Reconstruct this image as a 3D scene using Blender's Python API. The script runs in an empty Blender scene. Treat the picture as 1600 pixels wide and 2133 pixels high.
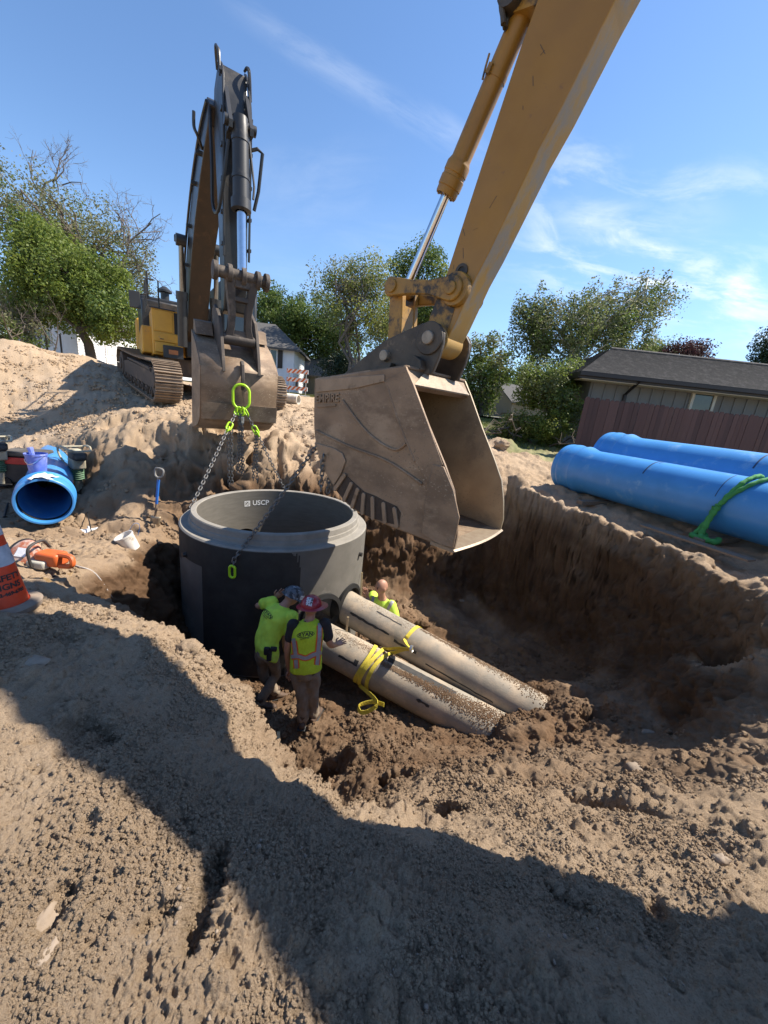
import bpy, bmesh, math, random
import numpy as np
from math import radians, sin, cos, pi
from mathutils import Vector, Matrix, noise as mnoise
from mathutils.bvhtree import BVHTree
rnd = random.Random(7)
rng = np.random.default_rng(11)
SC = bpy.context.scene
COL = SC.collection

# ------------------------------------------------------------------ camera
F, TILT, ROLL, CZ = 800.0, radians(15.5), radians(6.2), 0.95
FW = np.array([0, cos(TILT), -sin(TILT)])
UP0 = np.array([0, sin(TILT), cos(TILT)])
RT0 = np.array([1.0, 0, 0])
EX = cos(ROLL)*RT0 + sin(ROLL)*UP0
EY = -sin(ROLL)*RT0 + cos(ROLL)*UP0
CAM = np.array([0, 0, CZ])
cd = bpy.data.cameras.new('camera'); cam = bpy.data.objects.new('camera', cd); COL.objects.link(cam)
cd.sensor_fit = 'HORIZONTAL'; cd.sensor_width = 36; cd.lens = 18.0
cd.clip_start = 0.05; cd.clip_end = 3000
m = Matrix.Identity(4)
for i in range(3):
    m[i][0], m[i][1], m[i][2], m[i][3] = EX[i], EY[i], -FW[i], CAM[i]
cam.matrix_world = m
SC.camera = cam

def ray(x, y): return FW + EX*(x-800)/F - EY*(y-1066.5)/F
def atz(x, y, z):
    d = ray(x, y); return CAM + d*((z-CZ)/d[2])
def aty(x, y, Y):
    d = ray(x, y); return CAM + d*(Y/d[1])
def dep(x, y, D): return CAM + ray(x, y)*D

# ------------------------------------------------------------------ world and sun
SUN_EL, SUN_AZ = radians(50), radians(16)          # azimuth counted from +X towards +Y
S = Vector((cos(SUN_EL)*cos(SUN_AZ), cos(SUN_EL)*sin(SUN_AZ), sin(SUN_EL)))
W_ = bpy.data.worlds.new('World'); SC.world = W_; W_.use_nodes = True
nt = W_.node_tree; nt.nodes.clear()
def WN(t, **k):
    n = nt.nodes.new(t)
    for a, b in k.items(): setattr(n, a, b)
    return n
def wl(a, b): nt.links.new(a, b)
sky = WN('ShaderNodeTexSky'); sky.sky_type = 'NISHITA'; sky.sun_disc = False
sky.sun_elevation = SUN_EL; sky.sun_rotation = radians(90)-SUN_AZ
sky.air_density = 1.0; sky.dust_density = 0.15; sky.ozone_density = 1.6; sky.altitude = 100
tc = WN('ShaderNodeTexCoord')
def wmath(op, a, b=None, c=None, clamp=False):
    n = WN('ShaderNodeMath', operation=op, use_clamp=clamp)
    for i, v in enumerate((a, b, c)):
        if v is None: continue
        if isinstance(v, (int, float)): n.inputs[i].default_value = v
        else: wl(v, n.inputs[i])
    return n.outputs[0]
def wdot(v):
    n = WN('ShaderNodeVectorMath', operation='DOT_PRODUCT'); wl(tc.outputs['Generated'], n.inputs[0]); n.inputs[1].default_value = v
    return n.outputs['Value']
def wnoise(vec, scale, detail=6, rough=.6, dist=0.0):
    n = WN('ShaderNodeTexNoise'); n.inputs['Scale'].default_value = scale; n.inputs['Detail'].default_value = detail
    n.inputs['Roughness'].default_value = rough; n.inputs['Distortion'].default_value = dist; wl(vec, n.inputs['Vector']); return n.outputs['Fac']
def ramp(v, a, b): # smoothstep
    n = WN('ShaderNodeMapRange', interpolation_type='SMOOTHSTEP'); wl(v, n.inputs['Value']); n.inputs['From Min'].default_value = a; n.inputs['From Max'].default_value = b
    return n.outputs['Result']
def dirn(x, y):
    d = ray(x, y); return d/np.linalg.norm(d)
masks = []
def streak(p0, p1, halfw, end, scale, strength, stretch=5.0, lo=.45, hi=.75):
    """a cirrus streak along the great circle between two sky directions"""
    a, b = dirn(*p0), dirn(*p1); n_ = np.cross(a, b); n_ /= np.linalg.norm(n_); mid = (a+b); mid /= np.linalg.norm(mid); t_ = np.cross(n_, mid)
    half = math.acos(float(a@b))/2
    across, along, fwd = wdot(n_), wdot(t_), wdot(mid)
    cv = WN('ShaderNodeCombineXYZ'); wl(wmath('MULTIPLY', along, 1.0), cv.inputs[0]); wl(wmath('MULTIPLY', across, stretch), cv.inputs[1]); cv.inputs[2].default_value = scale
    warp = wmath('MULTIPLY', wmath('SUBTRACT', wnoise(cv.outputs[0], scale*.5, 3), .5), halfw*1.6)
    d = wmath('ABSOLUTE', wmath('ADD', across, warp))
    m1 = ramp(d, halfw, 0.0)
    m2 = ramp(wmath('ABSOLUTE', along), sin(half)+end, max(sin(half)-end, 0))
    m3 = ramp(fwd, 0.0, .3)
    n1 = ramp(wnoise(cv.outputs[0], scale, 7, .62, .4), lo, hi)
    masks.append(wmath('MULTIPLY', wmath('MULTIPLY', wmath('MULTIPLY', m1, m2), wmath('MULTIPLY', m3, n1)), strength))
streak((540, 40), (1010, 330), .030, .10, 7.0, .17, 4, .30, .68)
streak((1130, 470), (1700, 620), .16, .12, 5.5, .70, 2.5, .46, .72)
streak((1150, 560), (1700, 650), .09, .15, 8.0, .6, 4, .42, .70)
streak((1180, 440), (1420, 470), .05, .10, 7.0, .5, 3, .3, .7)
streak((500, 560), (900, 620), .16, .2, 5.0, .10, 4, .3, .8)
streak((1300, 700), (1700, 700), .10, .2, 5.0, .25, 4, .36, .8)
streak((540, 400), (760, 380), .10, .12, 6.0, .10, 3, .35, .8)
tot = masks[0]
for k in masks[1:]: tot = wmath('ADD', tot, k)
tot = wmath('MINIMUM', tot, .92)
mix = WN('ShaderNodeMix', data_type='RGBA'); wl(tot, mix.inputs['Factor'])
hs = WN('ShaderNodeHueSaturation'); hs.inputs['Saturation'].default_value = 1.12; hs.inputs['Value'].default_value = 1.0
wl(sky.outputs[0], hs.inputs['Color'])
tint = WN('ShaderNodeMix', data_type='RGBA', blend_type='MULTIPLY'); tint.inputs['Factor'].default_value = 1.0
wl(hs.outputs[0], tint.inputs['A']); tint.inputs['B'].default_value = (1.0, 1.0, 1.04, 1)
hz = wdot((0, 0, 1)); hm = ramp(hz, .34, -.02)      # the paler, hazier band above the roofs
hmix = WN('ShaderNodeMix', data_type='RGBA', blend_type='MULTIPLY'); wl(hm, hmix.inputs['Factor']); wl(tint.outputs['Result'], hmix.inputs['A']); hmix.inputs['B'].default_value = (.66, .74, .84, 1)
wl(hmix.outputs['Result'], mix.inputs['A']); mix.inputs['B'].default_value = (5.6, 5.9, 6.3, 1)
bg = WN('ShaderNodeBackground'); bg.inputs['Strength'].default_value = 0.108
wl(mix.outputs['Result'], bg.inputs['Color'])
wo = WN('ShaderNodeOutputWorld'); wl(bg.outputs[0], wo.inputs[0])

sd = bpy.data.lights.new('sun', 'SUN'); sd.energy = 5.0; sd.angle = radians(.53); sd.color = (1.0, .92, .80)
sun = bpy.data.objects.new('sun', sd); COL.objects.link(sun)
sun.rotation_euler = S.to_track_quat('Z', 'Y').to_euler(); sun.location = (8, 2, 12)
SC.view_settings.view_transform = 'Standard'; SC.view_settings.look = 'None'
SC.view_settings.exposure = 1.0; SC.view_settings.gamma = 1.0; SC.view_settings.use_curve_mapping = False

# ------------------------------------------------------------------ materials
def mat(name, c1, c2=None, scale=8, rough=.7, metal=0.0, bump=0.0, bscale=60, c3=None, s3=2.5, lo3=.55, hi3=.68, lo=.35, hi=.65, spec=.5, detail=6, stretch=None, rvar=0.0, coat=0.0, scratch=None):
    """two colours mixed by noise, a third in patches (wear, dirt, rust), fine bump"""
    M = bpy.data.materials.new(name); M.use_nodes = True
    t = M.node_tree; b = t.nodes['Principled BSDF']; L = t.links.new
    b.inputs['Roughness'].default_value = rough; b.inputs['Metallic'].default_value = metal
    b.inputs['Specular IOR Level'].default_value = spec
    if coat: b.inputs['Coat Weight'].default_value = coat
    co = t.nodes.new('ShaderNodeTexCoord'); v = co.outputs['Object']
    if stretch:
        mp = t.nodes.new('ShaderNodeMapping'); mp.inputs['Scale'].default_value = stretch; L(v, mp.inputs[0]); v = mp.outputs[0]
    def nz(sc, d=6, r=.6):
        n = t.nodes.new('ShaderNodeTexNoise'); n.inputs['Scale'].default_value = sc; n.inputs['Detail'].default_value = d; n.inputs['Roughness'].default_value = r; L(v, n.inputs['Vector']); return n.outputs['Fac']
    def rp(f, a, bb):
        n = t.nodes.new('ShaderNodeMapRange'); L(f, n.inputs['Value']); n.inputs['From Min'].default_value = a; n.inputs['From Max'].default_value = bb; return n.outputs['Result']
    def mx(f, A, B):
        n = t.nodes.new('ShaderNodeMix'); n.data_type = 'RGBA'; L(f, n.inputs['Factor'])
        for s_, x in (('A', A), ('B', B)):
            if isinstance(x, tuple): n.inputs[s_].default_value = (*x, 1)
            else: L(x, n.inputs[s_])
        return n.outputs['Result']
    c2 = c2 or tuple(x*.8 for x in c1)
    col = mx(rp(nz(scale, detail), lo, hi), c1, c2)
    if c3:
        f3 = rp(nz(s3, 8, .68), lo3, hi3); col = mx(f3, col, c3)
    if scratch:                                              # fine drag marks in two directions
        for k, (rot, sc_) in enumerate((((.3, .5, .2), (2, 60, 60)), ((.2, -.7, .6), (60, 2.5, 50)))):
            mp = t.nodes.new('ShaderNodeMapping'); mp.inputs['Rotation'].default_value = rot; mp.inputs['Scale'].default_value = sc_; L(co.outputs['Object'], mp.inputs[0])
            n = t.nodes.new('ShaderNodeTexNoise'); n.inputs['Scale'].default_value = 1.0; n.inputs['Detail'].default_value = 3; L(mp.outputs[0], n.inputs['Vector']); g = nz(1.3+k, 4)
            mm = t.nodes.new('ShaderNodeMath'); mm.operation = 'MULTIPLY'; L(rp(n.outputs['Fac'], .60, .68), mm.inputs[0]); L(rp(g, .42, .62), mm.inputs[1]); col = mx(mm.outputs[0], col, scratch if k == 0 else tuple(x*.35 for x in scratch))
    L(col, b.inputs['Base Color'])
    if rvar:
        n = t.nodes.new('ShaderNodeMapRange'); L(nz(scale*.7), n.inputs['Value']); n.inputs['From Min'].default_value = .3; n.inputs['From Max'].default_value = .7
        n.inputs['To Min'].default_value = max(rough-rvar, .03); n.inputs['To Max'].default_value = min(rough+rvar, 1); L(n.outputs[0], b.inputs['Roughness'])
    if bump:
        bn = t.nodes.new('ShaderNodeBump'); bn.inputs['Strength'].default_value = bump; bn.inputs['Distance'].default_value = .01
        L(nz(bscale, 5, .65), bn.inputs['Height']); L(bn.outputs[0], b.inputs['Normal'])
    return M

# ------------------------------------------------------------------ mesh builder
class MB:
    def __init__(s): s.v, s.f, s.mi = [], [], []
    def add(s, vs, fs, mi=0):
        o = len(s.v); s.v += [tuple(map(float, p)) for p in vs]; s.f += [tuple(i+o for i in f) for f in fs]; s.mi += [mi]*len(fs); return s
    def box(s, c, size, ax=None, mi=0):
        ax = ax or (Vector((1, 0, 0)), Vector((0, 1, 0)), Vector((0, 0, 1)))
        c = Vector(c); a, b, d = (Vector(ax[i])*(size[i]/2) for i in range(3))
        vs = [c+a*i+b*j+d*k for k in (-1, 1) for j in (-1, 1) for i in (-1, 1)]
        return s.add(vs, [(0, 2, 3, 1), (4, 5, 7, 6), (0, 1, 5, 4), (2, 6, 7, 3), (0, 4, 6, 2), (1, 3, 7, 5)], mi)
    def cyl(s, p0, p1, r0, r1=None, n=20, caps=True, mi=0):
        r1 = r0 if r1 is None else r1
        p0, p1 = Vector(p0), Vector(p1); d = (p1-p0).normalized(); u = d.orthogonal().normalized(); w = d.cross(u)
        vs = []
        for p, r in ((p0, r0), (p1, r1)):
            vs += [p+(u*cos(2*pi*i/n)+w*sin(2*pi*i/n))*r for i in range(n)]
        fs = [(i, (i+1) % n, n+(i+1) % n, n+i) for i in range(n)]
        if caps: fs += [tuple(range(n-1, -1, -1)), tuple(range(n, 2*n))]
        return s.add(vs, fs, mi)
    def tube(s, path, r, n=8, caps=True, mi=0):
        P = [Vector(p) for p in path]; k = len(P); R = r if hasattr(r, '__len__') else [r]*k
        t0 = (P[1]-P[0]).normalized(); u = t0.orthogonal().normalized(); vs = []
        for i in range(k):
            t = (P[min(i+1, k-1)]-P[max(i-1, 0)]).normalized()
            u = (u-t*u.dot(t)).normalized(); w = t.cross(u)
            vs += [P[i]+(u*cos(2*pi*j/n)+w*sin(2*pi*j/n))*R[i] for j in range(n)]
        fs = [(i*n+j, i*n+(j+1) % n, (i+1)*n+(j+1) % n, (i+1)*n+j) for i in range(k-1) for j in range(n)]
        if caps: fs += [tuple(range(n-1, -1, -1)), tuple(range((k-1)*n, k*n))]
        return s.add(vs, fs, mi)
    def ribbon(s, path, nrm, width, th, mi=0):
        """flat strap: path points, per-point across vectors"""
        P = [Vector(p) for p in path]; k = len(P); vs = []
        for i in range(k):
            t = (P[min(i+1, k-1)]-P[max(i-1, 0)]).normalized(); a = Vector(nrm[i] if isinstance(nrm, list) else nrm); a = (a-t*a.dot(t)).normalized(); n_ = t.cross(a)
            a *= width/2; n_ *= th/2
            vs += [P[i]-a-n_, P[i]+a-n_, P[i]+a+n_, P[i]-a+n_]
        fs = [(i*4+j, i*4+(j+1) % 4, (i+1)*4+(j+1) % 4, (i+1)*4+j) for i in range(k-1) for j in range(4)]
        fs += [(3, 2, 1, 0), tuple((k-1)*4+j for j in range(4))]
        return s.add(vs, fs, mi)
    def lathe(s, prof, c, ax=None, n=32, mi=0, closed=False, a0=0, a1=2*pi):
        """profile [(r, h)] turned about axis ax through c"""
        d = Vector(ax or (0, 0, 1)).normalized(); u = d.orthogonal().normalized() if ax else Vector((1, 0, 0)); w = d.cross(u); c = Vector(c)
        full = abs(a1-a0-2*pi) < 1e-6; m_ = n if full else n+1; k = len(prof); vs = []
        for i in range(m_):
            a = a0+(a1-a0)*i/n; e = u*cos(a)+w*sin(a)
            vs += [c+e*r+d*h for r, h in prof]
        fs = []; kk = k if closed else k-1
        for i in range(n):
            j = (i+1) % m_
            for q in range(kk): fs.append((i*k+q, j*k+q, j*k+(q+1) % k, i*k+(q+1) % k))
        return s.add(vs, fs, mi)
    def prism(s, poly, fr, o0, o1, mi=0, o0f=None, o1f=None):
        """polygon of (s, z) in a frame fr=(origin, h, W) extruded along W from o0 to o1"""
        n = len(poly); vs = [fr(a, o0f(a, b) if o0f else o0, b) for a, b in poly]+[fr(a, o1f(a, b) if o1f else o1, b) for a, b in poly]
        fs = [(i, (i+1) % n, n+(i+1) % n, n+i) for i in range(n)]+[tuple(range(n-1, -1, -1)), tuple(range(n, 2*n))]
        return s.add(vs, fs, mi)
    def sphere(s, c, r, n=12, m_=8, mi=0, sc=(1, 1, 1), M3=None):
        c = Vector(c); vs = []; R = M3 or Matrix.Identity(3)
        pt = lambda th, ph: c+R @ Vector((r*sc[0]*sin(th)*cos(ph), r*sc[1]*sin(th)*sin(ph), r*sc[2]*cos(th)))
        vs.append(pt(0, 0))
        for i in range(1, m_):
            for j in range(n): vs.append(pt(pi*i/m_, 2*pi*j/n))
        vs.append(pt(pi, 0)); fs = [(0, 1+j, 1+(j+1) % n) for j in range(n)]
        for i in range(m_-2):
            for j in range(n): fs.append((1+i*n+j, 1+(i+1)*n+j, 1+(i+1)*n+(j+1) % n, 1+i*n+(j+1) % n))
        e = len(vs)-1; b = 1+(m_-2)*n
        fs += [(e, b+(j+1) % n, b+j) for j in range(n)]
        return s.add(vs, fs, mi)
    def mesh(s, name, fix=True):
        me = bpy.data.meshes.new(name); me.from_pydata(s.v, [], s.f); me.polygons.foreach_set('material_index', s.mi); me.update()
        if fix:
            b = bmesh.new(); b.from_mesh(me); bmesh.ops.recalc_face_normals(b, faces=b.faces); b.to_mesh(me); b.free()
        return me
    def build(s, name, m, parent=None, smooth=40, bevel=0, fix=True, solid=0, subsurf=0):
        me = s.mesh(name, fix); return link(name, me, m, parent, smooth, bevel, solid, subsurf)

def link(name, me, m, parent=None, smooth=40, bevel=0, solid=0, subsurf=0):
    for x in (m if isinstance(m, (list, tuple)) else [m]): me.materials.append(x)
    if smooth: me.shade_smooth(); me.set_sharp_from_angle(angle=radians(smooth))
    o = bpy.data.objects.new(name, me); COL.objects.link(o)
    if parent: attach(o, parent)
    if solid:
        q = o.modifiers.new('thickness', 'SOLIDIFY'); q.thickness = abs(solid); q.offset = -1 if solid > 0 else 1
    if subsurf:
        q = o.modifiers.new('smooth', 'SUBSURF'); q.levels = q.render_levels = subsurf
    if bevel:
        q = o.modifiers.new('edges', 'BEVEL'); q.width = bevel; q.segments = 2; q.limit_method = 'ANGLE'; q.angle_limit = radians(35)
    return o
def wmat(o):
    M_ = o.matrix_basis.copy()
    if o.parent: M_ = wmat(o.parent) @ o.matrix_parent_inverse @ M_
    return M_
def attach(o, p): o.parent = p; o.matrix_parent_inverse = wmat(p).inverted()
def tag(o, label=None, cat=None, group=None, kind=None):
    if label: o['label'] = label
    if cat: o['category'] = cat
    if group: o['group'] = group
    if kind: o['kind'] = kind
    return o
def thing(name, loc, label, cat, group=None):
    o = bpy.data.objects.new(name, None); COL.objects.link(o); o.location = Vector(loc); o.empty_display_size = .2
    return tag(o, label, cat, group)
def inst(name, me, parent, M_):
    o = bpy.data.objects.new(name, me); COL.objects.link(o); o.matrix_basis = M_
    if parent: attach(o, parent)
    return o
def spline(pts, n=8, closed=False):
    P = [np.array(p, float) for p in pts]; k = len(P); out = []
    rngk = range(k if closed else k-1)
    for i in rngk:
        p0, p1, p2, p3 = (P[(i+j) % k] if closed else P[min(max(i+j, 0), k-1)] for j in (-1, 0, 1, 2))
        for q in range(n):
            t = q/n; out.append(.5*((2*p1)+(-p0+p2)*t+(2*p0-5*p1+4*p2-p3)*t*t+(-p0+3*p1-3*p2+p3)*t**3))
    if not closed: out.append(P[-1])
    return out
def frame(o, h, w):
    o, h, w = Vector(o), Vector(h).normalized(), Vector(w).normalized()
    return lambda a, b, c: o+h*a+w*b+Vector((0, 0, 1))*c
def text_mesh(txt, size, extrude=0.0, bold=0.0):
    cu = bpy.data.curves.new('txt', 'FONT'); cu.body = txt; cu.size = size; cu.extrude = extrude; cu.offset = bold; cu.align_x = 'CENTER'; cu.align_y = 'CENTER'; cu.resolution_u = 3
    o = bpy.data.objects.new('txt', cu); COL.objects.link(o)
    dg = bpy.context.evaluated_depsgraph_get(); me = bpy.data.meshes.new_from_object(o.evaluated_get(dg))
    bpy.data.objects.remove(o); bpy.data.curves.remove(cu)
    return me
def evaluated(o, name):
    dg = bpy.context.evaluated_depsgraph_get(); me = bpy.data.meshes.new_from_object(o.evaluated_get(dg)); me.name = name; return me
# ------------------------------------------------------------------ ground
def vnoise(x, y, seed=0):
    """2-D gradient noise, about -1..1"""
    xi = np.floor(x).astype(np.int64); yi = np.floor(y).astype(np.int64); xf = x-xi; yf = y-yi
    def h(i, j):
        n = (i*374761393+j*668265263+seed*1442695041) & 0xffffffff
        n = ((n ^ (n >> 13))*1274126177) & 0xffffffff; n = n ^ (n >> 16)
        a = (n & 0xffff)/65536.0*2*pi; return np.cos(a), np.sin(a)
    u = xf*xf*xf*(xf*(xf*6-15)+10); v = yf*yf*yf*(yf*(yf*6-15)+10)
    def g(i, j, dx, dy):
        c, s_ = h(i, j); return c*dx+s_*dy
    a = g(xi, yi, xf, yf); b = g(xi+1, yi, xf-1, yf); c = g(xi, yi+1, xf, yf-1); d = g(xi+1, yi+1, xf-1, yf-1)
    return (a+(b-a)*u+(c-a)*v+(a-b-c+d)*u*v)*1.5
def fbm(x, y, f, octs=4, gain=.5, seed=0, ridged=False):
    o = 0; a = 1.0
    for i in range(octs):
        n = vnoise(x*f, y*f, seed+i*17)
        o = o+a*((1-2*np.abs(n)) if ridged else n); f *= 2.03; a *= gain
    return o
def clods(x, y, cell, seed, dens=1.0):
    """rounded lumps of varying size, one per cell"""
    x = x/cell; y = y/cell; xi = np.floor(x).astype(np.int64); yi = np.floor(y).astype(np.int64); out = np.zeros_like(x)
    for di in (-1, 0, 1):
        for dj in (-1, 0, 1):
            i, j = xi+di, yi+dj
            n = (i*374761393+j*668265263+seed*974634871) & 0xffffffff; n = ((n ^ (n >> 13))*1274126177) & 0xffffffff; n = n ^ (n >> 16)
            n2 = (n*2246822519+3266489917) & 0xffffffff; n2 = n2 ^ (n2 >> 15)
            px_ = i+(n & 0xfff)/4096.0; py_ = j+((n >> 12) & 0xfff)/4096.0; r = .25+.45*(n2 & 0xff)/255.0; on = ((n2 >> 8) & 0xff)/255.0 < dens
            d2 = ((x-px_)**2+(y-py_)**2)/(r*r)
            out = np.maximum(out, np.where(on, np.clip(1-d2, 0, 1)**.85*r, 0))
    return out*cell
CP = []
def G(x, y, z): p = atz(x, y, z); CP.append((p[0], p[1], z))
def Wp(x, y, z): CP.append((x, y, z))
# foreground spoil bank the photographer stands on
for a in ((800, 2133, -.6), (0, 2133, -.58), (1600, 2133, -.62), (430, 1830, -.56), (0, 1700, -.55), (800, 1900, -.62), (1200, 2000, -.64), (1600, 1950, -.75), (0, 1450, -.57), (0, 1320, -.62), (60, 1245, -.72), (110, 1250, -.78),
          (200, 1290, -.82), (270, 1600, -.62), (200, 1450, -.66), (330, 1312, -.98), (430, 1392, -.98), (480, 1472, -.98), (560, 1602, -.94), (640, 1662, -.92), (760, 1735, -.93), (350, 1450, -.8), (420, 1560, -.8), (560, 1720, -.74)): G(*a)
for a in ((0, 0, -.62), (-1.5, 0, -.52), (1.6, 0, -.6), (0, -3, -.35), (-3, -1, -.3), (3.2, -2, -.35), (4.6, -.3, -.35), (-6, -4, 0), (6, -6, -.1), (-3.6, 1.2, -.55), (-5, 2.2, -.75), (-7, 2, -.5)): Wp(*a)
# steep hidden back of that bank and the pit floor
for a in ((-1.15, 2.75, -1.6), (-1.2, 3.25, -3.0), (-.72, 2.5, -1.9), (-.7, 2.85, -2.9), (-.3, 2.05, -1.7), (-.15, 2.5, -2.6), (-1.9, 3.3, -1.7), (-2.0, 3.8, -2.9), (-2.7, 3.9, -2.6), (.25, 1.85, -1.7)): Wp(*a)
for a in ((-1.0, 4.0, -3.04), (-.62, 3.87, -3.0), (-.9, 4.25, -3.04), (-1.6, 4.5, -3.1), (-.2, 4.3, -3.06), (.4, 4.6, -3.1), (.3, 5.6, -3.05), (-1.8, 6.3, -3.14), (-.3, 6.8, -3.1), (-1.8, 4.6, -3.12), (-2.6, 4.9, -3.05), (-3.2, 6.0, -3.0), (-2.6, 7.7, -2.9), (-1.2, 7.9, -3.0), (.6, 5.0, -3.1), (1.0, 5.3, -3.05), (1.1, 4.4, -3.08), (1.6, 4.75, -3.05)): Wp(*a)
# slope on the right running down to the pipes
for a in ((700, 1560, -2.95), (760, 1590, -2.55), (850, 1560, -2.85), (880, 1640, -1.85), (1000, 1570, -2.6), (1000, 1650, -1.65), (1100, 1560, -2.5), (1145, 1512, -2.60), (1110, 1528, -2.62), (1060, 1535, -2.62), (1010, 1540, -2.72), (1180, 1500, -2.5), (1200, 1470, -2.5), (1200, 1600, -2.0), (880, 1720, -1.05), (1000, 1760, -1.05), (1200, 1780, -1.05), (1200, 1880, -.8),
          (1330, 1610, -1.75), (1400, 1500, -1.95), (1480, 1450, -1.8), (1400, 1720, -1.2), (1600, 1480, -1.3), (1600, 1600, -1.15), (1600, 1760, -.95), (1450, 1850, -.88), (1300, 1440, -2.2), (1500, 1600, -1.5)): G(*a)
# right wall: lip and foot, then the ground under the blue pipes
LIP0 = [(*atz(a, b, c), f) for a, b, c, f in ((1700, 1310, -.6, -1.2), (1600, 1262, -.65, -1.5), (1450, 1195, -.75, -2.1), (1300, 1132, -.78, -2.5), (1180, 1085, -.78, -2.75), (1100, 1058, -.75, -2.95), (1062, 1036, -.7, -2.95))]
LIP = spline(LIP0, 4)
for i, p in enumerate(LIP):
    q = LIP[min(i+1, len(LIP)-1)]-LIP[max(i-1, 0)]; n_ = np.array([-q[1], q[0]]); n_ /= np.linalg.norm(n_); n_ = n_ if n_[0] < 0 else -n_
    Wp(p[0], p[1], p[2]); Wp(p[0]-n_[0]*.3, p[1]-n_[1]*.3, p[2]-.02)
    fz = p[3]
    Wp(p[0]+n_[0]*.13, p[1]+n_[1]*.13, p[2]*.4+fz*.6); Wp(p[0]+n_[0]*.36, p[1]+n_[1]*.36, fz)
for a in ((.9, 7.5, -2.9), (1.2, 8.4, -1.5), (1.5, 9.2, -.4), (2.3, 9.2, -.6), (2.2, 8.6, -2.3), (1.6, 7.0, -3.0), (2.6, 6.2, -2.9), (.5, 8.4, -1.0), (.2, 7.9, -2.2), (.4, 9.0, -.1), (-.6, 8.9, -.9), (-.6, 9.7, 0.0)): Wp(*a)
for a in ((1200, 1062, -.6), (1330, 1105, -.6), (1470, 1160, -.58), (1600, 1215, -.55), (1150, 1030, -.55), (1100, 1000, -.42)): G(*a)
for a in ((4.2, 9.4, -.5), (5.2, 7.4, -.52), (6.2, 6.0, -.5), (7.5, 6.5, -.45), (6, 9, -.4), (5, 10.6, -.2), (3.2, 10.8, -.05), (6, 11.8, .0), (11, 11.8, .05), (8, 4, -.45), (10, 7, -.25), (3, 12.4, .12), (7, 1.5, -.4), (5, 3, -.5)): Wp(*a)
# far wall below the second excavator
for a in ((640, 905, .0), (590, 895, .0), (520, 893, .0), (440, 893, .0), (370, 880, .02), (300, 872, .04), (245, 858, .1), (195, 900, -.35)): G(*a)
for a in ((650, 985, -.75), (600, 985, -.8), (540, 1000, -.95), (470, 1000, -1.0), (400, 960, -.7), (390, 1040, -1.4), (330, 1000, -1.05), (330, 1075, -1.6), (250, 960, -.75), (225, 1000, -1.1), (300, 1060, -1.5)): G(*a)
for a in ((-1.2, 8.1, -2.2), (-2.6, 8.0, -2.1), (-3.5, 7.5, -2.2)): Wp(*a)
# side trench on the left
for a in ((95, 1100, -1.72), (170, 1085, -1.7), (230, 1075, -1.62), (290, 1120, -1.58), (270, 1150, -1.6), (200, 1130, -1.72), (110, 1130, -1.68), (100, 1180, -1.35), (40, 1160, -1.1), (200, 1200, -1.4), (290, 1185, -1.6), (130, 1225, -1.0), (215, 1250, -1.2), (340, 1130, -1.75), (20, 1050, -1.7), (150, 1040, -1.72)): G(*a)
for a in ((-2.85, 4.75, -2.7), (-3.45, 5.6, -2.3), (-7, 6.5, -1.75), (-9, 7, -1.3), (-8.5, 4.5, -.9)): Wp(*a)
# slope and mounds behind the left trench
for x_, y_, d_ in ((100, 950, 8.8), (20, 950, 8.8), (165, 925, 8.9), (100, 890, 10.2), (0, 890, 10), (100, 840, 11.2), (0, 830, 11.2), (180, 800, 12.5), (100, 780, 12.5)): Wp(*dep(x_, y_, d_))
for p, d, z in (((0, 706), 13, None), ((60, 717), 13.5, None), ((110, 738), 14, None), ((180, 742), 15, None), ((215, 756), 16, None)):
    q = dep(*p, d); Wp(*q)
    q2 = q.copy(); Wp(q2[0]*1.25, q2[1]*1.25, 1.1)
for a in ((-6.8, 11.6, .36), (-3.7, 12.3, .38), (-5, 10.6, .22), (-2, 11, .2), (-9, 13.2, .55), (-12.5, 17.8, .8), (-8, 16, .75), (-4, 16, .6), (0, 13, .2), (-1, 18, .7), (0, 24, .95), (6, 16, .3), (4, 20, .55), (10, 20, .6), (20, 14, .3), (20, 30, .9), (-16, 12, 1.2), (-22, 20, 1.1), (-12, 26, 1.05), (-25, 35, 1.1), (0, 40, 1.0), (25, 50, 1.0), (-50, 60, 1.2), (60, 60, 1.0), (0, 90, 1.1), (60, 0, .2), (-60, 0, .6), (0, -60, 0), (-20, -5, .3), (20, -8, 0), (-90, 90, 1.2), (90, 90, 1.1)): Wp(*a)
CP = np.array(CP); KC = .07
def _k(d2): return -np.sqrt(d2+KC*KC)
_n = len(CP); _A = np.zeros((_n+3, _n+3)); _d = CP[:, None, :2]-CP[None, :, :2]
_A[:_n, :_n] = _k((_d**2).sum(-1))+np.eye(_n)*.004; _A[:_n, _n] = 1; _A[:_n, _n+1:] = CP[:, :2]; _A[_n, :_n] = 1; _A[_n+1:, :_n] = CP[:, :2].T
_w = np.linalg.solve(_A, np.concatenate([CP[:, 2], np.zeros(3)]))
def base_h(x, y):
    x = np.atleast_1d(np.asarray(x, float)); y = np.atleast_1d(np.asarray(y, float)); out = np.zeros(x.shape); xf, yf, of = x.ravel(), y.ravel(), out.ravel()
    for i in range(0, len(xf), 40000):
        a, b = xf[i:i+40000], yf[i:i+40000]
        k = _k((a[:, None]-CP[None, :, 0])**2+(b[:, None]-CP[None, :, 1])**2)
        of[i:i+40000] = k @ _w[:_n]+_w[_n]+a*_w[_n+1]+b*_w[_n+2]
    h = of.reshape(x.shape)
    r = np.hypot(x, y); far = np.clip((r-70)/40, 0, 1); return h*(1-far)+1.1*far
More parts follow.
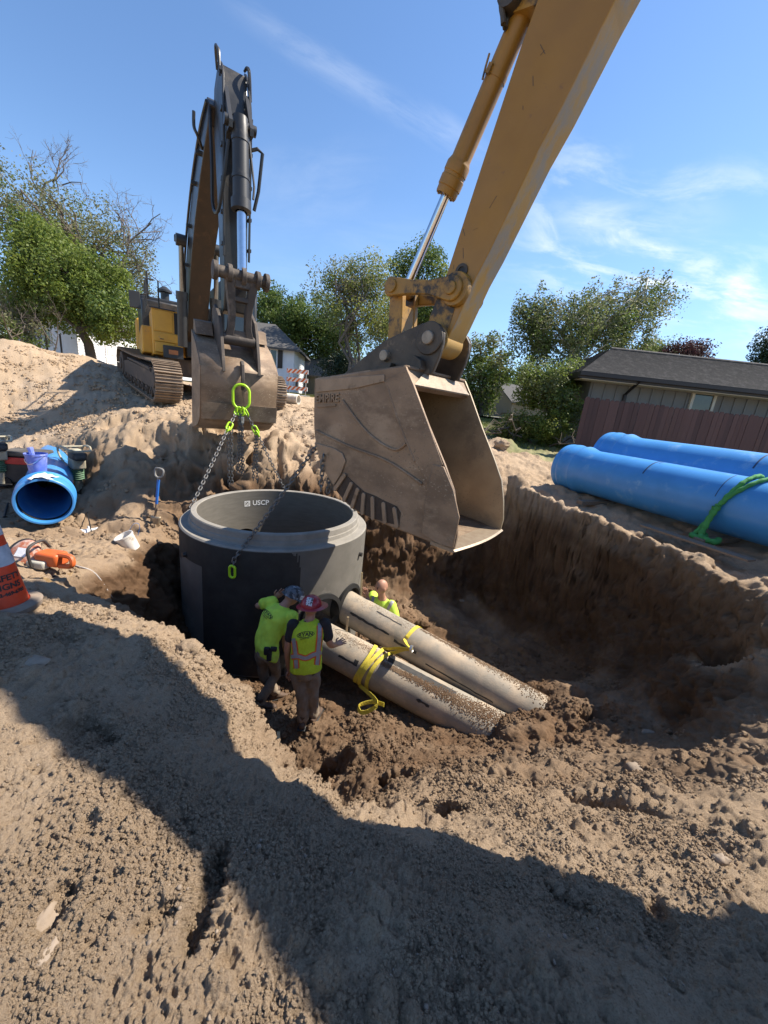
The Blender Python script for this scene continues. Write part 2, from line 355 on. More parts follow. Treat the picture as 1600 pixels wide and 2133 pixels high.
def relief(x, y, h):
    """large scale erosion of the raw ground, as offset in z"""
    r = np.hypot(x, y); dirt = np.clip((24-r)/6, 0, 1)
    return dirt*(.07*fbm(x, y, .9, 3, .5, 3)*np.clip(r/4, .12, 1)+.04*fbm(x, y, 2.6, 3, .5, 8)*np.clip(r/3, .25, 1))
PITS = []   # local hollows and heaps: x, y, rx, ry, angle, depth
def hollow(px_, py_, z, rx, ry, ang, d): p = atz(px_, py_, z); PITS.append((p[0], p[1], rx, ry, ang, d))
hollow(430, 1845, -.56, .055, .17, radians(8), -.11)     # boot print
hollow(120, 1900, -.58, .05, .09, 0, -.07); hollow(190, 1520, -.63, .16, .09, radians(-20), -.09); hollow(330, 1930, -.6, .06, .03, radians(40), -.05)
hollow(1265, 1705, -1.5, .28, .10, radians(-50), -.16); hollow(905, 1675, -1.5, .25, .10, 0, -.2); hollow(830, 1610, -2.3, .22, .12, 0, -.2); hollow(990, 1595, -2.3, .12, .1, 0, -.2)
hollow(1230, 1530, -2.65, .2, .12, 0, -.22); hollow(680, 1600, -2.9, .25, .15, 0, -.25); hollow(1370, 1930, -.8, .05, .16, radians(-40), -.06); hollow(1190, 1875, -.8, .04, .12, radians(35), -.05)
hollow(1560, 1450, -1.6, .5, .2, radians(40), .15); hollow(760, 1570, -2.75, .25, .2, 0, .18); hollow(1150, 1460, -2.8, .5, .25, radians(-30), .2); hollow(1080, 1620, -2.1, .5, .2, 0, .1)
hollow(320, 1010, -1.4, .5, .45, 0, -.35); hollow(525, 960, -.6, .14, .6, 0, -.5); hollow(260, 940, -.8, .5, .25, radians(30), -.3); hollow(210, 1060, -1.5, .3, .5, 0, -.25); hollow(250, 1095, -1.6, .35, .2, 0, -.2)
hollow(380, 925, -.5, .5, .22, 0, -.2); hollow(590, 950, -.5, .35, .4, 0, .25); hollow(420, 960, -.8, .35, .5, 0, .25); hollow(470, 920, -.4, .25, .4, 0, .15); hollow(240, 1000, -1.2, .3, .3, 0, .15)
hollow(1085, 1528, -2.72, .34, .30, 0, .15); hollow(1150, 1502, -2.68, .40, .32, 0, .15); hollow(1045, 935, 0.0, .5, .4, 0, .2); hollow(1090, 990, -.2, .4, .3, 0, .2)
def shape_h(x, y):
    h = base_h(x, y); h = h+relief(x, y, h)
    wx = x+.05*vnoise(x*5, y*5, 91); wy = y+.05*vnoise(x*5, y*5, 92)
    for (cx, cy, rx, ry, a, d) in PITS:
        k = min(1, 4*min(rx, ry)); ux = x+(wx-x)*k-cx; uy = y+(wy-y)*k-cy; u = ux*cos(a)+uy*sin(a); v = -ux*sin(a)+uy*cos(a)
        q = (u/rx)**2+(v/ry)**2; k2 = np.clip((1.35-q)/(.9 if min(rx, ry) < .1 else 1.2), 0, 1); h = h+d*k2*k2*(3-2*k2)
    return h
def h3(i, j, k, seed):
    n = (i*374761393+j*668265263+k*2147483647*3+k*1103515245+seed*974634871) & 0xffffffff; n = ((n ^ (n >> 13))*1274126177) & 0xffffffff; return n ^ (n >> 16)
def vnoise3(x, y, z, seed=0):
    xi, yi, zi = (np.floor(q).astype(np.int64) for q in (x, y, z)); xf, yf, zf = (x-xi).astype(np.float32), (y-yi).astype(np.float32), (z-zi).astype(np.float32)
    u, v, w = (q*q*(3-2*q) for q in (xf, yf, zf)); o = 0
    for di in (0, 1):
        for dj in (0, 1):
            for dk in (0, 1):
                n = h3(xi+di, yi+dj, zi+dk, seed); gx_, gy_, gz_ = ((n & 0x3ff)/511.5-1).astype(np.float32), ((n >> 10 & 0x3ff)/511.5-1).astype(np.float32), ((n >> 20 & 0x3ff)/511.5-1).astype(np.float32)
                o = o+(u if di else 1-u)*(v if dj else 1-v)*(w if dk else 1-w)*(gx_*(xf-di)+gy_*(yf-dj)+gz_*(zf-dk))
    return o*1.4
def fbm3(p, f, octs=3, gain=.5, seed=0, ridged=False):
    o = 0; a = 1.0
    for i in range(octs):
        n = vnoise3(p[0]*f, p[1]*f, p[2]*f, seed+i*17); o = o+a*((1-2.2*np.abs(n)) if ridged else n); f *= 2.07; a *= gain
    return o
def clods3(p, cell, seed, dens=1.0, sharp=.85):
    x, y, z = (q/cell for q in p); xi, yi, zi = (np.floor(q).astype(np.int64) for q in (x, y, z)); out = np.zeros(x.shape, np.float32)
    for di in (-1, 0, 1):
        for dj in (-1, 0, 1):
            for dk in (-1, 0, 1):
                i, j, k = xi+di, yi+dj, zi+dk; n = h3(i, j, k, seed); n2 = (n*2246822519+3266489917) & 0xffffffff; n2 = n2 ^ (n2 >> 15)
                dx = (x-(i+(n & 0x3ff)/1024.)).astype(np.float32); dy = (y-(j+(n >> 10 & 0x3ff)/1024.)).astype(np.float32); dz = (z-(k+(n >> 20 & 0x3ff)/1024.)).astype(np.float32); r = (.28+.45*(n2 & 0xff)/255.).astype(np.float32)
                d2 = (dx*dx+dy*dy*(.7+.6*(n2 >> 16 & 0xff)/255.)+dz*dz)/(r*r)
                out = np.maximum(out, np.where(((n2 >> 8) & 0xff)/255. < dens, np.clip(1-d2, 0, 1)**sharp*r, 0))
    return out*cell
def detail(x, y, h, slope):
    sh = x.shape; X_, Y_, Z_, SL = x.ravel(), y.ravel(), h.ravel(), slope.ravel(); R2 = np.hypot(X_, Y_); r = np.hypot(R2, Z_-CZ); D_ = np.zeros(X_.shape)
    def part(mask, fn):
        i = np.nonzero(mask)[0]
        if len(i): D_[i] += fn(i, (X_[i], Y_[i], Z_[i]))
    dirt = np.clip((26-R2)/6, 0, 1); fade = lambda wl_: np.clip(1.9-r*.0060/wl_, 0, 1)
    patch = np.zeros(X_.shape); i = np.nonzero(R2 < 27)[0]; patch[i] = fbm3((X_[i], Y_[i], Z_[i]), 1.4, 3, .55, 40)*1.5; rough_ = np.clip(.75+1.0*patch, .15, 1.3)
    crumb = np.zeros(X_.shape); crumb[i] = np.clip(fbm3((X_[i], Y_[i], Z_[i]), 2.2, 3, .55, 47)*2.2, 0, 1)
    near_ = R2 < 27
    part(near_, lambda i, p: .022*fbm3(p, 4.5, 4, .52, 21)*np.clip(r[i]/1.6, .5, 1.6))
    part(r < 4.0, lambda i, p: .010*fbm3(p, 52, 2, .6, 71)*fade(.014)[i]*rough_[i])
    part(r < 4.2, lambda i, p: clods3(p, .0150, 9, .95)*rough_[i]*fade(.0150)[i]*1.15)
    part((r < 8) & (crumb+.3 > .31), lambda i, p: clods3(p, .030, 4, .25)*(.25+crumb[i])*fade(.027)[i]*.8)
    part((r < 14) & (crumb > .05), lambda i, p: clods3(p, .07, 14, .24)*crumb[i]*fade(.062)[i]*.85)
    part((r > 1.4) & (r < 25), lambda i, p: np.clip(r[i]/2.5-.5, 0, 1)*(.035*fbm3(p, 6, 3, .6, 88)+.015*fbm3(p, 13, 2, .6, 89, True))*np.clip(.5+crumb[i], 0, 1.3))
    part(r < 6, lambda i, p: -clods3((p[0]+.012*vnoise(p[0]*30, p[1]*30, 45), p[1]+.012*vnoise(p[0]*30, p[1]*30, 46), p[2]), .045, 27, .20)*np.clip(rough_[i], .3, 1)*fade(.035)[i]*1.1)
    st = np.clip(SL-.7, 0, 1.1)
    br = np.exp(-(((X_+3.4)/2.4)**2+((Y_-8.4)/1.3)**2)**2)      # the broken bank behind the manhole
    part((st > .02) & near_, lambda i, p: st[i]*(.12*fbm3(p, 2.2, 4, .58, 51)+.05*fbm3(p, 6.5, 3, .6, 55, True)+clods3(p, .34, 53, .45, .5)*.30+clods3(p, .13, 54, .5, .5)*.40-.05))
    part(br > .02, lambda i, p: br[i]*(.24*fbm3(p, 1.5, 3, .55, 57)+.16*fbm3(p, 2.4, 3, .55, 59, True)+clods3(p, .45, 58, .5, .5)*.35-clods3(p, .8, 60, .4, .5)*.45-.08))
    return (D_*dirt).reshape(sh)
def polar_grid():
    th = [radians(a) for a in np.concatenate([np.arange(-180, -62, 2.0), np.linspace(-62, -54, 40), np.linspace(-54, 54, 690)[1:], np.linspace(54, 62, 40)[1:], np.arange(64, 180, 2.0)])]
    th = np.unique(np.round(th, 6)); r = [.02, .1, .2, .3, .4]; q = .48
    while q < 12: r.append(q); q *= 1.0037 if q < 2.2 else (1.0021 if 3.3 < q < 7.0 else 1.0046)
    while q < 40: r.append(q); q *= 1.018
    while q < 900: r.append(q); q *= 1.13
    return th, np.array(r)
TH, RR = polar_grid()
X = RR[:, None]*np.sin(TH)[None, :]; Y = RR[:, None]*np.cos(TH)[None, :]
H = shape_h(X, Y)
B0 = base_h(X, Y)
# slope of the smooth surface -> displace along the normal so steep faces get relief too
dHr = np.gradient(H, axis=0)/np.gradient(RR)[:, None]
dTh = np.gradient(TH); dHt = np.gradient(H, axis=1)/(dTh[None, :]*RR[:, None])
gx = dHr*np.sin(TH)+dHt*np.cos(TH); gy = dHr*np.cos(TH)-dHt*np.sin(TH); sl = np.hypot(gx, gy)
b1 = np.gradient(B0, axis=0)/np.gradient(RR)[:, None]; b2 = np.gradient(B0, axis=1)/(dTh[None, :]*RR[:, None]); slb = np.hypot(b1, b2)
D = detail(X, Y, H, slb); cl = np.minimum(1, 1.6/np.maximum(sl, 1e-6)); gx = gx*cl; gy = gy*cl; sl = sl*cl; il = 1/np.sqrt(1+sl*sl)
BR_ = np.exp(-(((X+3.4)/2.4)**2+((Y-8.2)/1.2)**2)**2)
CUT = np.maximum(np.clip((slb-.75)/.9, 0, 1), BR_*.75)*np.where(X > 2.2, 1, np.clip((Y-3.0)/.6, 0, 1))
gX = X-gx*il*D; gY = Y-gy*il*D; gH = H+il*D
def ground_z(x, y):
    x = np.array([float(x)]); y = np.array([float(y)]); return float(shape_h(x, y)[0])
nr, nth = gX.shape
idx = np.arange(nr*nth).reshape(nr, nth); nx_ = np.roll(idx, -1, axis=1)
quads = np.stack([idx[:-1], nx_[:-1], nx_[1:], idx[1:]], -1).reshape(-1, 4)
cxm = X.ravel()[quads].mean(1); cym = Y.ravel()[quads].mean(1)
# lawn: beyond this wobbling border the ground is grass
bd = fbm(cxm, cym, .35, 3, .5, 60)*1.0
lawn_mask = ((cym > 14.2+bd+np.where(cxm < -1, 8.5, 0)+np.clip(-cxm-8, 0, 20)*.55) & (cxm > -60)) | (np.hypot(cxm, cym) > 45) | ((cxm > 3.4) & (cym > 11.2+bd*.6))
co = np.stack([gX, gY, gH], -1).reshape(-1, 3)
def grid_obj(name, q, m_):
    used = np.unique(q); remap = np.zeros(len(co), np.int64); remap[used] = np.arange(len(used)); q = remap[q]
    me = bpy.data.meshes.new(name); me.vertices.add(len(used)); me.vertices.foreach_set('co', co[used].astype(np.float32).ravel())
    me.loops.add(q.size); me.loops.foreach_set('vertex_index', q.astype(np.int32).ravel()); me.polygons.add(len(q))
    me.polygons.foreach_set('loop_start', np.arange(0, q.size, 4, dtype=np.int32)); me.polygons.foreach_set('loop_total', np.full(len(q), 4, np.int32))
    at = me.attributes.new('cut', 'FLOAT', 'POINT'); at.data.foreach_set('value', CUT.ravel()[used].astype(np.float32))
    me.update(calc_edges=True); me.validate()
    me.polygons.foreach_set('use_smooth', np.ones(len(q), bool))
    if me.polygons[len(q)//2].normal.z < 0: me.flip_normals()
    me.materials.append(m_); o = bpy.data.objects.new(name, me); COL.objects.link(o); return o
def soil_mat():
    M = bpy.data.materials.new('soil'); M.use_nodes = True; t = M.node_tree; L = t.links.new; b = t.nodes['Principled BSDF']
    b.inputs['Roughness'].default_value = .95; b.inputs['Specular IOR Level'].default_value = .15
    g = t.nodes.new('ShaderNodeNewGeometry'); v = g.outputs['Position']
    def nz(sc, d=6, r=.6):
        n = t.nodes.new('ShaderNodeTexNoise'); n.inputs['Scale'].default_value = sc; n.inputs['Detail'].default_value = d; n.inputs['Roughness'].default_value = r; L(v, n.inputs['Vector']); return n.outputs['Fac']
    def rp(f, a, bb, c=0., d=1.):
        n = t.nodes.new('ShaderNodeMapRange'); L(f, n.inputs['Value']); n.inputs[1].default_value = a; n.inputs[2].default_value = bb; n.inputs[3].default_value = c; n.inputs[4].default_value = d; return n.outputs['Result']
    def mx(f, A, B):
        n = t.nodes.new('ShaderNodeMix'); n.data_type = 'RGBA'; L(f, n.inputs['Factor'])
        for s_, x in (('A', A), ('B', B)):
            if isinstance(x, tuple): n.inputs[s_].default_value = (*x, 1)
            else: L(x, n.inputs[s_])
        return n.outputs['Result']
    def ma(op, a, b_):
        n = t.nodes.new('ShaderNodeMath'); n.operation = op; n.use_clamp = True
        for i, x in enumerate((a, b_)):
            if isinstance(x, (int, float)): n.inputs[i].default_value = x
            else: L(x, n.inputs[i])
        return n.outputs[0]
    dry = mx(rp(nz(1.3), .35, .65), (.49, .37, .255), (.41, .30, .20))
    dry = mx(rp(nz(40, 4), .3, .75), dry, (.37, .27, .178))
    dry = mx(rp(nz(170, 3), .50, .72), dry, (.25, .175, .112))
    dry = mx(rp(nz(.55, 5), .56, .7), dry, (.47, .365, .265))
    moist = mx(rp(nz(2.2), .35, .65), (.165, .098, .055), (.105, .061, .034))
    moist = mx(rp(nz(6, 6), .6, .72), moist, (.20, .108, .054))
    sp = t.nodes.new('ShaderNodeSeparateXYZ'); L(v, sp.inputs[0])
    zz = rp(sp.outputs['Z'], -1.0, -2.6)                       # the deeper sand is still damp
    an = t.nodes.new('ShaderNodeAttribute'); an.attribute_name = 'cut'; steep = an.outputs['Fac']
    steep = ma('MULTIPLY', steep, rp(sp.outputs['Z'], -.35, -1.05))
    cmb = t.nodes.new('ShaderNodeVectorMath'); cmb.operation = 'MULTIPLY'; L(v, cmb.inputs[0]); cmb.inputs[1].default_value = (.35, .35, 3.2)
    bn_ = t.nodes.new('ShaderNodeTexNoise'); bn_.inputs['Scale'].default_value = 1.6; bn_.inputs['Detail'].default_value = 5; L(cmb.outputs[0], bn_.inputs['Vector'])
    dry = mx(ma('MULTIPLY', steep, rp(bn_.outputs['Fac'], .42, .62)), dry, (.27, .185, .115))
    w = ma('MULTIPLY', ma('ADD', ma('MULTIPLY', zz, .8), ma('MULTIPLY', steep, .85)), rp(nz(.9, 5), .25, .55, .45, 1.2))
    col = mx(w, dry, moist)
    col = mx(ma('MULTIPLY', ma('MULTIPLY', steep, zz), rp(nz(1.7, 5), .35, .6, .3, .9)), col, (.060, .033, .018))   # shade of the deep cut painted into its damp soil
    L(col, b.inputs['Base Color'])
    bn = t.nodes.new('ShaderNodeBump'); bn.inputs['Strength'].default_value = 1.0; bn.inputs['Distance'].default_value = .022
    L(nz(120, 6, .8), bn.inputs['Height']); L(bn.outputs[0], b.inputs['Normal'])
    return M
SOIL = soil_mat()
LAWN = mat('lawn', (.10, .125, .035), (.17, .15, .06), 1.6, .9, bump=.6, bscale=25, c3=(.26, .21, .11), s3=.35, lo3=.5, hi3=.62)
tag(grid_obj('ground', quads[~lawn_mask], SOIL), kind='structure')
tag(grid_obj('lawn', quads[lawn_mask], LAWN), kind='structure')
# ------------------------------------------------------------------ concrete manhole and pipes
CONC = mat('concrete', (.155, .143, .124), (.125, .116, .10), 3.5, .85, bump=.25, bscale=90, c3=(.19, .175, .15), s3=1.2, lo3=.55, hi3=.62, spec=.25)
CONC_STAIN_SHADE = mat('concrete stain and shade', (.05, .046, .041), (.036, .033, .03), 5, .8, bump=.2, bscale=90, c3=(.07, .062, .052), s3=1.4, lo3=.6, hi3=.68, spec=.15)
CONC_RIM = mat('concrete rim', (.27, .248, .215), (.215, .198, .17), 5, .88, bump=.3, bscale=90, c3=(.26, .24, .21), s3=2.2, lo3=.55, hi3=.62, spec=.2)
CONC_IN = mat('concrete inside', (.135, .122, .102), (.11, .10, .083), 4, .88, bump=.2, bscale=60, stretch=(1, 1, 6), spec=.2)
RCP = mat('pipe concrete', (.29, .255, .205), (.235, .205, .163), 4, .88, bump=.3, bscale=70, c3=(.42, .33, .235), s3=2.4, lo3=.46, hi3=.66, spec=.2)
RUBBER = mat('rubber', (.012, .012, .012), None, 8, .55, bump=.1)
BLACKPAINT = mat('black paint', (.018, .018, .017), (.04, .037, .033), 12, .8)
WHITEPAINT = mat('white paint', (.75, .74, .70), (.55, .53, .48), 30, .8)
MC = Vector((-1.8, 6.3, 0)); MR, MRI, ZB, ZT = 1.52, 1.265, -3.13, -1.1
def on_wall(phi, z, r=MR): a = radians(phi); return Vector((MC.x+r*cos(a), MC.y+r*sin(a), z))
manhole = thing('concrete_manhole', (MC.x, MC.y, ZB), 'large round precast concrete manhole section with rimmed open top standing in the pit', 'manhole')
prof = [(MR, ZB), (MR, ZT-.02), (MR-.02, ZT), (1.395, ZT), (1.385, ZT+.012), (1.378, ZT+.07), (1.362, ZT+.078), (1.358, ZT+.16), (1.345, ZT+.175), (MRI+.012, ZT+.175), (MRI, ZT+.163), (MRI, ZB)]
b = MB(); b.lathe(prof, (MC.x, MC.y, 0), n=128, closed=True)
body = b.build('wall', [CONC, CONC_STAIN_SHADE, CONC_IN], manhole, 25)
PA0, PA1 = atz(722, 1264, -2.27), atz(1098, 1474, -2.74)     # axes of the two pipes
PB0, PB1 = atz(672, 1334, -2.52), atz(1012, 1516, -2.9)
def hole_cut(p, d, r, L=.9):
    q = MB(); d = Vector(d).normalized(); p = Vector(p); q.cyl(p-d*L, p+d*L, r, n=48); o = q.build('cutter', CONC, None, 0); return o
dA = Vector(PA1-PA0); dA.z = 0; phiA = -25; phiB = -47.5; phiC = 137
HOLES = [(on_wall(phiA, -2.24), .345), (on_wall(phiB, -2.2), .345), (on_wall(phiC, -2.05), .36)]
cuts = []
for (p, r) in HOLES:
    d = p-Vector((MC.x, MC.y, p.z)); c = hole_cut(p, d, r); cuts.append(c)
    q = body.modifiers.new('hole', 'BOOLEAN'); q.object = c; q.operation = 'DIFFERENCE'; q.solver = 'EXACT'
me = evaluated(body, 'wall'); body.modifiers.clear(); body.data = me
for c in cuts: bpy.data.objects.remove(c)
me.materials.clear()
for x in (CONC, CONC_IN, CONC_RIM): me.materials.append(x)
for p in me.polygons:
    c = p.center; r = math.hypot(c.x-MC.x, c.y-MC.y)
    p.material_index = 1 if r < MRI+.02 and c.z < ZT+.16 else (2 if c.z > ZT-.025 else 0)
    p.use_smooth = True
me.set_sharp_from_angle(angle=radians(25))
# dark stain with stepped edges; the near side's shade is painted in with it
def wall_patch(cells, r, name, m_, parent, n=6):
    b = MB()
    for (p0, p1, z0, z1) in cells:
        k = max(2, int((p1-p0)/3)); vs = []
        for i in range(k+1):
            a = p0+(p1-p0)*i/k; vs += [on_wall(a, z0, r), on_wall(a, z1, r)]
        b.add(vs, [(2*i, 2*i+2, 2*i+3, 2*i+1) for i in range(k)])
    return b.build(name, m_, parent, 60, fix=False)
wall_patch([(193, 207, -1.5, ZT-.03), (207, 219, -1.62, ZT-.03), (219, 244, -1.5, ZT-.03), (244, 292, ZB+.02, ZT-.03), *[(292+i*.7, 292.7+i*.7, ZB+.05+rnd.random()*.5+i*.06, ZT-.03-rnd.random()*.03*i) for i in range(9)]], MR+.003, 'stain_shade_patch', CONC_STAIN_SHADE, manhole)
for (p, r) in HOLES[:2]:
    d = (p-Vector((MC.x, MC.y, p.z))).normalized(); b = MB(); b.lathe([(r+.004, -.12), (r+.004, .03), (r-.06, .05), (r-.075, 0), (r-.06, -.05)], p, d, n=40); b.build('gasket', RUBBER, manhole)
# stencil inside the wall: square emblem and letters
def curved(me, phi, z, r, name, m_, parent, inside):
    for v in me.vertices:
        s_ = v.co.x/r*(-1 if inside else 1); v.co = (MC.x+r*cos(radians(phi)+s_), MC.y+r*sin(radians(phi)+s_), z+v.co.y)
    return link(name, me, m_, parent, 0)
curved(text_mesh('USCP', .135, bold=.003), 122, -1.18, MRI-.004, 'lettering', WHITEPAINT, manhole, True)
b = MB(); q = .055
for poly in ([(-1, -1), (1, -1), (1, -.72), (-1, -.72)], [(-1, .72), (1, .72), (1, 1), (-1, 1)], [(-1, -.72), (-.72, -.72), (-.72, .72), (-1, .72)], [(.72, -.72), (1, -.72), (1, .72), (.72, .72)],
             [(-.72, -.72), (-.35, -.72), (.72, .35), (.72, .72)], [(-.5, .1), (-.1, .5), (-.3, .6), (-.6, .3)], [(.1, -.5), (.5, -.1), (.6, -.3), (.3, -.6)]):
    b.add([(x*q, y*q, 0) for x, y in poly], [tuple(range(len(poly)))])
curved(b.mesh('emblem', False), 134, -1.18, MRI-.004, 'emblem', WHITEPAINT, manhole, True)
PINM = mat('pin steel', (.10, .095, .09), None, 9, .5, .8)
for ph in (228, 345, 92):                      # lifting sockets with a pin
    b = MB(); p = on_wall(ph, -1.45); d = (p-Vector((MC.x, MC.y, p.z))).normalized(); b.cyl(p-d*.03, p+d*.05, .035, n=14); b.build('lifting_pin', PINM, manhole)

def pipe(name, p0, p1, ro, ri, label, belled=None):
    root = thing(name, p0, label, 'pipe')
    p0, p1 = Vector(p0), Vector(p1); d = (p1-p0).normalized(); L = (p1-p0).length
    b = MB(); b.lathe([(ri, 0), (ro-.012, 0), (ro, .012), (ro, L*.25), (ro, L*.5), (ro, L*.75), (ro, L), (ri, L)], p0, d, n=56, closed=True)
    b.build('barrel', RCP, root, 30); return root, p0, d, L
def pipe_decal(root, p0, d, r, t0, t1, a0, a1, m_, name, n=10, ragged=0):
    """painted mark on a barrel: angles measured from the top, towards the camera side"""
    up = (Vector((0, 0, 1))-d*d.z).normalized(); sd_ = d.cross(up)
    if sd_.y > 0: sd_ = -sd_
    b = MB(); vs = []; k = 6
    for i in range(n+1):
        t = t0+(t1-t0)*i/n
        for j in range(k+1):
            a = radians(a0+(a1-a0)*j/k+(rnd.uniform(-ragged, ragged) if j in (0, k) else 0)); vs.append(p0+d*t+(up*cos(a)+sd_*sin(a))*(r+.0025))
    b.add(vs, [(i*(k+1)+j, (i+1)*(k+1)+j, (i+1)*(k+1)+j+1, i*(k+1)+j+1) for i in range(n) for j in range(k)])
    return b.build(name, m_, root, 60, fix=False)
RA, RB = .262, .272
dirA = Vector(PA1-PA0).normalized(); dirB = Vector(PB1-PB0).normalized()
pA, oA, eA, LA = pipe('concrete_pipe', Vector(PA0)-dirA*.35, Vector(PA1)+dirA*.35, RA, .19, 'upper concrete pipe pushed into the round opening of the manhole')
pB, oB, eB, LB = pipe('concrete_pipe', Vector(PB0)-dirB*.02, Vector(PB1)+dirB*.4, RB, .195, 'lower concrete pipe with a yellow sling tied round its middle')
pipe_decal(pB, oB, eB, RB, 1.05, 2.05, -6, 14, BLACKPAINT, 'painted_stripe', 16, 1.2)
pipe_decal(pB, oB, eB, RB, .42, .72, 62, 68, BLACKPAINT, 'scrawl', 8, 1.2); pipe_decal(pB, oB, eB, RB, .66, .72, 52, 68, BLACKPAINT, 'scrawl', 4, 1)
pipe_decal(pA, oA, eA, RA, .55, 1.25, 62, 68, BLACKPAINT, 'scrawl', 12, 2.5); pipe_decal(pA, oA, eA, RA, 1.35, 1.72, 70, 77, BLACKPAINT, 'scrawl', 8, 2.5); pipe_decal(pA, oA, eA, RA, 1.9, 2.9, 88, 92, BLACKPAINT, 'scrawl', 12, 1.5)
pipe_decal(pB, oB, eB, RB, 1.62, 1.8, 66, 72, BLACKPAINT, 'scrawl', 5, 2.5)
pipe_decal(pA, oA, eA, RA, .9, 1.35, 14, 18, BLACKPAINT, 'scrawl', 6, 2)
# loose soil lying on the barrels: heaps built as real lumps
def soil_on(root, o, e, r, t0, t1, spread, a_mid, n, seed, size=(.003, .010)):
    R = random.Random(seed); up = (Vector((0, 0, 1))-e*e.z).normalized(); sd_ = e.cross(up)
    if sd_.y > 0: sd_ = -sd_
    b = MB()
    for _ in range(n):
        t = t0+(t1-t0)*R.random()**.8; k = (t-t0)/(t1-t0); a = radians(a_mid(k)+R.gauss(0, spread(k))); s_ = R.uniform(*size)
        b.sphere(o+e*t+(up*cos(a)+sd_*sin(a))*(r+s_*.15), s_, 4, 3, sc=(1, R.uniform(.7, 1.2), R.uniform(.5, .8)))
    return tag(b.build('loose_soil', SOIL, root, 60, fix=False), kind='stuff')
soil_on(pB, oB, eB, RB, .85, LB, lambda k: 3+24*k*k, lambda k: 27-12*k, 6000, 1)
soil_on(pB, oB, eB, RB, .12, .95, lambda k: 9, lambda k: 5, 1100, 2, (.002, .006))
soil_on(pA, oA, eA, RA, 1.6, LA, lambda k: 4+22*k*k, lambda k: -12, 2600, 3)
soil_on(pA, oA, eA, RA, .4, 1.5, lambda k: 12, lambda k: 6, 500, 4, (.002, .006))

# yellow lifting sling: turns round the lower pipe, tail over the upper one
YEL = mat('yellow webbing', (.62, .50, .05), (.50, .40, .04), 20, .75, bump=.5, bscale=160)
sling = thing('lifting_sling', oB+eB*.95, 'yellow webbing sling looped round the lower concrete pipe with its tail over the upper pipe', 'sling')
upB = (Vector((0, 0, 1))-eB*eB.z).normalized(); sdB = eB.cross(upB); sdB = -sdB if sdB.y > 0 else sdB
upA = (Vector((0, 0, 1))-eA*eA.z).normalized(); sdA = eA.cross(upA); sdA = -sdA if sdA.y > 0 else sdA
def ringpt(o, e, up, sd_, r, t, a): a = radians(a); return o+e*t+(up*cos(a)+sd_*sin(a))*r
eye = Vector(dep(857, 1352, 5.02)); 
for i, (ta, tb, rr) in enumerate(((.80, .78, .018), (.90, .84, .026), (1.02, .92, .018))):
    pts = [ringpt(oB, eB, upB, sdB, RB+rr, ta+(tb-ta)*k+.03*sin(k*5+i), -28+158*k) for k in np.linspace(0, 1, 22)]
    lead = [eye, eye*.6+pts[0]*.4+Vector((0, 0, .015)), pts[0]*.85+eye*.15]
    path = (lead if i else [])+pts; path = [Vector(p) for p in spline(path, 2)]
    b = MB(); b.ribbon(path, eB, .055, .006); b.build('loop', YEL, sling, 0)
tail = [eye, eye*.5+ringpt(oA, eA, upA, sdA, RA+.02, 1.50, 60)*.5, *[ringpt(oA, eA, upA, sdA, RA+.008, 1.50+.1*k, 55-150*k) for k in np.linspace(0, 1, 14)]]
b = MB(); b.ribbon(spline(tail, 2), eA, .055, .006); b.build('tail', YEL, sling, 0)
b = MB(); b.lathe([(.035, -.02), (.05, -.012), (.05, .012), (.035, .02), (.024, 0)], eye, eB+upA*.3, n=20, closed=True); b.build('shackle', mat('zinc', (.6, .6, .58), None, 9, .35, .9), sling)
gz = -3.03; loose = [ringpt(oB, eB, upB, sdB, RB+.02, .82, 128), Vector(dep(785, 1462, 4.72)), Vector(dep(770, 1480, 4.70)), Vector(dep(752, 1484, 4.72)), Vector(dep(748, 1470, 4.78)), Vector(dep(775, 1462, 4.8)), Vector(dep(800, 1468, 4.72))]
b = MB(); b.ribbon(spline(loose, 5), Vector((.3, .2, 1)), .05, .006); b.build('loose_end', YEL, sling, 0)
# ------------------------------------------------------------------ near excavator (yellow stick and bucket)
CATY = mat('yellow paint', (.30, .150, .016), (.26, .128, .014), 2.2, .5, bump=.06, bscale=40, c3=(.16, .085, .03), s3=7, lo3=.62, hi3=.70, rvar=.12, coat=.1)
CATW = mat('worn yellow paint', (.38, .215, .042), (.36, .24, .085), 6, .6, bump=.15, bscale=60, c3=(.27, .22, .155), s3=3.0, lo3=.45, hi3=.56, stretch=(1, 1, .45))
CATG = mat('greasy yellow paint', (.34, .18, .025), (.24, .13, .022), 5, .5, bump=.2, bscale=40, c3=(.028, .020, .013), s3=4.0, lo3=.5, hi3=.6)
STEEL = mat('bucket steel', (.235, .158, .098), (.150, .100, .062), 1.4, .62, .22, bump=.3, bscale=38, lo=.42, hi=.58, scratch=(.34, .27, .19), c3=(.30, .215, .14), s3=1.8, lo3=.5, hi3=.66, rvar=.12, stretch=(1, 1, 1.8))
STEELIN = mat('polished steel', (.40, .32, .21), (.30, .235, .155), 2.2, rough=.42, metal=.45, scratch=(.48, .42, .32), bump=.1, bscale=30, c3=(.20, .16, .115), s3=1.6, lo3=.52, hi3=.7, rvar=.12)
STEELD = mat('dark greasy steel', (.045, .036, .028), (.085, .068, .05), 5, .55, .3, bump=.3, bscale=40, c3=(.20, .15, .10), s3=3.2, lo3=.58, hi3=.68)
STEELW = mat('worn bucket steel', (.29, .205, .135), (.22, .155, .10), 6, .55, .3, bump=.2, c3=(.12, .08, .05), s3=6, lo3=.58, hi3=.68)
STEELD2 = mat('rusty weld', (.13, .085, .055), (.19, .14, .10), 20, .75, .1, bump=.5, bscale=80)
EDGE = mat('edge steel', (.30, .24, .17), (.24, .18, .125), 12, .5, .4, bump=.2)
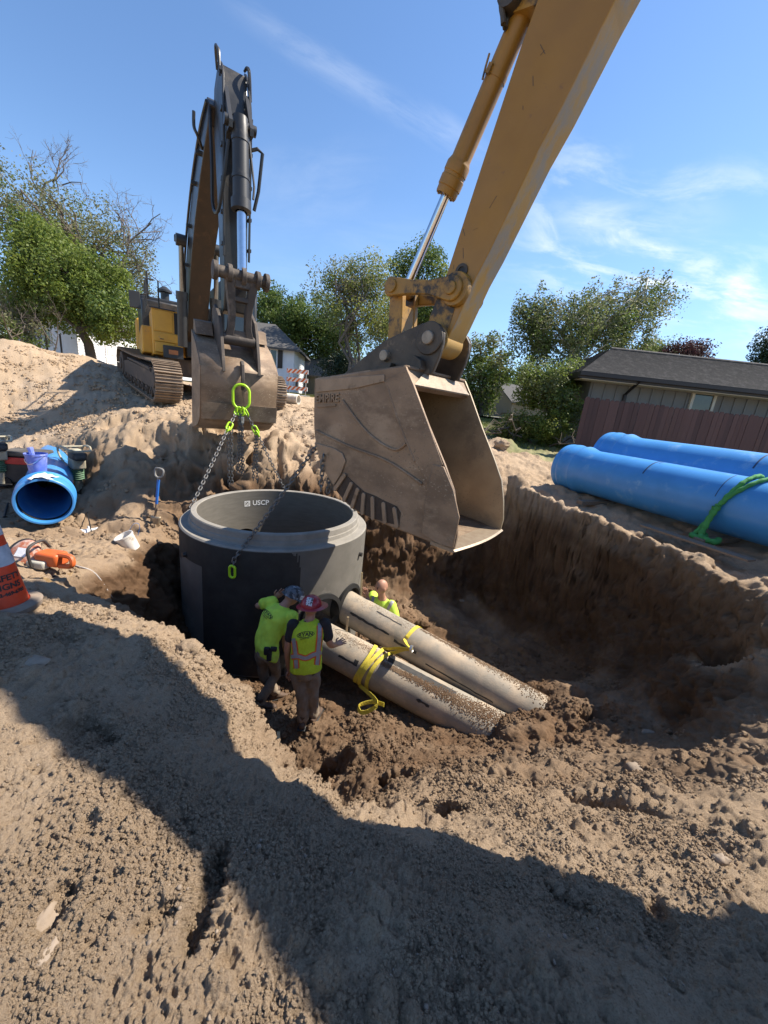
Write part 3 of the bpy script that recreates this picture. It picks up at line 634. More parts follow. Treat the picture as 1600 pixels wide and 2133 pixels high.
CHROME = mat('chrome rod', (.62, .63, .66), (.55, .56, .6), 14, .12, 1.0)
GLASS = mat('dark glass', (.02, .025, .03), None, 3, .08, spec=.7)
BLK = mat('black paint machine', (.022, .022, .023), (.03, .029, .028), 4, .42, bump=.08, bscale=50, c3=(.10, .085, .065), s3=3.2, lo3=.6, hi3=.72)
NA = Vector((.083, 5.12, 0)); NW = Vector((.62, .785, 0)).normalized(); NH = Vector((NW.y, -NW.x, 0)); NF = frame(NA, NH, NW)
def N_px(x, y, off=0.0):
    """point of the side-plate plane seen at a pixel of the photograph, in (s, z) of the arm's own frame"""
    d = ray(x, y); o = np.array(NF(0, off, 0)); w = np.array(NW); t = ((o-CAM)@w)/(d@w); p = CAM+d*t; return (float((p-np.array(NA))@np.array(NH)), float(p[2]))
CAMV = Vector(CAM); NK = .79
near = thing('excavator', CAMV+NK*(NF(8.6, .75, -.8)-CAMV), 'yellow excavator whose arm comes in from the upper right, wide toothless bucket over the pit', 'excavator')
# bucket: profile in the arm plane, back (s<0) to lip (s>0)
top = [(0.0, 1.44), (-.9, 1.325)]
arc = spline([(-1.71, 1.22), (-1.69, .8), (-1.64, .38), (-1.47, 0.0), (-1.17, -.31), (-.83, -.53), (-.46, -.61), (-.04, -.645), (.57, -.66), (1.06, -.69)], 3)
P_shell = [(float(a), float(c)) for a, c in top+[tuple(p) for p in arc]]
wid = lambda a, c: 1.54-.16*max(0, min(1, a/1.1))
bucket = None
b = MB(); vs = []; kW = 6
for a, c in P_shell:
    for j in range(kW+1): vs.append(NF(a, wid(a, c)*j/kW, c))
b.add(vs, [(i*(kW+1)+j, (i+1)*(kW+1)+j, (i+1)*(kW+1)+j+1, i*(kW+1)+j+1) for i in range(len(P_shell)-1) for j in range(kW)])
bucket = b.build('bucket', [STEEL], near, 30, fix=False)
q = bucket.modifiers.new('thickness', 'SOLIDIFY'); q.thickness = .035; q.offset = 0
front = [(0.0, 1.44), (.15, 1.23), (.45, .77), (.76, .33), (.93, .06), (1.02, -.22), (1.075, -.5), (1.10, -.72)]
side = P_shell+[(a, c) for a, c in reversed(front[1:-1])]
for nm, o0, o1 in (('near', -.02, .018), ('far', None, None)):
    b = MB()
    if o0 is not None: b.prism(side, NF, o0, o1)
    else: b.prism(side, NF, 0, 0, o0f=lambda a, c: wid(a, c)-.018, o1f=lambda a, c: wid(a, c)+.02)
    b.build('side_plate', [STEEL if nm == 'near' else STEELIN], bucket, 25, bevel=.004)
# torque box closing the throat under the ears
b = MB(); b.prism([(-.02, 1.425), (.13, 1.22), (.05, 1.17), (-.35, 1.20), (-.4, 1.37)], NF, .02, 1.52); b.build('torque_tube', STEEL, bucket, 25, bevel=.008)
b = MB(); b.add([NF(.135, .03, 1.235), NF(.135, 1.50, 1.235), NF(.05, 1.22, 1.395), NF(.05, .32, 1.395)], [(0, 1, 2, 3)]); b.build('throat_plate', EDGE, bucket, 0, fix=False)
def plate(poly, o0, o1, name, m_, bev=.006):
    b = MB(); b.prism(poly, NF, o0, o1); return b.build(name, m_, bucket, 25, bevel=bev)
def bar(p0, p1, w, n=6):
    """stadium outline between two (s, z) points"""
    p0, p1 = np.array(p0), np.array(p1); d = (p1-p0)/np.linalg.norm(p1-p0); nrm = np.array([-d[1], d[0]]); out = []
    for c, s0 in ((p1, -pi/2), (p0, pi/2)):
        for i in range(n+1):
            a = s0+pi*i/n; out.append(tuple(c+(d*cos(a)+nrm*sin(a))*w/2))
    return out
px = lambda *pts: [N_px(x, y, -.02) for x, y in pts]
Z3 = lambda zx, zy: (640+zx/3.333, 540+zy/3.333)
band = [front[0], front[1], front[2], front[3], front[4], front[5]]
plate(px(*[Z3(*p) for p in ((540, 850), (694, 760), (740, 868), (845, 1150), (945, 1425), (850, 1570), (760, 1420), (640, 1120))]), -.038, -.02, 'side_liner', STEEL)
plate(px(*[Z3(*p) for p in ((880, 1420), (955, 1440), (1020, 1600), (1062, 1790), (1040, 1900), (1020, 2000), (940, 1985), (800, 1905), (812, 1800), (840, 1600))]), -.052, -.02, 'side_cutter', STEEL, .008)
plate(px(*[Z3(*p) for p in ((64, 832), (540, 800), (540, 850), (330, 900), (66, 925))]), -.035, -.02, 'top_band', STEELW)
plate(px(*[Z3(*p) for p in ((262, 1490), (320, 1545), (400, 1615), (470, 1640), (545, 1680), (625, 1715), (650, 1760), (640, 1850), (545, 1825), (460, 1800), (385, 1765), (315, 1720), (255, 1665), (195, 1595))]), -.027, -.019, 'packed_soil', mat('oily packed soil', (.03, .018, .011), (.05, .03, .018), 20, .7, bump=.6, bscale=50), .002)
for (x0, y0, x1, y1) in ((265, 1500, 200, 1595), (312, 1560, 262, 1670), (357, 1600, 318, 1715), (398, 1635, 388, 1760), (460, 1660, 462, 1795), (536, 1700, 545, 1820), (612, 1735, 628, 1850)):
    a, c = px(Z3(x0, y0), Z3(x1, y1)); plate(bar(a, c, .066), -.052, -.02, 'wear_bar', STEELW, .005)
plate(px(*[Z3(*p) for p in ((66, 1275), (190, 1310), (250, 1345), (272, 1400), (240, 1490), (190, 1570), (130, 1480), (85, 1370))]), -.04, -.02, 'heel_plate', STEELW, .008)
b = MB()
for pts in (((68, 1190), (300, 1300), (560, 1400), (800, 1560)), ((250, 980), (420, 1200), (600, 1320), (690, 1280)), ((560, 880), (640, 1130), (750, 1400))):
    pth = [NF(a, -.028, c) for a, c in px(*[Z3(*p) for p in pts])]; b.tube([Vector(v) for v in spline(pth, 6)], .019, 7)
b.build('weld_seam', STEEL, bucket)
lm = text_mesh('EMPIRE', .165, .012, .004); a, c = px(Z3(142, 968))[0]
for v in lm.vertices: v.co = NF(a+v.co.x, -.03-v.co.z*.8, c+v.co.y+v.co.x*.10)
link('raised_lettering', lm, STEEL, bucket, 0)
b = MB(); a, c = px(Z3(70, 1015))[0]; b.prism([(a, c), (a+.42, c+.05), (a+.42, c+.025), (a, c-.03)], NF, -.035, -.02); b.build('letter_bar', STEEL, bucket, 0)
lip = [(1.02, -.62), (1.10, -.60), (1.16, -.70), (1.10, -.755), (.80, -.72), (.80, -.68)]
b = MB()
for j in range(9):
    o0 = -.03+1.46*j/9; o1 = -.03+1.46*(j+1)/9
pts = [NF(1.02, -.03, -.675), NF(1.02, 1.42, -.675)]
k = 14; vs = []
for j in range(k+1):
    o_ = -.03+1.46*j/k; bulge = .06*sin(pi*j/k)
    for a, c in ((.72, -.655), (1.06+bulge, -.665), (1.085+bulge, -.685), (1.06+bulge, -.705), (.72, -.70)): vs.append(NF(a, o_, c))
b.add(vs, [(i*5+j, i*5+(j+1) % 5, (i+1)*5+(j+1) % 5, (i+1)*5+j) for i in range(k) for j in range(5)]+[(0, 1, 2, 3, 4), tuple(k*5+j for j in (4, 3, 2, 1, 0))])
b.build('cutting_edge', EDGE, bucket, 30)
# ears
ear = [(-1.75, 1.19), (-1.45, 1.40), (-.75, 1.83), (-.12, 2.03), (.02, 2.05), (.14, 2.01), (.22, 1.90), (.23, 1.78), (.20, 1.62), (.12, 1.40), (-.1, 1.38)]
for o in (.40, 1.09):
    b = MB(); b.prism(ear, NF, o, o+.06); b.build('ear', STEELD, bucket, 30, bevel=.01)
    s_ = -1 if o < .7 else 1; oo = o if s_ < 0 else o+.06
    b = MB(); b.prism([(.02+.205*cos(t), 1.84+.205*sin(t)) for t in np.linspace(0, 2*pi, 28, endpoint=False)], NF, oo, oo+s_*.03); b.build('boss', STEELD, bucket, 30, bevel=.008)
b = MB()
for (a, c, r) in ((.02, 1.84, .085), (-.69, 1.62, .075)): b.cyl(NF(a, .33, c), NF(a, 1.22, c), r, n=28)
b.build('pivot_pin', mat('pin end steel', (.30, .25, .19), (.2, .16, .12), 14, .5, .4), bucket, 30, bevel=.008)
b = MB(); b.prism([(-.95, 1.33), (-.55, 1.38), (-.5, 1.52), (-.7, 1.50)], NF, .30, .40); b.build('gusset', STEELD, bucket, 25, bevel=.006); b = MB(); b.prism([(-.15, 1.42), (.02, 1.44), (.0, 1.56), (-.12, 1.62)], NF, .28, .40); b.build('gusset', STEELD, bucket, 25, bevel=.006)
# stick: tapered box
O0, O1 = .55, .95
left = [(-.15, 1.98), (-.13, 2.15), (.05, 2.63), (.33, 3.70), (.59, 4.66), (1.15, 6.4), (1.45, 7.15)]
right = [(2.05, 7.0), (2.42, 6.45), (2.2, 6.1), (1.46, 4.66), (1.17, 4.02), (.99, 3.68), (.61, 2.80), (.48, 2.54), (.28, 2.03), (.20, 1.86), (.13, 1.72), (.02, 1.66), (-.08, 1.70), (-.14, 1.80)]
stick = [*left, *right]
b = MB(); n = len(stick); b.prism(stick, NF, O0, O1)
me_i = [0]*n+[0, 0]
for i in range(n):
    a0, a1 = stick[i], stick[(i+1) % n]
    if len(left)+1 <= i < len(stick)-3: me_i[i] = 1
b.mi = me_i
st = b.build('stick', [CATY, CATW], near, 20, bevel=.012)
b = MB(); low = [(-.135, 1.98), (-.115, 2.15), (.03, 2.56), (.06, 2.62), (.2, 2.50), (.24, 2.2), (.18, 1.92), (.1, 1.76), (.0, 1.70), (-.1, 1.76)]
b.prism(low, NF, O0-.006, O0+.01); b.build('greasy_end', CATG, st, 0)
b = MB(); b.cyl(NF(.02, O0-.012, 1.84), NF(.02, O1+.012, 1.84), .185, n=32); b.build('stick_boss', CATW, st, 30, bevel=.01)
p2 = N_px(940, 600, .45); hole_ = N_px(962, 565, .55)
b = MB(); b.lathe([(.085, -.012), (.085, .012), (.05, .012), (.05, -.012)], NF(hole_[0], O0-.004, hole_[1]), NW, n=24, closed=True); b.build('hole_collar', STEELD, st)
b = MB(); b.cyl(NF(hole_[0], O0-.003, hole_[1]), NF(hole_[0], O0+.01, hole_[1]), .05, n=20); b.build('hole', RUBBER, st, 0)  # black disc; the shade inside the hole is put into its colour
b = MB(); b.lathe([(.19, -.05), (.2, -.02), (.2, .02), (.13, .05), (.1, -.05)], NF(p2[0]+.03, O0-.03, p2[1]), NW, n=32, closed=True); b.build('link_boss', CATG, st, 35)
b = MB()
for i in range(9):
    t = rnd.random(); a0 = left[2][0]+(left[4][0]-left[2][0])*t; c0 = left[2][1]+(left[4][1]-left[2][1])*t; w = .25+.55*t; a = a0+rnd.uniform(.08, .8)*w; c = c0-.2*(a-a0)
    L_ = rnd.uniform(.02, .13); tl = rnd.uniform(.2, 2.2); b.prism([(a, c), (a+.006, c), (a+.006+L_*cos(tl), c+L_*sin(tl)), (a+L_*cos(tl), c+L_*sin(tl))], NF, O0-.002, O0+.001)
tag(b.build('scratch', STEELD, st, 0), kind='stuff')
b = MB(); a, c = .36, 2.22; b.prism([(.10, 2.02), (.36, 2.22), (.37, 2.25), (.36, 2.26)], NF, O0, O1)
# links, pins, bucket cylinder
p1 = N_px(815, 595, .42)
def link_arm(o0, o1, p, q, r0, r1, waist, m_, name, parent):
    p, q = np.array(p), np.array(q); d = (q-p)/np.linalg.norm(q-p); nr = np.array([-d[1], d[0]]); L_ = np.linalg.norm(q-p); pts = []
    for t in np.linspace(pi/2+.5, 3*pi/2-.5, 10): pts.append(tuple(p+(d*cos(t)+nr*sin(t))*r0))
    pts.append(tuple(p+d*L_*.35-nr*waist)); pts.append(tuple(p+d*L_*.65-nr*waist))
    for t in np.linspace(-pi/2-.0+.5-.5, pi/2, 10): pts.append(tuple(q+(d*cos(t)+nr*sin(t))*r1))
    pts.append(tuple(p+d*L_*.65+nr*waist)); pts.append(tuple(p+d*L_*.35+nr*waist))
    b = MB(); b.prism(pts, NF, o0, o1); return b.build(name, m_, parent, 30, bevel=.012)
for o in (.43, .98): link_arm(o, o+.085, p1, p2, .14, .15, .085, CATG, 'guide_link', near)
b = MB(); b.cyl(NF(p1[0], .40, p1[1]), NF(p1[0], 1.10, p1[1]), .085, n=24); b.cyl(NF(p2[0], .40, p2[1]), NF(p2[0], 1.10, p2[1]), .08, n=24); b.build('link_pin', CATG, near, 30, bevel=.008)
p3 = (-.69, 1.62); p1l = (p1[0]-.02, p1[1]-.02)
for o in (.56, .86): link_arm(o, o+.09, p1l, p3, .13, .13, .12, CATG, 'bucket_link', near)
b = MB(); b.prism([(p1[0]+.02, p1[1]-.2), (p1[0]+.1, p1[1]-.2), (p3[0]+.1, p3[1]+.15), (p3[0]+.0, p3[1]+.15)], NF, .65, .86); b.build('link_web', CATG, near, 20)
R0, R1 = np.array((p1[0]-.02+.02, p1[1])), np.array((.80, 5.90)); dd = (R1-R0)/np.linalg.norm(R1-R0); OC = .75
cp = lambda t: NF(*(lambda v: (v[0], OC, v[1]))(R0+dd*t))
R0 = np.array((-.98, 2.62)); R1 = np.array((.50, 5.18)); dd = (R1-R0)/np.linalg.norm(R1-R0)
# rod eye sits on the link pin: draw the axis so that it runs from the pin up to the barrel
R0 = np.array((p1[0]-.02, p1[1])); far_ = np.array(N_px(1085, 40, OC)); dd = (far_-R0)/np.linalg.norm(far_-R0); Lc = np.linalg.norm(far_-R0)
tg = np.array(N_px(934, 405, OC)); tg = float((tg-R0)@dd)
cyl_ = MB(); cyl_.cyl(cp(0.0), cp(tg), .06, n=28); cyl_.build('rod', CHROME, near, 40)
b = MB(); axis = Vector(cp(1))-Vector(cp(0)); b.lathe([(.07, tg-.02), (.135, tg-.02), (.14, tg), (.14, tg+.05), (.150, tg+.06), (.150, tg+.16), (.142, tg+.17), (.142, tg+.2), (.15, tg+.21), (.15, tg+.3), (.14, tg+.32), (.122, tg+.36), (.12, tg+1.1), (.125, tg+1.1), (.125, tg+1.16), (.12, tg+1.16), (.118, Lc), (.118, Lc+.45), (.02, Lc+.5)], cp(0), axis, n=36)
barrel = b.build('cylinder_barrel', CATY, near, 30)
for i in range(10):
    b = MB(); a = 2*pi*i/10; ax_ = Vector(axis).normalized(); u = ax_.orthogonal().normalized(); w = ax_.cross(u); p = Vector(cp(tg-.035))+(u*cos(a)+w*sin(a))*.112; b.cyl(p, p+ax_*.03, .016, n=6); b.build('gland_bolt', CATG, barrel, 0)
b = MB(); u = -NW; p = Vector(cp(tg+1.13)); ax_ = Vector(axis).normalized(); w = ax_.cross(NW).normalized()
b.box(p-NW*.13+w*.02, (.05, .05, .09), (NW, w, ax_)); b.tube([p-NW*.14+w*.05-ax_*.1, p-NW*.15+w*.07, p-NW*.12+w*.12+ax_*.12], .012, 6); b.build('clamp', CATG, barrel, 30)
b = MB()
for k_ in range(3):
    o_ = OC-.1-.05*k_; b.tube([Vector(v) for v in spline([NF(.35, o_, 4.95), NF(.25+.03*k_, o_-.05, 5.25), NF(.45, o_-.1, 5.55), NF(.85, o_, 5.7)], 6)], .028, 8)
b.cyl(NF(far_[0]-.05, .5, far_[1]+.1), NF(far_[0]-.05, 1.0, far_[1]+.1), .13, n=20)
b.build('hydraulic_hose', STEELD, near, 40)
b = MB(); b.prism([(.42, 5.05), (.75, 5.0), (1.15, 6.4), (.85, 6.2)], NF, .6, .9); b.build('cylinder_bracket', CATG, near, 20)
# boom and machine: outside the picture, it stands there and throws the shadow over the bank
boom = [(float(a), float(c)) for a, c in spline([(1.75, 6.7), (2.6, 6.2), (3.27, 5.72), (4.1, 5.36), (4.9, 5.02), (5.7, 4.98), (6.6, 4.6), (7.5, 3.4), (8.3, 1.7), (7.5, 1.4), (6.6, 2.4), (5.9, 2.95), (5.3, 3.05), (4.9, 3.15), (4.5, 3.75), (3.9, 4.0), (3.2, 4.2), (2.7, 4.75), (2.2, 5.4), (1.85, 5.9)], 3, True)]
b = MB(); b.prism(boom, NF, .55, .95); b.build('boom', CATY, near, 20, bevel=.012)
b = MB(); b.cyl(NF(2.0, .35, 6.2), NF(2.0, 1.15, 6.2), .12); b.build('boom_pin', STEELD, near, 30); b = MB(); b.cyl(NF(5.6, .3, 4.0), NF(5.6, 1.2, 4.0), .1); b.build('boom_pin', STEELD, near, 30)
for o in (.22, 1.16):
    b = MB(); b.cyl(NF(5.6, o, 4.0), NF(6.8, o, 2.2), .06); b.cyl(NF(6.0, o, 3.3), NF(7.6, o, .9), .11); b.build('boom_cylinder', CATY, near, 40)
b = MB(); b.box(NF(10.2, .75, .95), (4.6, 3.0, 1.1), (NH, NW, Vector((0, 0, 1)))); b.box(NF(12.0, .75, 1.8), (1.2, 3.0, .7), (NH, NW, Vector((0, 0, 1)))); b.build('house', CATY, near, 20, bevel=.04)
b = MB(); b.prism([(7.5, .5), (9.2, .5), (9.2, 2.6), (7.9, 2.6), (7.6, 1.6)], NF, -.75, .25); b.build('cab', GLASS, near, 20, bevel=.05)
for o in (-1.1, 2.0):
    b = MB(); b.prism(bar((7.6, -.3), (11.6, -.3), 1.0, 10), NF, o, o+.6); b.build('track', STEELD, near, 30)

NT = Matrix.Translation(CAMV) @ Matrix.Scale(NK, 4) @ Matrix.Translation(-CAMV)   # the drawing above is in 1.27 m units
for o in near.children_recursive:
    o.data.transform(NT)
    for q in o.modifiers:
        if q.type == 'SOLIDIFY': q.thickness *= NK
NFr = NF
NF = lambda a, b, c: NT @ NFr(a, b, c)
# ------------------------------------------------------------------ far excavator (black boom, tracks, yellow front)
FK = Vector((-3.08, 7.77, 0)); FZ = radians(-34); FH = Vector((sin(FZ), cos(FZ), 0)); FWd = Vector((FH.y, -FH.x, 0)); FF = frame(FK, FH, FWd)   # s grows towards the machine
CATO = mat('orange yellow paint', (.60, .32, .03), (.54, .28, .03), 3, .45, bump=.05, c3=(.36, .22, .08), s3=4, lo3=.6, hi3=.7)
BOOMB = mat('black boom paint', (.020, .021, .022), (.032, .031, .030), 3, .38, bump=.1, bscale=40, c3=(.09, .072, .054), s3=2.0, lo3=.55, hi3=.72, rvar=.1)
TRACK = mat('dusty track steel', (.26, .19, .13), (.20, .145, .10), 5, .8, .15, bump=.35, bscale=40, c3=(.11, .085, .065), s3=4, lo3=.55, hi3=.65)
TRACKD = mat('dirty track frame', (.105, .078, .058), (.07, .054, .042), 5, .8, bump=.35, bscale=30, c3=(.17, .12, .08), s3=2, lo3=.52, hi3=.66)
far = thing('excavator', (-7.0, 14.1, .6), 'black-armed excavator on dusty tracks across the pit holding the chains', 'excavator')
# tracks turned a little against the upper works
TZ = radians(-42); TH_ = Vector((sin(TZ), cos(TZ), 0)); TW = Vector((TH_.y, -TH_.x, 0)); TO = Vector((-5.25, 11.95, 0)); tilt = .09
TUP = Vector((-TH_.x*tilt, -TH_.y*tilt, 1)).normalized(); TF = lambda a, b, c: TO+TH_*a+TW*b+Vector((0, 0, .42+a*tilt))+TUP*c
def belt(L, r, n, sag=.03):
    """closed track path as (s, z, tangent angle)"""
    per = 2*L+2*pi*r; out = []
    for i in range(n):
        d = per*i/n
        if d < L: out.append((d, 2*r-.05*sin(pi*d/L), 0))
        elif d < L+pi*r: a = (d-L)/r; out.append((L+r*sin(a), r+r*cos(a), -a))
        elif d < 2*L+pi*r: out.append((L-(d-L-pi*r), 0, pi))
        else: a = (d-2*L-pi*r)/r; out.append((-r*sin(a), r-r*cos(a), pi-a))
    return out
shoe_m = MB()
shoe_m.add([(-.105, -.33, 0), (.105, -.33, 0), (.105, .33, 0), (-.105, .33, 0), (-.105, -.33, -.03), (.105, -.33, -.03), (.105, .33, -.03), (-.105, .33, -.03)], [(0, 1, 2, 3), (7, 6, 5, 4), (0, 4, 5, 1), (1, 5, 6, 2), (2, 6, 7, 3), (3, 7, 4, 0)])
for x_ in (-.09, .0, .085): shoe_m.box((x_, 0, .018), (.022, .66, .036))
shoe_me = shoe_m.mesh('track_shoe'); shoe_me.materials.append(TRACK)
LT, RT = 5.5, .52
for off in (-1.52, 1.52):
    b = MB(); fr = lambda a, o, c: TF(a, o+off, c)
    b.prism([(.1, .25), (LT-.1, .25), (LT, .45), (LT-.2, .62), (LT*.8, .72), (.8, .72), (.2, .62), (0, .45)], fr, -.22, .22); b.prism([(.5, .72), (LT*.75, .76), (LT*.75, .82), (.7, .82)], fr, -.26, .26)
    track = b.build('track', TRACKD, far, 25, bevel=.02)
    for a, r_ in ((0, .40), (LT, .41)): b = MB(); b.cyl(fr(a, -.25, RT), fr(a, .25, RT), r_, n=28); b.cyl(fr(a, -.29, RT), fr(a, .29, RT), .2, n=20); b.build('sprocket', TRACKD, track, 30, bevel=.02)
    for i in range(8):
        a = .55+i*(LT-1.1)/7; b = MB(); b.cyl(fr(a, -.24, .15), fr(a, .24, .15), .14, n=18); b.cyl(fr(a, -.27, .15), fr(a, .27, .15), .06, n=12); b.build('roller', TRACKD, track, 30)
    for (a, c, t) in belt(LT, RT, 62):
        M_ = Matrix.Translation(fr(a, 0, c)); xx = TH_*cos(t)+TUP*sin(t); zz = -TH_*sin(t)+TUP*cos(t); yy = zz.cross(xx)
        M_ = M_ @ Matrix([[xx[i], yy[i], zz[i], 0] for i in range(3)]+[[0, 0, 0, 1]])
        inst('track_shoe', shoe_me, track, M_)
b = MB(); b.box(TF(LT/2, 0, .75), (2.2, 2.7, .5), (TH_, TW, TUP)); b.cyl(TF(LT/2, 0, .95), TF(LT/2, 0, 1.2), .95, n=32); b.build('undercarriage', TRACKD, far, 30, bevel=.03)
# upper works; in its frame x = across (right seen from us), s along towards the rear
UO = Vector((-7.05, 13.95, 0)); UF = frame(UO, FH, FWd); ZU = 1.72; ax3 = (FH, FWd, Vector((0, 0, 1)))
def ubox(name, s0, s1, o0, o1, z0, z1, m_, bev=.03, parent=None):
    b = MB(); b.box(UF((s0+s1)/2, (o0+o1)/2, (z0+z1)/2), (abs(s1-s0), abs(o1-o0), z1-z0), ax3); return b.build(name, m_, parent or far, 30, bevel=bev)
hs_ = ubox('house', -1.2, 3.6, -1.55, 1.6, ZU, ZU+.75, CATO, .04)
ubox('engine_hood', .3, 3.4, -1.5, 1.5, ZU+.75, ZU+1.8, BOOMB, .06)
ubox('hood_step', -.35, .3, -1.5, -.45, ZU+.75, ZU+1.6, BOOMB, .05)
ubox('counterweight', 3.6, 4.3, -1.6, 1.6, ZU-.05, ZU+1.5, CATO, .12)
fp = ubox('front_box', -1.75, -.35, -1.30, -.52, ZU-.05, ZU+1.2, CATO, .03)
ubox('door_panel', -1.775, -1.75, -1.25, -.78, ZU+.60, ZU+1.15, CATO, .01, fp); ubox('step_panel', -1.80, -1.75, -1.27, -.56, ZU+.32, ZU+.56, CATO, .012, fp)
ubox('handle_plate', -1.81, -1.80, -1.2, -.95, ZU+.37, ZU+.51, CATO, .004, fp); ubox('latch', -1.825, -1.81, -1.12, -1.03, ZU+.38, ZU+.40, BOOMB, 0, fp)
ubox('black_bay_plate', -1.76, -1.75, -.74, -.56, ZU+.58, ZU+1.15, RUBBER, 0, fp)  # flat black plate; the bay's inner darkness is put into its colour
ubox('lower_step', -1.86, -1.75, -1.25, -.75, ZU+.02, ZU+.3, CATO, .02, fp)
b = MB(); b.box(UF(-1.9, -.8, ZU+.06), (.05, .52, .34), ax3); lb = b.build('front_light', BLK, far, 20, bevel=.01)
b = MB(); b.box(UF(-1.93, -.8, ZU+.06), (.02, .24, .12), ax3); b.build('lamp_lens', mat('orange lens', (.45, .16, .05), None, 9, .3), lb, 0)
b = MB()
for (s0, o0) in ((-1.7, -1.4), (-1.7, -1.1), (-1.1, -1.4), (-.5, -1.4)): b.tube([UF(s0, o0, ZU+1.2), UF(s0, o0, ZU+1.9)], .02, 6)
b.tube([UF(-1.7, -1.2, ZU+1.9), UF(-1.7, -1.4, ZU+1.9), UF(-.5, -1.4, ZU+1.9)], .02, 6); b.tube([UF(-1.7, -1.2, ZU+1.55), UF(-1.7, -1.4, ZU+1.55), UF(-.5, -1.4, ZU+1.55)], .018, 6)
b.tube([UF(-1.8, -1.35, ZU+1.19), UF(-1.8, -.7, ZU+1.19)], .018, 6); b.build('handrail', BLK, far, 40)
b = MB(); b.box(UF(-1.65, -1.36, ZU+1.75), (.06, .05, .7), ax3); b.box(UF(-1.75, -1.68, ZU+1.3), (.14, .26, .42), ax3); b.tube([UF(-1.72, -1.6, ZU+1.45), UF(-1.72, -1.4, ZU+1.5)], .02, 6); b.build('mirror', BLK, far, 20, bevel=.03)
b = MB(); b.lathe([(.13, 0), (.13, .3), (.22, .32), (.22, .38), (.06, .5)], UF(.9, -.75, ZU+1.78), n=20); b.build('exhaust_cap', BLK, far, 40)
cab_f = ubox('cab', -1.9, .1, .5, 1.6, ZU+.3, ZU+2.3, BLK, .08); ubox('windscreen', -1.92, -1.9, .6, 1.5, ZU+.9, ZU+2.2, GLASS, .02, cab_f)
ubox('boom_foot', -1.5, -.2, -.42, .42, ZU+.0, ZU+.9, BLK, .04)
b = MB()
for k_ in range(3): b.tube([Vector(v) for v in spline([UF(-1.5, .1+.12*k_, ZU+.7), UF(-1.95, .15+.12*k_, ZU+.55), UF(-2.0, .15+.12*k_, ZU+.1), UF(-1.7, .2+.12*k_, ZU-.3)], 6)], .035, 8)
b.tube([Vector(v) for v in spline([UF(-1.9, -.45, ZU+2.6), UF(-1.9, -.45, ZU+1.2), UF(-1.95, -.3, ZU+1.0), UF(-1.95, -.05, ZU+.95), UF(-1.9, 0, ZU+.6)], 6)], .035, 8)
b.build('hose', STEELD, far, 40)
# boom
boom_f = [(5.9, 2.15), (6.35, 2.7), (5.5, 3.9), (4.55, 4.8), (3.5, 5.45), (2.4, 5.9), (1.45, 6.1), (1.25, 5.9), (1.4, 5.65), (2.4, 5.2), (3.3, 4.65), (4.0, 4.1), (4.7, 3.35), (5.3, 2.4)]
b = MB(); b.prism(boom_f, FF, -.26, .26); n = len(boom_f)
BOOMU = mat('brown oily boom underside', (.038, .022, .012), (.025, .016, .010), 2, .55, bump=.15, c3=(.075, .040, .02), s3=1.5, stretch=(3, 3, .5))
b.mi = [0]*7+[1]*(n-7)+[0, 0]
bo = b.build('boom', [BOOMB, BOOMU], far, 22, bevel=.02)
for a, c in ((4.75, 4.0), (4.0, 4.7), (3.0, 5.25), (2.2, 5.5)): b = MB(); b.box(FF(a, -.31, c), (.1, .12, .06), ax3); b.build('boom_bracket', BLK, bo, 0)
b = MB(); b.box(FF(4.9, -.45, 4.6), (.12, .22, .16), ax3); b.build('work_light', BLK, bo, 20, bevel=.02)
b = MB(); b.tube([Vector(v) for v in spline([FF(2.0, -.27, 5.5), FF(1.8, -.38, 5.6), FF(1.8, -.44, 5.72), FF(1.78, -.44, 5.95)], 6)], .03, 6); b.build('hook_rail', BLK, bo, 0)
b = MB(); b.tube([Vector(v) for v in spline([FF(6.0, -.29, 2.6), FF(5.2, -.29, 4.2), FF(3.7, -.29, 5.3), FF(2.2, -.29, 5.85), FF(1.3, -.29, 5.95)], 8)], .03, 6); b.tube([Vector(v) for v in spline([FF(5.9, .29, 2.6), FF(5.1, .29, 4.2), FF(3.7, .29, 5.25), FF(2.1, .29, 5.85)], 8)], .03, 6); b.build('boom_pipe', BLK, bo, 40)
for o in (-.43, .43):
    b = MB(); p0, p1 = Vector(FF(5.0, o, 1.95)), Vector(FF(4.6, o, 4.5)); d = (p1-p0); b.cyl(p0, p0+d*.5, .125, n=20); b.cyl(p0+d*.46, p0+d*.54, .15, n=20); lc = b.build('lift_cylinder', BLK, far, 40)
    b = MB(); b.cyl(p0+d*.5, p1, .062, n=16); b.build('rod', mat('dull rod', (.30, .25, .2), None, 9, .3, .8), lc, 40)
    b = MB(); b.cyl(p1-FWd*.12, p1+FWd*.12, .14, n=18); b.build('rod_eye', BLK, lc, 40)
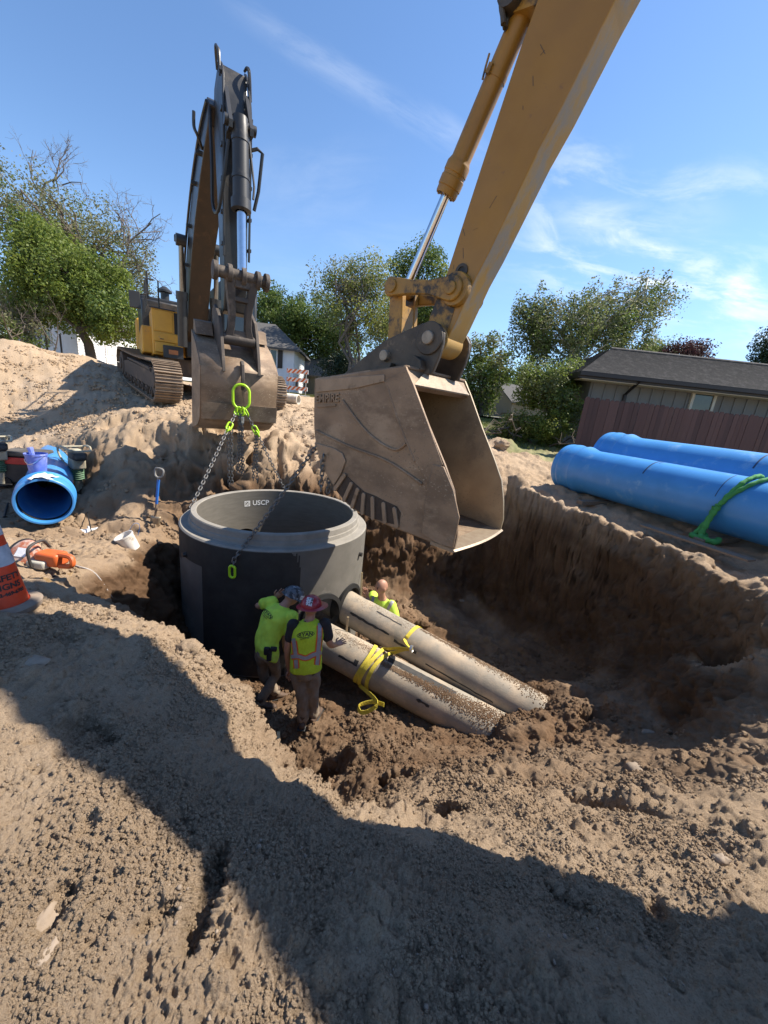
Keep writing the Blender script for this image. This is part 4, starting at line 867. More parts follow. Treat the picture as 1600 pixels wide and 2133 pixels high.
# stick with its bucket cylinder on the side that faces us
stick_f = [(1.0, 6.38), (.66, 6.22), (.45, 5.5), (.50, 4.2), (.52, 2.75), (.60, 2.4), (.78, 2.35), (.88, 2.6), (1.05, 4.0), (1.3, 5.2), (1.45, 5.7), (1.35, 6.2)]
SOF = .06
b = MB(); b.prism(stick_f, FF, -.21+SOF, .21+SOF); sf = b.build('stick', BOOMB, far, 22, bevel=.02)
for i, (a, c) in enumerate(((.60, 6.1), (.46, 5.5), (.46, 5.0), (.47, 4.5), (.48, 4.0), (.49, 3.5), (.50, 3.0))): 
    for o in (-.235, .235): b = MB(); b.box(FF(a, o+SOF, c), (.10, .06, .05), ax3); b.build('stick_clamp', BLK, sf, 0)
b = MB()
for o in (-.225, .225): b.tube([Vector(v) for v in spline([FF(.85, o+SOF, 6.35), FF(.58, o*.9+SOF, 6.12), FF(.40, o+SOF, 5.5), FF(.42, o+SOF, 4.2), FF(.45, o+SOF, 3.3)], 8)], .022, 6)
for k_ in range(3): b.tube([Vector(v) for v in spline([FF(1.0, -.18+SOF-.02*k_, 6.3), FF(.85, -.23+SOF-.02*k_, 6.46+.03*k_), FF(.62, -.25+SOF-.01*k_, 6.36), FF(.57, -.25+SOF, 6.0)], 6)], .018, 6)
for k_ in range(2): b.tube([Vector(v) for v in spline([FF(.66, .17+SOF, 6.28), FF(.52, .2+SOF+.02*k_, 6.25), FF(.48, .24+SOF, 5.8)], 6)], .02, 6)
b.tube([Vector(v) for v in spline([FF(1.3, -.30+SOF, 5.9), FF(.9, -.34+SOF, 4.9), FF(.85, -.34+SOF, 4.2), FF(.5, -.31+SOF, 4.0), FF(.32, -.24+SOF, 4.5), FF(.25, -.18+SOF, 5.0)], 8)], .032, 6)
b.build('hose', BLK, sf, 40)
c0, c1 = Vector(FF(.2, SOF, 5.25)), Vector(FF(.02, SOF, 3.0)); cx = (c1-c0); Lx = cx.length
b = MB(); b.lathe([(.02, -.12), (.13, -.1), (.135, 0), (.14, .05), (.14, .2), (.15, .2), (.15, .26), (.14, .26), (.14, .75), (.15, .75), (.15, .81), (.14, .81), (.14, 1.12), (.17, 1.12), (.17, 1.28), (.10, 1.3)], c0, cx, n=28); cyf = b.build('cylinder_barrel', BLK, far, 35)
b = MB(); b.cyl(c0+cx*(1.2/Lx), c1, .078, n=20); b.build('rod', CHROME, cyf, 40)
b = MB()
for o in (-.17, .17): b.prism([(.47, 5.85), (.2, 5.4), (.08, 5.22), (.1, 5.12), (.28, 5.12), (.48, 4.9)], FF, o+SOF-.03, o+SOF+.03)
b.cyl(FF(.2, -.26+SOF, 5.25), FF(.2, .26+SOF, 5.25), .08, n=18); b.build('cylinder_lug', BLK, sf, 25)
b = MB(); b.tube([FF(.2, .16+SOF, 4.95), FF(.15, .28+SOF, 5.0), FF(.12, .36+SOF, 4.95), FF(.2, .32+SOF, 4.4), FF(.25, .26+SOF, 4.1)], .03, 8); b.tube([FF(.15, .12+SOF, 5.2), FF(.1, .22+SOF, 4.4), FF(.08, .2+SOF, 4.2)], .02, 6); b.build('port_pipe', BLK, cyf, 40)
# link and bucket
LD = mat('dusty linkage', (.085, .066, .052), (.055, .045, .038), 4, .7, .2, bump=.3, bscale=30, c3=(.16, .125, .095), s3=3, lo3=.52, hi3=.66)
b = MB(); b.cyl(FF(.02, -.46+SOF, 2.92), FF(.02, .46+SOF, 2.92), .10, n=24)
for o in (-.46, -.22, .02, .28, .44): b.cyl(FF(.02, o-.04+SOF, 2.92), FF(.02, o+.04+SOF, 2.92), .155, n=24)
b.build('link_pin', LD, far, 35, bevel=.01)
hf = [(-.03, 2.95), (.0, 2.8), (.16, 2.2), (.22, 1.88)]
b = MB(); vs = []; ring_ = []
rows = [(2.86, .30, .0), (2.6, .24, .07), (2.3, .20, .15), (2.05, .22, .21), (1.86, .28, .25)]
def oval(zc, hw, hh, sgn): return [(hw*cos(t), hh*sin(t)) for t in np.linspace(0, 2*pi, 20, endpoint=False)]
outer = [(-.30, 2.9), (-.245, 2.6), (-.20, 2.3), (-.215, 2.05), (-.29, 1.82), (.29, 1.82), (.215, 2.05), (.20, 2.3), (.245, 2.6), (.30, 2.9)]
sl_ = lambda z: .02+(2.92-z)*.22
for o_, (zz_) in ((0, 0),):
    for s_ in (-1, 1):
        pts = [(x, z) for x, z in outer if x*s_ > 0]; pts = pts if s_ < 0 else pts[::-1]
        inner = [(x*.45, z) for x, z in pts]
        poly = pts+inner[::-1]; k = len(poly)
        vs = [FF(sl_(z)-.08, x+SOF, z) for x, z in poly]+[FF(sl_(z)+.1, x+SOF, z) for x, z in poly]
        b.add(vs, [(i, (i+1) % k, k+(i+1) % k, k+i) for i in range(k)]+[tuple(range(k)), tuple(range(2*k-1, k-1, -1))])
for z0, z1 in ((2.72, 2.9), (2.5, 2.58), (1.80, 2.02)):
    b.box(FF(sl_((z0+z1)/2), SOF, (z0+z1)/2), (.16, .26, z1-z0), ax3)
b.cyl(FF(.26, -.3+SOF, 1.86), FF(.26, .3+SOF, 1.86), .11, n=22)
b.build('bucket_link', LD, far, 30, bevel=.012)
FBW = 1.42
prof_f = [(.0, 1.29), (.03, .95), (.09, .62), (.17, .38), (.24, .30)]
prof_t = [(.95, 1.95), (.5, 1.72), (.12, 1.42), (.0, 1.29)]
shell_f = prof_t+prof_f[1:]+[(.5, .18), (.95, .10), (1.3, .06)]
H0 = -.66; 
b = MB(); vs = []
for a, c in shell_f: vs += [FF(a, H0, c), FF(a, H0+FBW, c)]
b.add(vs, [(2*i, 2*i+1, 2*i+3, 2*i+2) for i in range(len(shell_f)-1)])
bkf = b.build('bucket', STEEL, far, 25, fix=False); q = bkf.modifiers.new('thickness', 'SOLIDIFY'); q.thickness = .04; q.offset = 0
for o in (H0-.02, H0+FBW-.02):
    b = MB(); b.prism(shell_f+[(1.25, .5), (1.15, 1.2), (1.02, 2.0)], FF, o, o+.04); b.build('side_plate', STEEL, bkf, 25, bevel=.005)
for o in (-.36, .30):
    b = MB(); b.prism([(-.03, 1.24), (.0, 1.45), (.18, 2.0), (.30, 2.22), (.75, 2.5), (.95, 2.45), (.98, 2.0), (.6, 1.72), (.15, 1.38)], FF, o+SOF, o+.06+SOF); b.build('ear', LD, bkf, 25, bevel=.008)
for (o0, o1) in ((H0+.02, -.32), (.42, H0+FBW-.02)):
    b = MB(); b.prism([(.7, 1.9), (.85, 2.16), (1.0, 2.2), (1.05, 1.98)], FF, o0, o1); b.build('top_rib', STEEL, bkf, 25, bevel=.01)
b = MB(); b.prism([(-.045, .66), (-.02, .60), (.07, .34), (.02, .34)], FF, H0, H0+FBW); b.build('wear_strip', STEEL, bkf, 25, bevel=.005)
for o in np.linspace(H0+.05, H0+FBW-.25, 4):
    b = MB(); b.prism([(.055, .60), (.06, .64), (.175, .33), (.15, .30)], FF, float(o), float(o)+.2); b.build('heel_strip', STEEL, bkf, 25, bevel=.004)
# lifting eye on its back
EYEO = .06
b = MB(); b.prism([(.05, 1.44), (-.03, 1.48), (-.10, 1.40), (-.13, 1.2), (-.13, 1.02), (-.09, .93), (-.05, .98), (-.06, 1.15), (-.02, 1.28)], FF, EYEO-.03, EYEO+.03); b.build('lifting_hook', LD, bkf, 30, bevel=.01)
b = MB()
for s_ in (-1, 1): b.add([FF(-.01, EYEO+s_*.04, 1.27), FF(-.012, EYEO+s_*.42, 1.27), FF(.028, EYEO+s_*.04, .88)], [(0, 1, 2)])
bpl = b.build('eye_plate', LD, bkf, 0, fix=False, solid=.012)

# ------------------------------------------------------------------ chain slings
CHAIN = mat('chain steel', (.20, .195, .185), (.13, .125, .12), 30, .5, .75)
LIME = mat('lime enamel', (.42, .70, .015), (.36, .62, .02), 25, .35)
def oval_link(L, Wd, r, n=18, m_=7):
    """one welded link along x"""
    b = MB(); pts = []
    for i in range(n):
        a = 2*pi*i/n; x = (L/2-Wd/2)*(1 if cos(a) > 0 else -1)+Wd/2*cos(a); pts.append((x, Wd/2*sin(a), 0))
    P = [Vector(p) for p in pts]; vs = []
    for i in range(n):
        t = (P[(i+1) % n]-P[i-1]).normalized(); u = Vector((0, 0, 1)); w = t.cross(u)
        vs += [P[i]+(u*cos(2*pi*j/m_)+w*sin(2*pi*j/m_))*r for j in range(m_)]
    b.add(vs, [(i*m_+j, ((i+1) % n)*m_+j, ((i+1) % n)*m_+(j+1) % m_, i*m_+(j+1) % m_) for i in range(n) for j in range(m_)])
    return b
def placed(b, src, p, x, roll, mi=0):
    x = Vector(x).normalized(); u = x.orthogonal().normalized(); w = x.cross(u); y = u*cos(roll)+w*sin(roll); z = x.cross(y)
    b.add([Vector(p)+x*v[0]+y*v[1]+z*v[2] for v in src.v], src.f, mi)
LINK = oval_link(.082, .046, .0095, 12, 5)
def chain(path, name, parent, pitch=.060):
    P = [Vector(p) for p in path]; seg = [(P[i+1]-P[i]).length for i in range(len(P)-1)]; tot_ = sum(seg); n = max(2, int(tot_/pitch)); b = MB()
    for k in range(n):
        d = tot_*(k+.5)/n; i = 0
        while i < len(seg)-1 and d > seg[i]: d -= seg[i]; i += 1
        placed(b, LINK, P[i]+(P[i+1]-P[i])*(d/seg[i]), P[i+1]-P[i], .35+(pi/2 if k % 2 else 0))
    return tag(b.build(name, CHAIN, parent, 60, fix=False), kind='stuff')
def sagged(a, c, s_, n=10): a, c = Vector(a), Vector(c); return [a+(c-a)*t-Vector((0, 0, 4*s_*t*(1-t))) for t in np.linspace(0, 1, n)]
def lime_link(p, x, roll, L, Wd, r, parent, name):
    b = MB(); placed(b, oval_link(L, Wd, r, 22, 8), p, x, roll); return b.build(name, LIME, parent, 60, fix=False)
top_hook = Vector(FF(-.105, EYEO, .98)); view = Vector((.35, -.94, 0))
cs = thing('chain_sling', top_hook, 'chain sling with lime green master ring hanging from the black-armed excavator bucket', 'chain sling')
dn = Vector((0, 0, -1)); rollm = 0
ringc = top_hook+Vector((-.02, -.03, -.17))
def face_roll(x, n_):
    """roll that turns the link's flat side to direction n_"""
    x = Vector(x).normalized(); u = x.orthogonal().normalized(); w = x.cross(u); y = Vector(n_).cross(x).normalized(); return math.atan2(y.dot(w), y.dot(u))
lime_link(ringc, dn, face_roll(dn, view), .46, .30, .026, cs, 'master_ring')
ringb = ringc+Vector((0, 0, -.21))
attL, attR = on_wall(228, -1.45, MR+.05), on_wall(92, -1.45, MR+.05)
attL = on_wall(190, -1.35, MR+.05)
legs = []
for i, (tgt, dx) in enumerate(((attL, -.09), (attR, .10))):
    d = (Vector(tgt)-ringb).normalized(); a = ringb+Vector((dx*.7, 0, -.03))
    lime_link(a+d*.05, d, .3+i, .15, .075, .014, cs, 'coupling_link'); lime_link(a+d*.42, d, face_roll(d, view), .17, .085, .018, cs, 'coupling_link'); lime_link(a+d*.50, d, face_roll(d, view)+1.2, .12, .07, .016, cs, 'coupling_link')
    chain([a+d*.11, a+d*.36], 'chain_leg', cs); chain([a+d*.55]+sagged(a+d*.56, tgt, .03)[1:], 'chain_leg', cs)
    h = a+d*.48; ln = (1.12, 1.0)[i]
    chain([h, h+Vector((.02, 0, -ln))], 'chain_tail', cs)
    if i == 0: chain([h+Vector((.05, .03, -.02)), h+Vector((.06, .03, -ln+.05))], 'chain_tail', cs)
    else: chain([h+Vector((-.03, .02, -.02)), h+Vector((-.07, .02, -ln+.02))], 'chain_tail', cs)
m0 = ringb+Vector((.0, -.03, -.06)); lime_link(m0+Vector((-.03, 0, 0)), dn, .2, .15, .075, .016, cs, 'coupling_link'); lime_link(m0+Vector((.04, 0, 0)), dn, 1.3, .15, .075, .016, cs, 'coupling_link')
for dx in (-.045, .02, .06): chain([m0+Vector((dx*.5, 0, -.06)), m0+Vector((dx, 0, -1.28+abs(dx)))], 'chain_tail', cs)
b = MB(); b.box(m0+Vector((.05, -.02, -.16)), (.05, .01, .12)); b.build('tag_plate', mat('tag zinc', (.5, .5, .48), None, 9, .4, .7), cs, 0)
# second sling on the back of the near bucket
back = Vector(NF(-1.74, .55, .95)); cs2 = thing('chain_sling', back, 'chain sling running from behind the yellow excavator bucket down to the manhole front', 'chain sling')
b = MB(); b.prism([(-1.68, 1.1), (-1.80, 1.05), (-1.82, .9), (-1.76, .84), (-1.68, .86)], NF, .52, .58); attach(b.build('lifting_hook', LD, None, 30, bevel=.01), bucket)
lime_link(back+Vector((-.04, 0, -.1)), dn, .4, .30, .16, .02, cs2, 'master_ring'); bb = back+Vector((-.04, 0, -.24))
front_att = on_wall(262, -1.42, MR+.05)
ft = Vector(dep(488, 1165, 5.15)); rim_pt = Vector(dep(512, 1132, 5.2))
chain([bb]+sagged(bb, rim_pt, .03)[1:]+[ft, ft+Vector((-.01, -.02, -.10))], 'chain_leg', cs2)
lime_link(ft+Vector((-.015, -.03, -.17)), dn, face_roll(dn, view)+.5, .17, .08, .018, cs2, 'coupling_link')
chain([bb]+sagged(bb, on_wall(30, -1.4, MR+.05), .05)[1:], 'chain_leg', cs2)
tl_ = Vector(dep(676, 985, 4.75))
for k_, (dx, ln) in enumerate(((-.03, .42), (.06, .45), (.12, .36))): chain([bb, tl_+Vector((dx, 0, .2)), tl_+Vector((dx, 0, -.02-ln*.5))], 'chain_tail', cs2)
# ------------------------------------------------------------------ blue pipes and sling on the right bank
BLUE = mat('blue pvc', (.055, .255, .60), (.045, .225, .53), 2.5, .38, bump=.02, c3=(.20, .38, .60), s3=3.2, lo3=.56, hi3=.76, stretch=(1, 1, 1), coat=.1)
BLUEIN = mat('blue pvc inside', (.02, .17, .50), (.02, .15, .45), 2, .4)
def pvc(name, p0, p1, ro, label, bell=True, wall=.04, mouth_end=None, group=None):
    p0, p1 = Vector(p0), Vector(p1); d = (p1-p0).normalized(); L = (p1-p0).length
    root = thing(name, p0, label, 'pipe', group); rb = ro*1.11
    if bell: pr = [(rb-wall*.9, -.0), (rb-.01, -.0), (rb, .012), (rb+.006, .05), (rb+.002, .10), (rb-.005, .13), (rb+.012, .17), (rb+.014, .22), (rb-.002, .27), (rb-.01, .42), (ro+.06, .48), (ro+.02, .60), (ro, .70), (ro, L*.5), (ro, L), (ro-wall, L), (ro-wall, .7), (rb-wall, .42), (rb-wall-.0, .3), (rb-wall+.012, .24), (rb-wall+.012, .17), (rb-wall, .12)]
    else: pr = [(ro-wall, 0), (ro, 0), (ro, L*.5), (ro, L), (ro-wall, L)]
    b = MB(); b.lathe(pr, p0, d, n=72, closed=True); b.build('barrel', BLUE, root, 25); return root, p0, d, L, ro
# the ground under them: two barrels side by side, bell ends towards the trees
bR0 = Vector(atz(1156, 1016, -.5)); bR1 = Vector(atz(1600, 1151, -.5)); dP = (bR1-bR0).normalized(); nP = Vector((dP.y, -dP.x, 0)); nP = nP if nP.x < 0 else -nP
RO = .47
g0 = bR0-nP*(RO*.55)
Pn0 = Vector((g0.x, g0.y, -.5+RO*1.08)); Pn1 = Pn0+dP*7.0
pn = pvc('blue_pipe', Pn0, Pn1, RO, 'large blue plastic pipe nearest the pit with a green sling round it', group='blue pipes stacked beside the pit')
Pf0 = Vector(dep(1264, 948, 8.9))
far_ax = dP; pf = pvc('blue_pipe', Pf0, Pf0+dP*8.5, RO, 'large blue plastic pipe lying in the middle, behind the one with the green sling', group='blue pipes stacked beside the pit')
Pt0 = Pf0+dP*4.2-nP*1.15; Pt0.z = -.30+RO; pt = pvc('blue_pipe', Pt0, Pt0+dP*6, RO, 'blue plastic pipe along the red fence, only its top showing behind the others', bell=False, group='blue pipes stacked beside the pit')
def band_ring(pp, t, a0, a1, w, m_, name):
    root, o, d, L, r = pp; up = Vector((0, 0, 1)); sd_ = d.cross(up); sd_ = sd_ if sd_.x < 0 else -sd_
    b = MB(); vs = []; k = 16
    for j in range(k+1):
        a = radians(a0+(a1-a0)*j/k)
        for q in (0, w): vs.append(o+d*(t+q)+(up*cos(a)+sd_*sin(a))*(r+.003))
    b.add(vs, [(2*i, 2*i+1, 2*i+3, 2*i+2) for i in range(k)]); return b.build(name, m_, root, 60, fix=False)
INK = mat('print ink', (.02, .05, .13), None, 9, .6)
band_ring(pn, 2.02, -8, 60, .025, INK, 'depth_mark'); band_ring(pf, 2.9, -20, 62, .025, INK, 'depth_mark'); band_ring(pn, 2.1, -25, 20, .012, INK, 'depth_mark'); band_ring(pn, 3.25, 10, 75, .012, INK, 'depth_mark')
SCUFF = mat('scuffed pvc', (.25, .42, .62), (.06, .28, .6), 30, .6, lo=.4, hi=.6)
GREEN = mat('green sling', (.055, .30, .075), (.04, .22, .055), 14, .8, bump=.9, bscale=120)
gs = thing('round_sling', pn[1]+dP*4.6, 'green round sling wrapped over the nearest blue pipe and knotted at the ground', 'sling')
up = Vector((0, 0, 1)); sdn = nP
def around(o, d, r, t, a): a = radians(a); return o+d*t+(up*cos(a)+sdn*sin(a))*r
# pick the place along the pipe where the photo shows it
tS = min(np.linspace(2, 6, 200), key=lambda t: abs((lambda v: 800+F*float((np.array(v)-CAM)@EX)/float((np.array(v)-CAM)@FW))(around(Pn0, dP, RO, t, 35))-1560))
def lumpy(path, r, name, parent, m_, n=10, seed=1):
    P = spline(path, 8); R = random.Random(seed); rad = [r*(1+.16*sin(i*1.7+seed)+R.uniform(-.08, .08)) for i in range(len(P))]
    b = MB(); b.tube(P, rad, n); return b.build(name, m_, parent, 60)
for i, (dt, e) in enumerate(((-.03, .0), (.14, .07))):
    lumpy([around(Pn0, dP, RO+.03, tS+dt-.12, -60), around(Pn0, dP, RO+.035, tS+dt-.05, -25), around(Pn0, dP, RO+.035, tS+dt, 5), around(Pn0, dP, RO+.035, tS+dt*.7-.03, 35), around(Pn0, dP, RO+.035, tS+dt*.2-.10, 68), around(Pn0, dP, RO+.045, tS-.16, 92)], .030, 'strand', gs, GREEN, seed=i+2)
kn = around(Pn0, dP, RO+.05, tS-.16, 92); gz = -.53
lumpy([kn+up*.05, kn, kn+Vector((-.06, .0, -.18)), Vector((kn.x-.12, kn.y-.02, gz+.10)), Vector((kn.x-.16, kn.y-.12, gz+.04)), Vector((kn.x-.05, kn.y-.22, gz+.03)), Vector((kn.x+.08, kn.y-.12, gz+.05))], .042, 'knot', gs, GREEN, seed=5)
lumpy([kn+Vector((-.02, .02, 0)), kn+Vector((-.02, .06, -.2)), Vector((kn.x-.12, kn.y+.08, gz+.07)), Vector((kn.x-.2, kn.y+.04, gz+.03)), Vector((kn.x-.14, kn.y-.1, gz+.04)), Vector((kn.x+.0, kn.y+.05, gz+.06))], .04, 'knot', gs, GREEN, seed=7)
# timber bearers under the pipes
WOOD = mat('weathered timber', (.20, .155, .11), (.13, .10, .075), 14, .85, bump=.3, bscale=50, stretch=(1, 6, 6))
for t, tl_b in ((1.2, 'weathered timber under the bell ends of the blue pipes'), (3.4, 'weathered timber under the middle of the nearest blue pipe'), (5.4, 'weathered timber under the blue pipes near the green sling')):
    c = Pn0+dP*t; b = MB(); b.box((c.x-nP.x*.5, c.y-nP.y*.5, -.53), (2.6, .14, .08), (nP, dP, up)); tag(b.build('timber_bearer', WOOD, None, 0, bevel=.006), tl_b, 'timber', 'timbers under the blue pipes')
for t, tl_b in ((.9, 'stacked timber blocks under the bell end of the rear blue pipe'), (4.2, 'stacked timber blocks under the middle of the rear blue pipe')):
    c = Pf0+dP*t; zt_ = Pf0.z-RO-.005; b = MB(); b.box((c.x, c.y, (zt_-.55)/2), (.9, .28, zt_+.55), (nP, dP, up)); tag(b.build('timber_block', WOOD, None, 0, bevel=.006), tl_b, 'timber', 'timbers under the blue pipes')
b = MB(); c = Vector(atz(1440, 1130, -.56)); b.box((c.x, c.y, -.535), (1.5, .2, .03), (dP, nP, up)); tag(b.build('plank', WOOD, None, 0, bevel=.004), 'thin grey plank on the dirt in front of the nearest blue pipe', 'plank')

# ------------------------------------------------------------------ left trench: blue pipe, tools
lp0 = Vector(dep(93, 1046, 6.5)); ldir = Vector((-.62, .78, .02)).normalized()
lpp = pvc('blue_pipe', lp0, lp0+ldir*4.0, .365, 'open mouthed blue pipe in the left trench with a rag on its rim')
b = MB(); b.lathe([(.395, -.0), (.445, .0)], lp0+ldir*.13, ldir, n=48); 
gb = MB(); gb.lathe([(.362, .14), (.374, .15), (.374, .20), (.362, .21), (.35, .18)], lp0, ldir, n=56, closed=True); gb.build('gasket', RUBBER, lpp[0], 40)
sd_l = Vector((ldir.y, -ldir.x, 0)); sd_l = sd_l if sd_l.x > 0 else -sd_l
CLOTH = mat('white rag', (.72, .72, .72), (.62, .62, .64), 20, .8, bump=.6, bscale=60)
def rag_on(o, d, r, t0, t1, a0, a1, seed):
    R = random.Random(seed); n1, n2 = 14, 14; b = MB(); vs = []
    for i in range(n1+1):
        for j in range(n2+1):
            u, v = i/n1, j/n2; a = radians(a0+(a1-a0)*u+8*sin(v*5+seed)); t = t0+(t1-t0)*v+.05*sin(u*6); rr = r+.012+.018*abs(mnoise.noise((u*4+seed, v*4, 0)))+.014*abs(sin(u*9+v*5))
            vs.append(o+d*t+(up*cos(a)+sd_l*sin(a))*rr)
    b.add(vs, [(i*(n2+1)+j, (i+1)*(n2+1)+j, (i+1)*(n2+1)+j+1, i*(n2+1)+j+1) for i in range(n1) for j in range(n2)]); return b
tag(rag_on(lp0, ldir, .41, -.06, .26, -18, 22, 3).build('rag', CLOTH, None, 60, fix=False, solid=.006), 'crumpled white rag draped over the rim of the left blue pipe', 'rag')
# blue bucket standing on that pipe
def lathe_thing(name, prof, c, label, cat, parts, n=28, ax=None):
    root = thing(name, c, label, cat)
    for nm, pr, m_ in parts: b = MB(); b.lathe(pr, c, ax, n=n, closed=True); b.build(nm, m_, root, 35)
    return root
BPL = mat('blue bucket plastic', (.09, .15, .55), (.2, .25, .6), 8, .5, c3=(.35, .38, .6), s3=6, lo3=.55, hi3=.65)
bc = lp0+ldir*.62+up*.385+sd_l*-.08
bk = lathe_thing('bucket', None, bc, 'muddy blue bucket standing on top of the left blue pipe', 'bucket', [('shell', [(0.001, 0), (.12, 0), (.155, .30), (.165, .30), (.165, .33), (.148, .33), (.115, .02), (.001, .02)], BPL)])
b = MB(); b.tube([Vector(v) for v in spline([bc+Vector((-.15, 0, .30)), bc+Vector((-.1, -.12, .22)), bc+Vector((.02, -.17, .16)), bc+Vector((.12, -.12, .22)), bc+Vector((.155, 0, .30))], 6)], .006, 6); b.build('bail', CHROME, bk, 40)
b = MB(); b.tube([bc+Vector((-.06, .02, .2)), bc+Vector((-.12, .03, .42))], [.03, .045], 8); b.build('scoop', BPL, bk, 40)
# red and black generator behind
REDP = mat('red plastic', (.50, .03, .03), (.38, .02, .02), 6, .45)
DKPL = mat('black plastic', (.02, .02, .021), (.05, .045, .04), 5, .6)
gp = Vector(dep(62, 985, 8.2)); gz0 = ground_z(gp.x, gp.y); gp.z = gz0; gx_ = Vector((.96, .26, 0)); gy_ = Vector((-.26, .96, 0)); g3 = (gx_, gy_, up)
gen = thing('generator', gp, 'red and black generator standing on the dirt behind the left blue pipe', 'generator')
b = MB(); b.box(gp+up*.36, (.66, .50, .56), g3); b.build('housing', DKPL, gen, 20, bevel=.04)
b = MB(); b.box(gp+up*.70, (.72, .55, .10), g3); b.build('lid', mat('dusty lid', (.11, .10, .09), (.06, .055, .05), 5, .7), gen, 20, bevel=.03)
b = MB(); b.box(gp+up*.56-gy_*.262, (.6, .03, .14), g3); b.build('red_panel', REDP, gen, 20, bevel=.01)
b = MB(); b.box(gp+up*.56+gx_*.34, (.03, .4, .14), g3); b.build('red_panel', REDP, gen, 20, bevel=.01)
for s_ in (-1, 1):
    b = MB(); b.cyl(gp+gx_*.3*s_-gy_*.28+up*.1, gp+gx_*.3*s_-gy_*.22+up*.1, .11, n=20); b.build('wheel', RUBBER, gen, 30)
b = MB(); b.tube([Vector(v) for v in spline([gp-gx_*.3-gy_*.2+up*.5, gp-gx_*.5-gy_*.3+up*.42, gp-gx_*.55-gy_*.4+up*.15, gp-gx_*.75-gy_*.45+up*.03], 6)], .035, 8); b.build('hose', RUBBER, gen, 40)
b = MB(); b.tube([Vector(v) for v in spline([gp+gx_*.35-gy_*.2+up*.12, gp+gx_*.55-gy_*.35+up*.22, gp+gx_*.7-gy_*.3+up*.12, gp+gx_*.72-gy_*.2+up*.02], 6)], .018, 8); b.build('handle', RUBBER, gen, 40)
# two trench rammers
RAMB = mat('cream enamel', (.42, .38, .27), (.30, .27, .2), 6, .55, c3=(.16, .12, .08), s3=5, lo3=.55, hi3=.66)
BELW = mat('green bellows', (.10, .20, .11), (.07, .14, .08), 8, .6)
def rammer(c, yaw, label):
    ca, sa = cos(yaw), sin(yaw); ux, uy = Vector((ca, sa, 0)), Vector((-sa, ca, 0)); lean = Vector((ux.x*.10, ux.y*.10, 1)).normalized(); A3 = (ux, uy, lean)
    root = thing('trench_rammer', c, label, 'rammer', 'trench rammers beside the left blue pipe')
    P = lambda a, b_, h: c+ux*a+uy*b_+lean*h
    b = MB(); b.prism([(-.16, 0), (.18, 0), (.22, .05), (.16, .055), (-.12, .05)], lambda a, o, z: P(a, o, z), -.13, .13); b.build('foot', DKPL, root, 20, bevel=.008)
    b = MB(); b.cyl(P(0, 0, .05), P(0, 0, .34), .085, .075, n=18); b.build('leg', RAMB, root, 40)
    b = MB(); b.lathe([(.08, .30)]+[(.085+.03*(i % 2), .32+.022*i) for i in range(11)]+[(.09, .56)], P(0, 0, 0), lean, n=20); b.build('bellows', BELW, root, 0)
    b = MB(); b.box(P(-.01, 0, .67), (.30, .24, .24), A3); b.build('crankcase', RAMB, root, 20, bevel=.03)
    b = MB(); b.box(P(.06, 0, .84), (.30, .26, .14), A3); b.cyl(P(.2, -.1, .82), P(.2, .1, .82), .07, n=16); b.build('engine', DKPL, root, 20, bevel=.03)
    b = MB(); b.box(P(-.1, 0, .90), (.22, .22, .12), A3); b.build('fuel_tank', RAMB, root, 20, bevel=.04)
    b = MB()
    for s_ in (-1, 1): b.tube([Vector(v) for v in spline([P(-.18, .14*s_, .60), P(-.32, .20*s_, .80), P(-.30, .22*s_, .98), P(.05, .22*s_, 1.02), P(.26, .17*s_, .96)], 5)], .02, 8)
    b.tube([P(-.30, -.22, .98), P(-.30, .22, .98)], .02, 8); b.tube([P(.26, -.17, .96), P(.26, .17, .96)], .02, 8); b.build('handle', RAMB, root, 40)
    return root
for (x_, y_, d_, yw, lb) in ((166, 1034, 8.3, -.6, 'cream trench rammer with green bellows to the right of the blue pipe'), (8, 1030, 8.0, -.6, 'cream trench rammer cut off at the left edge of the photo')):
    c = Vector(dep(x_, y_, d_)); c.z = ground_z(c.x, c.y)+.01; rammer(c, yw, lb)
# white pail, rag, shovel
wp = Vector(atz(274, 1138, -1.6)); wp.z = ground_z(wp.x, wp.y); tl = Vector((-.35, -.25, .9)).normalized()
wb = lathe_thing('pail', None, wp+Vector((.02, 0, .02)), 'small white pail tilted on the dirt left of the manhole', 'pail', [('shell', [(0.001, 0), (.105, 0), (.13, .24), (.138, .24), (.138, .265), (.122, .265), (.098, .012), (.001, .012)], mat('white plastic', (.66, .64, .60), (.5, .47, .42), 9, .5, c3=(.3, .24, .18), s3=7, lo3=.56, hi3=.66))], ax=tl)
b = MB(); b.tube([Vector(v) for v in spline([wp+Vector((-.12, .12, .24)), wp+Vector((-.05, .18, .38)), wp+Vector((.06, .14, .37)), wp+Vector((.1, .02, .25))], 6)], .005, 6); b.build('bail', CHROME, wb, 40)
rp = Vector(atz(193, 1092, -1.66)); rp.z = ground_z(rp.x, rp.y)
b = MB(); vs = []
for i in range(13):
    for j in range(13):
        u, v = i/12-.5, j/12-.5; h = .09*abs(mnoise.noise((u*5, v*5, 2)))*(1-2*max(abs(u), abs(v)))+.03*abs(sin(7*u+3*v))+.01; vs.append((rp.x+u*.42+.03*sin(9*v), rp.y+v*.3+.03*sin(8*u), rp.z+h))
b.add(vs, [(i*13+j, (i+1)*13+j, (i+1)*13+j+1, i*13+j+1) for i in range(12) for j in range(12)]); tag(b.build('rag', CLOTH, None, 60, fix=False, solid=.006), 'crumpled white rag on the trench floor right of the blue pipe', 'rag')
sp = Vector(atz(322, 1078, -1.55)); sp.z = ground_z(sp.x, sp.y)
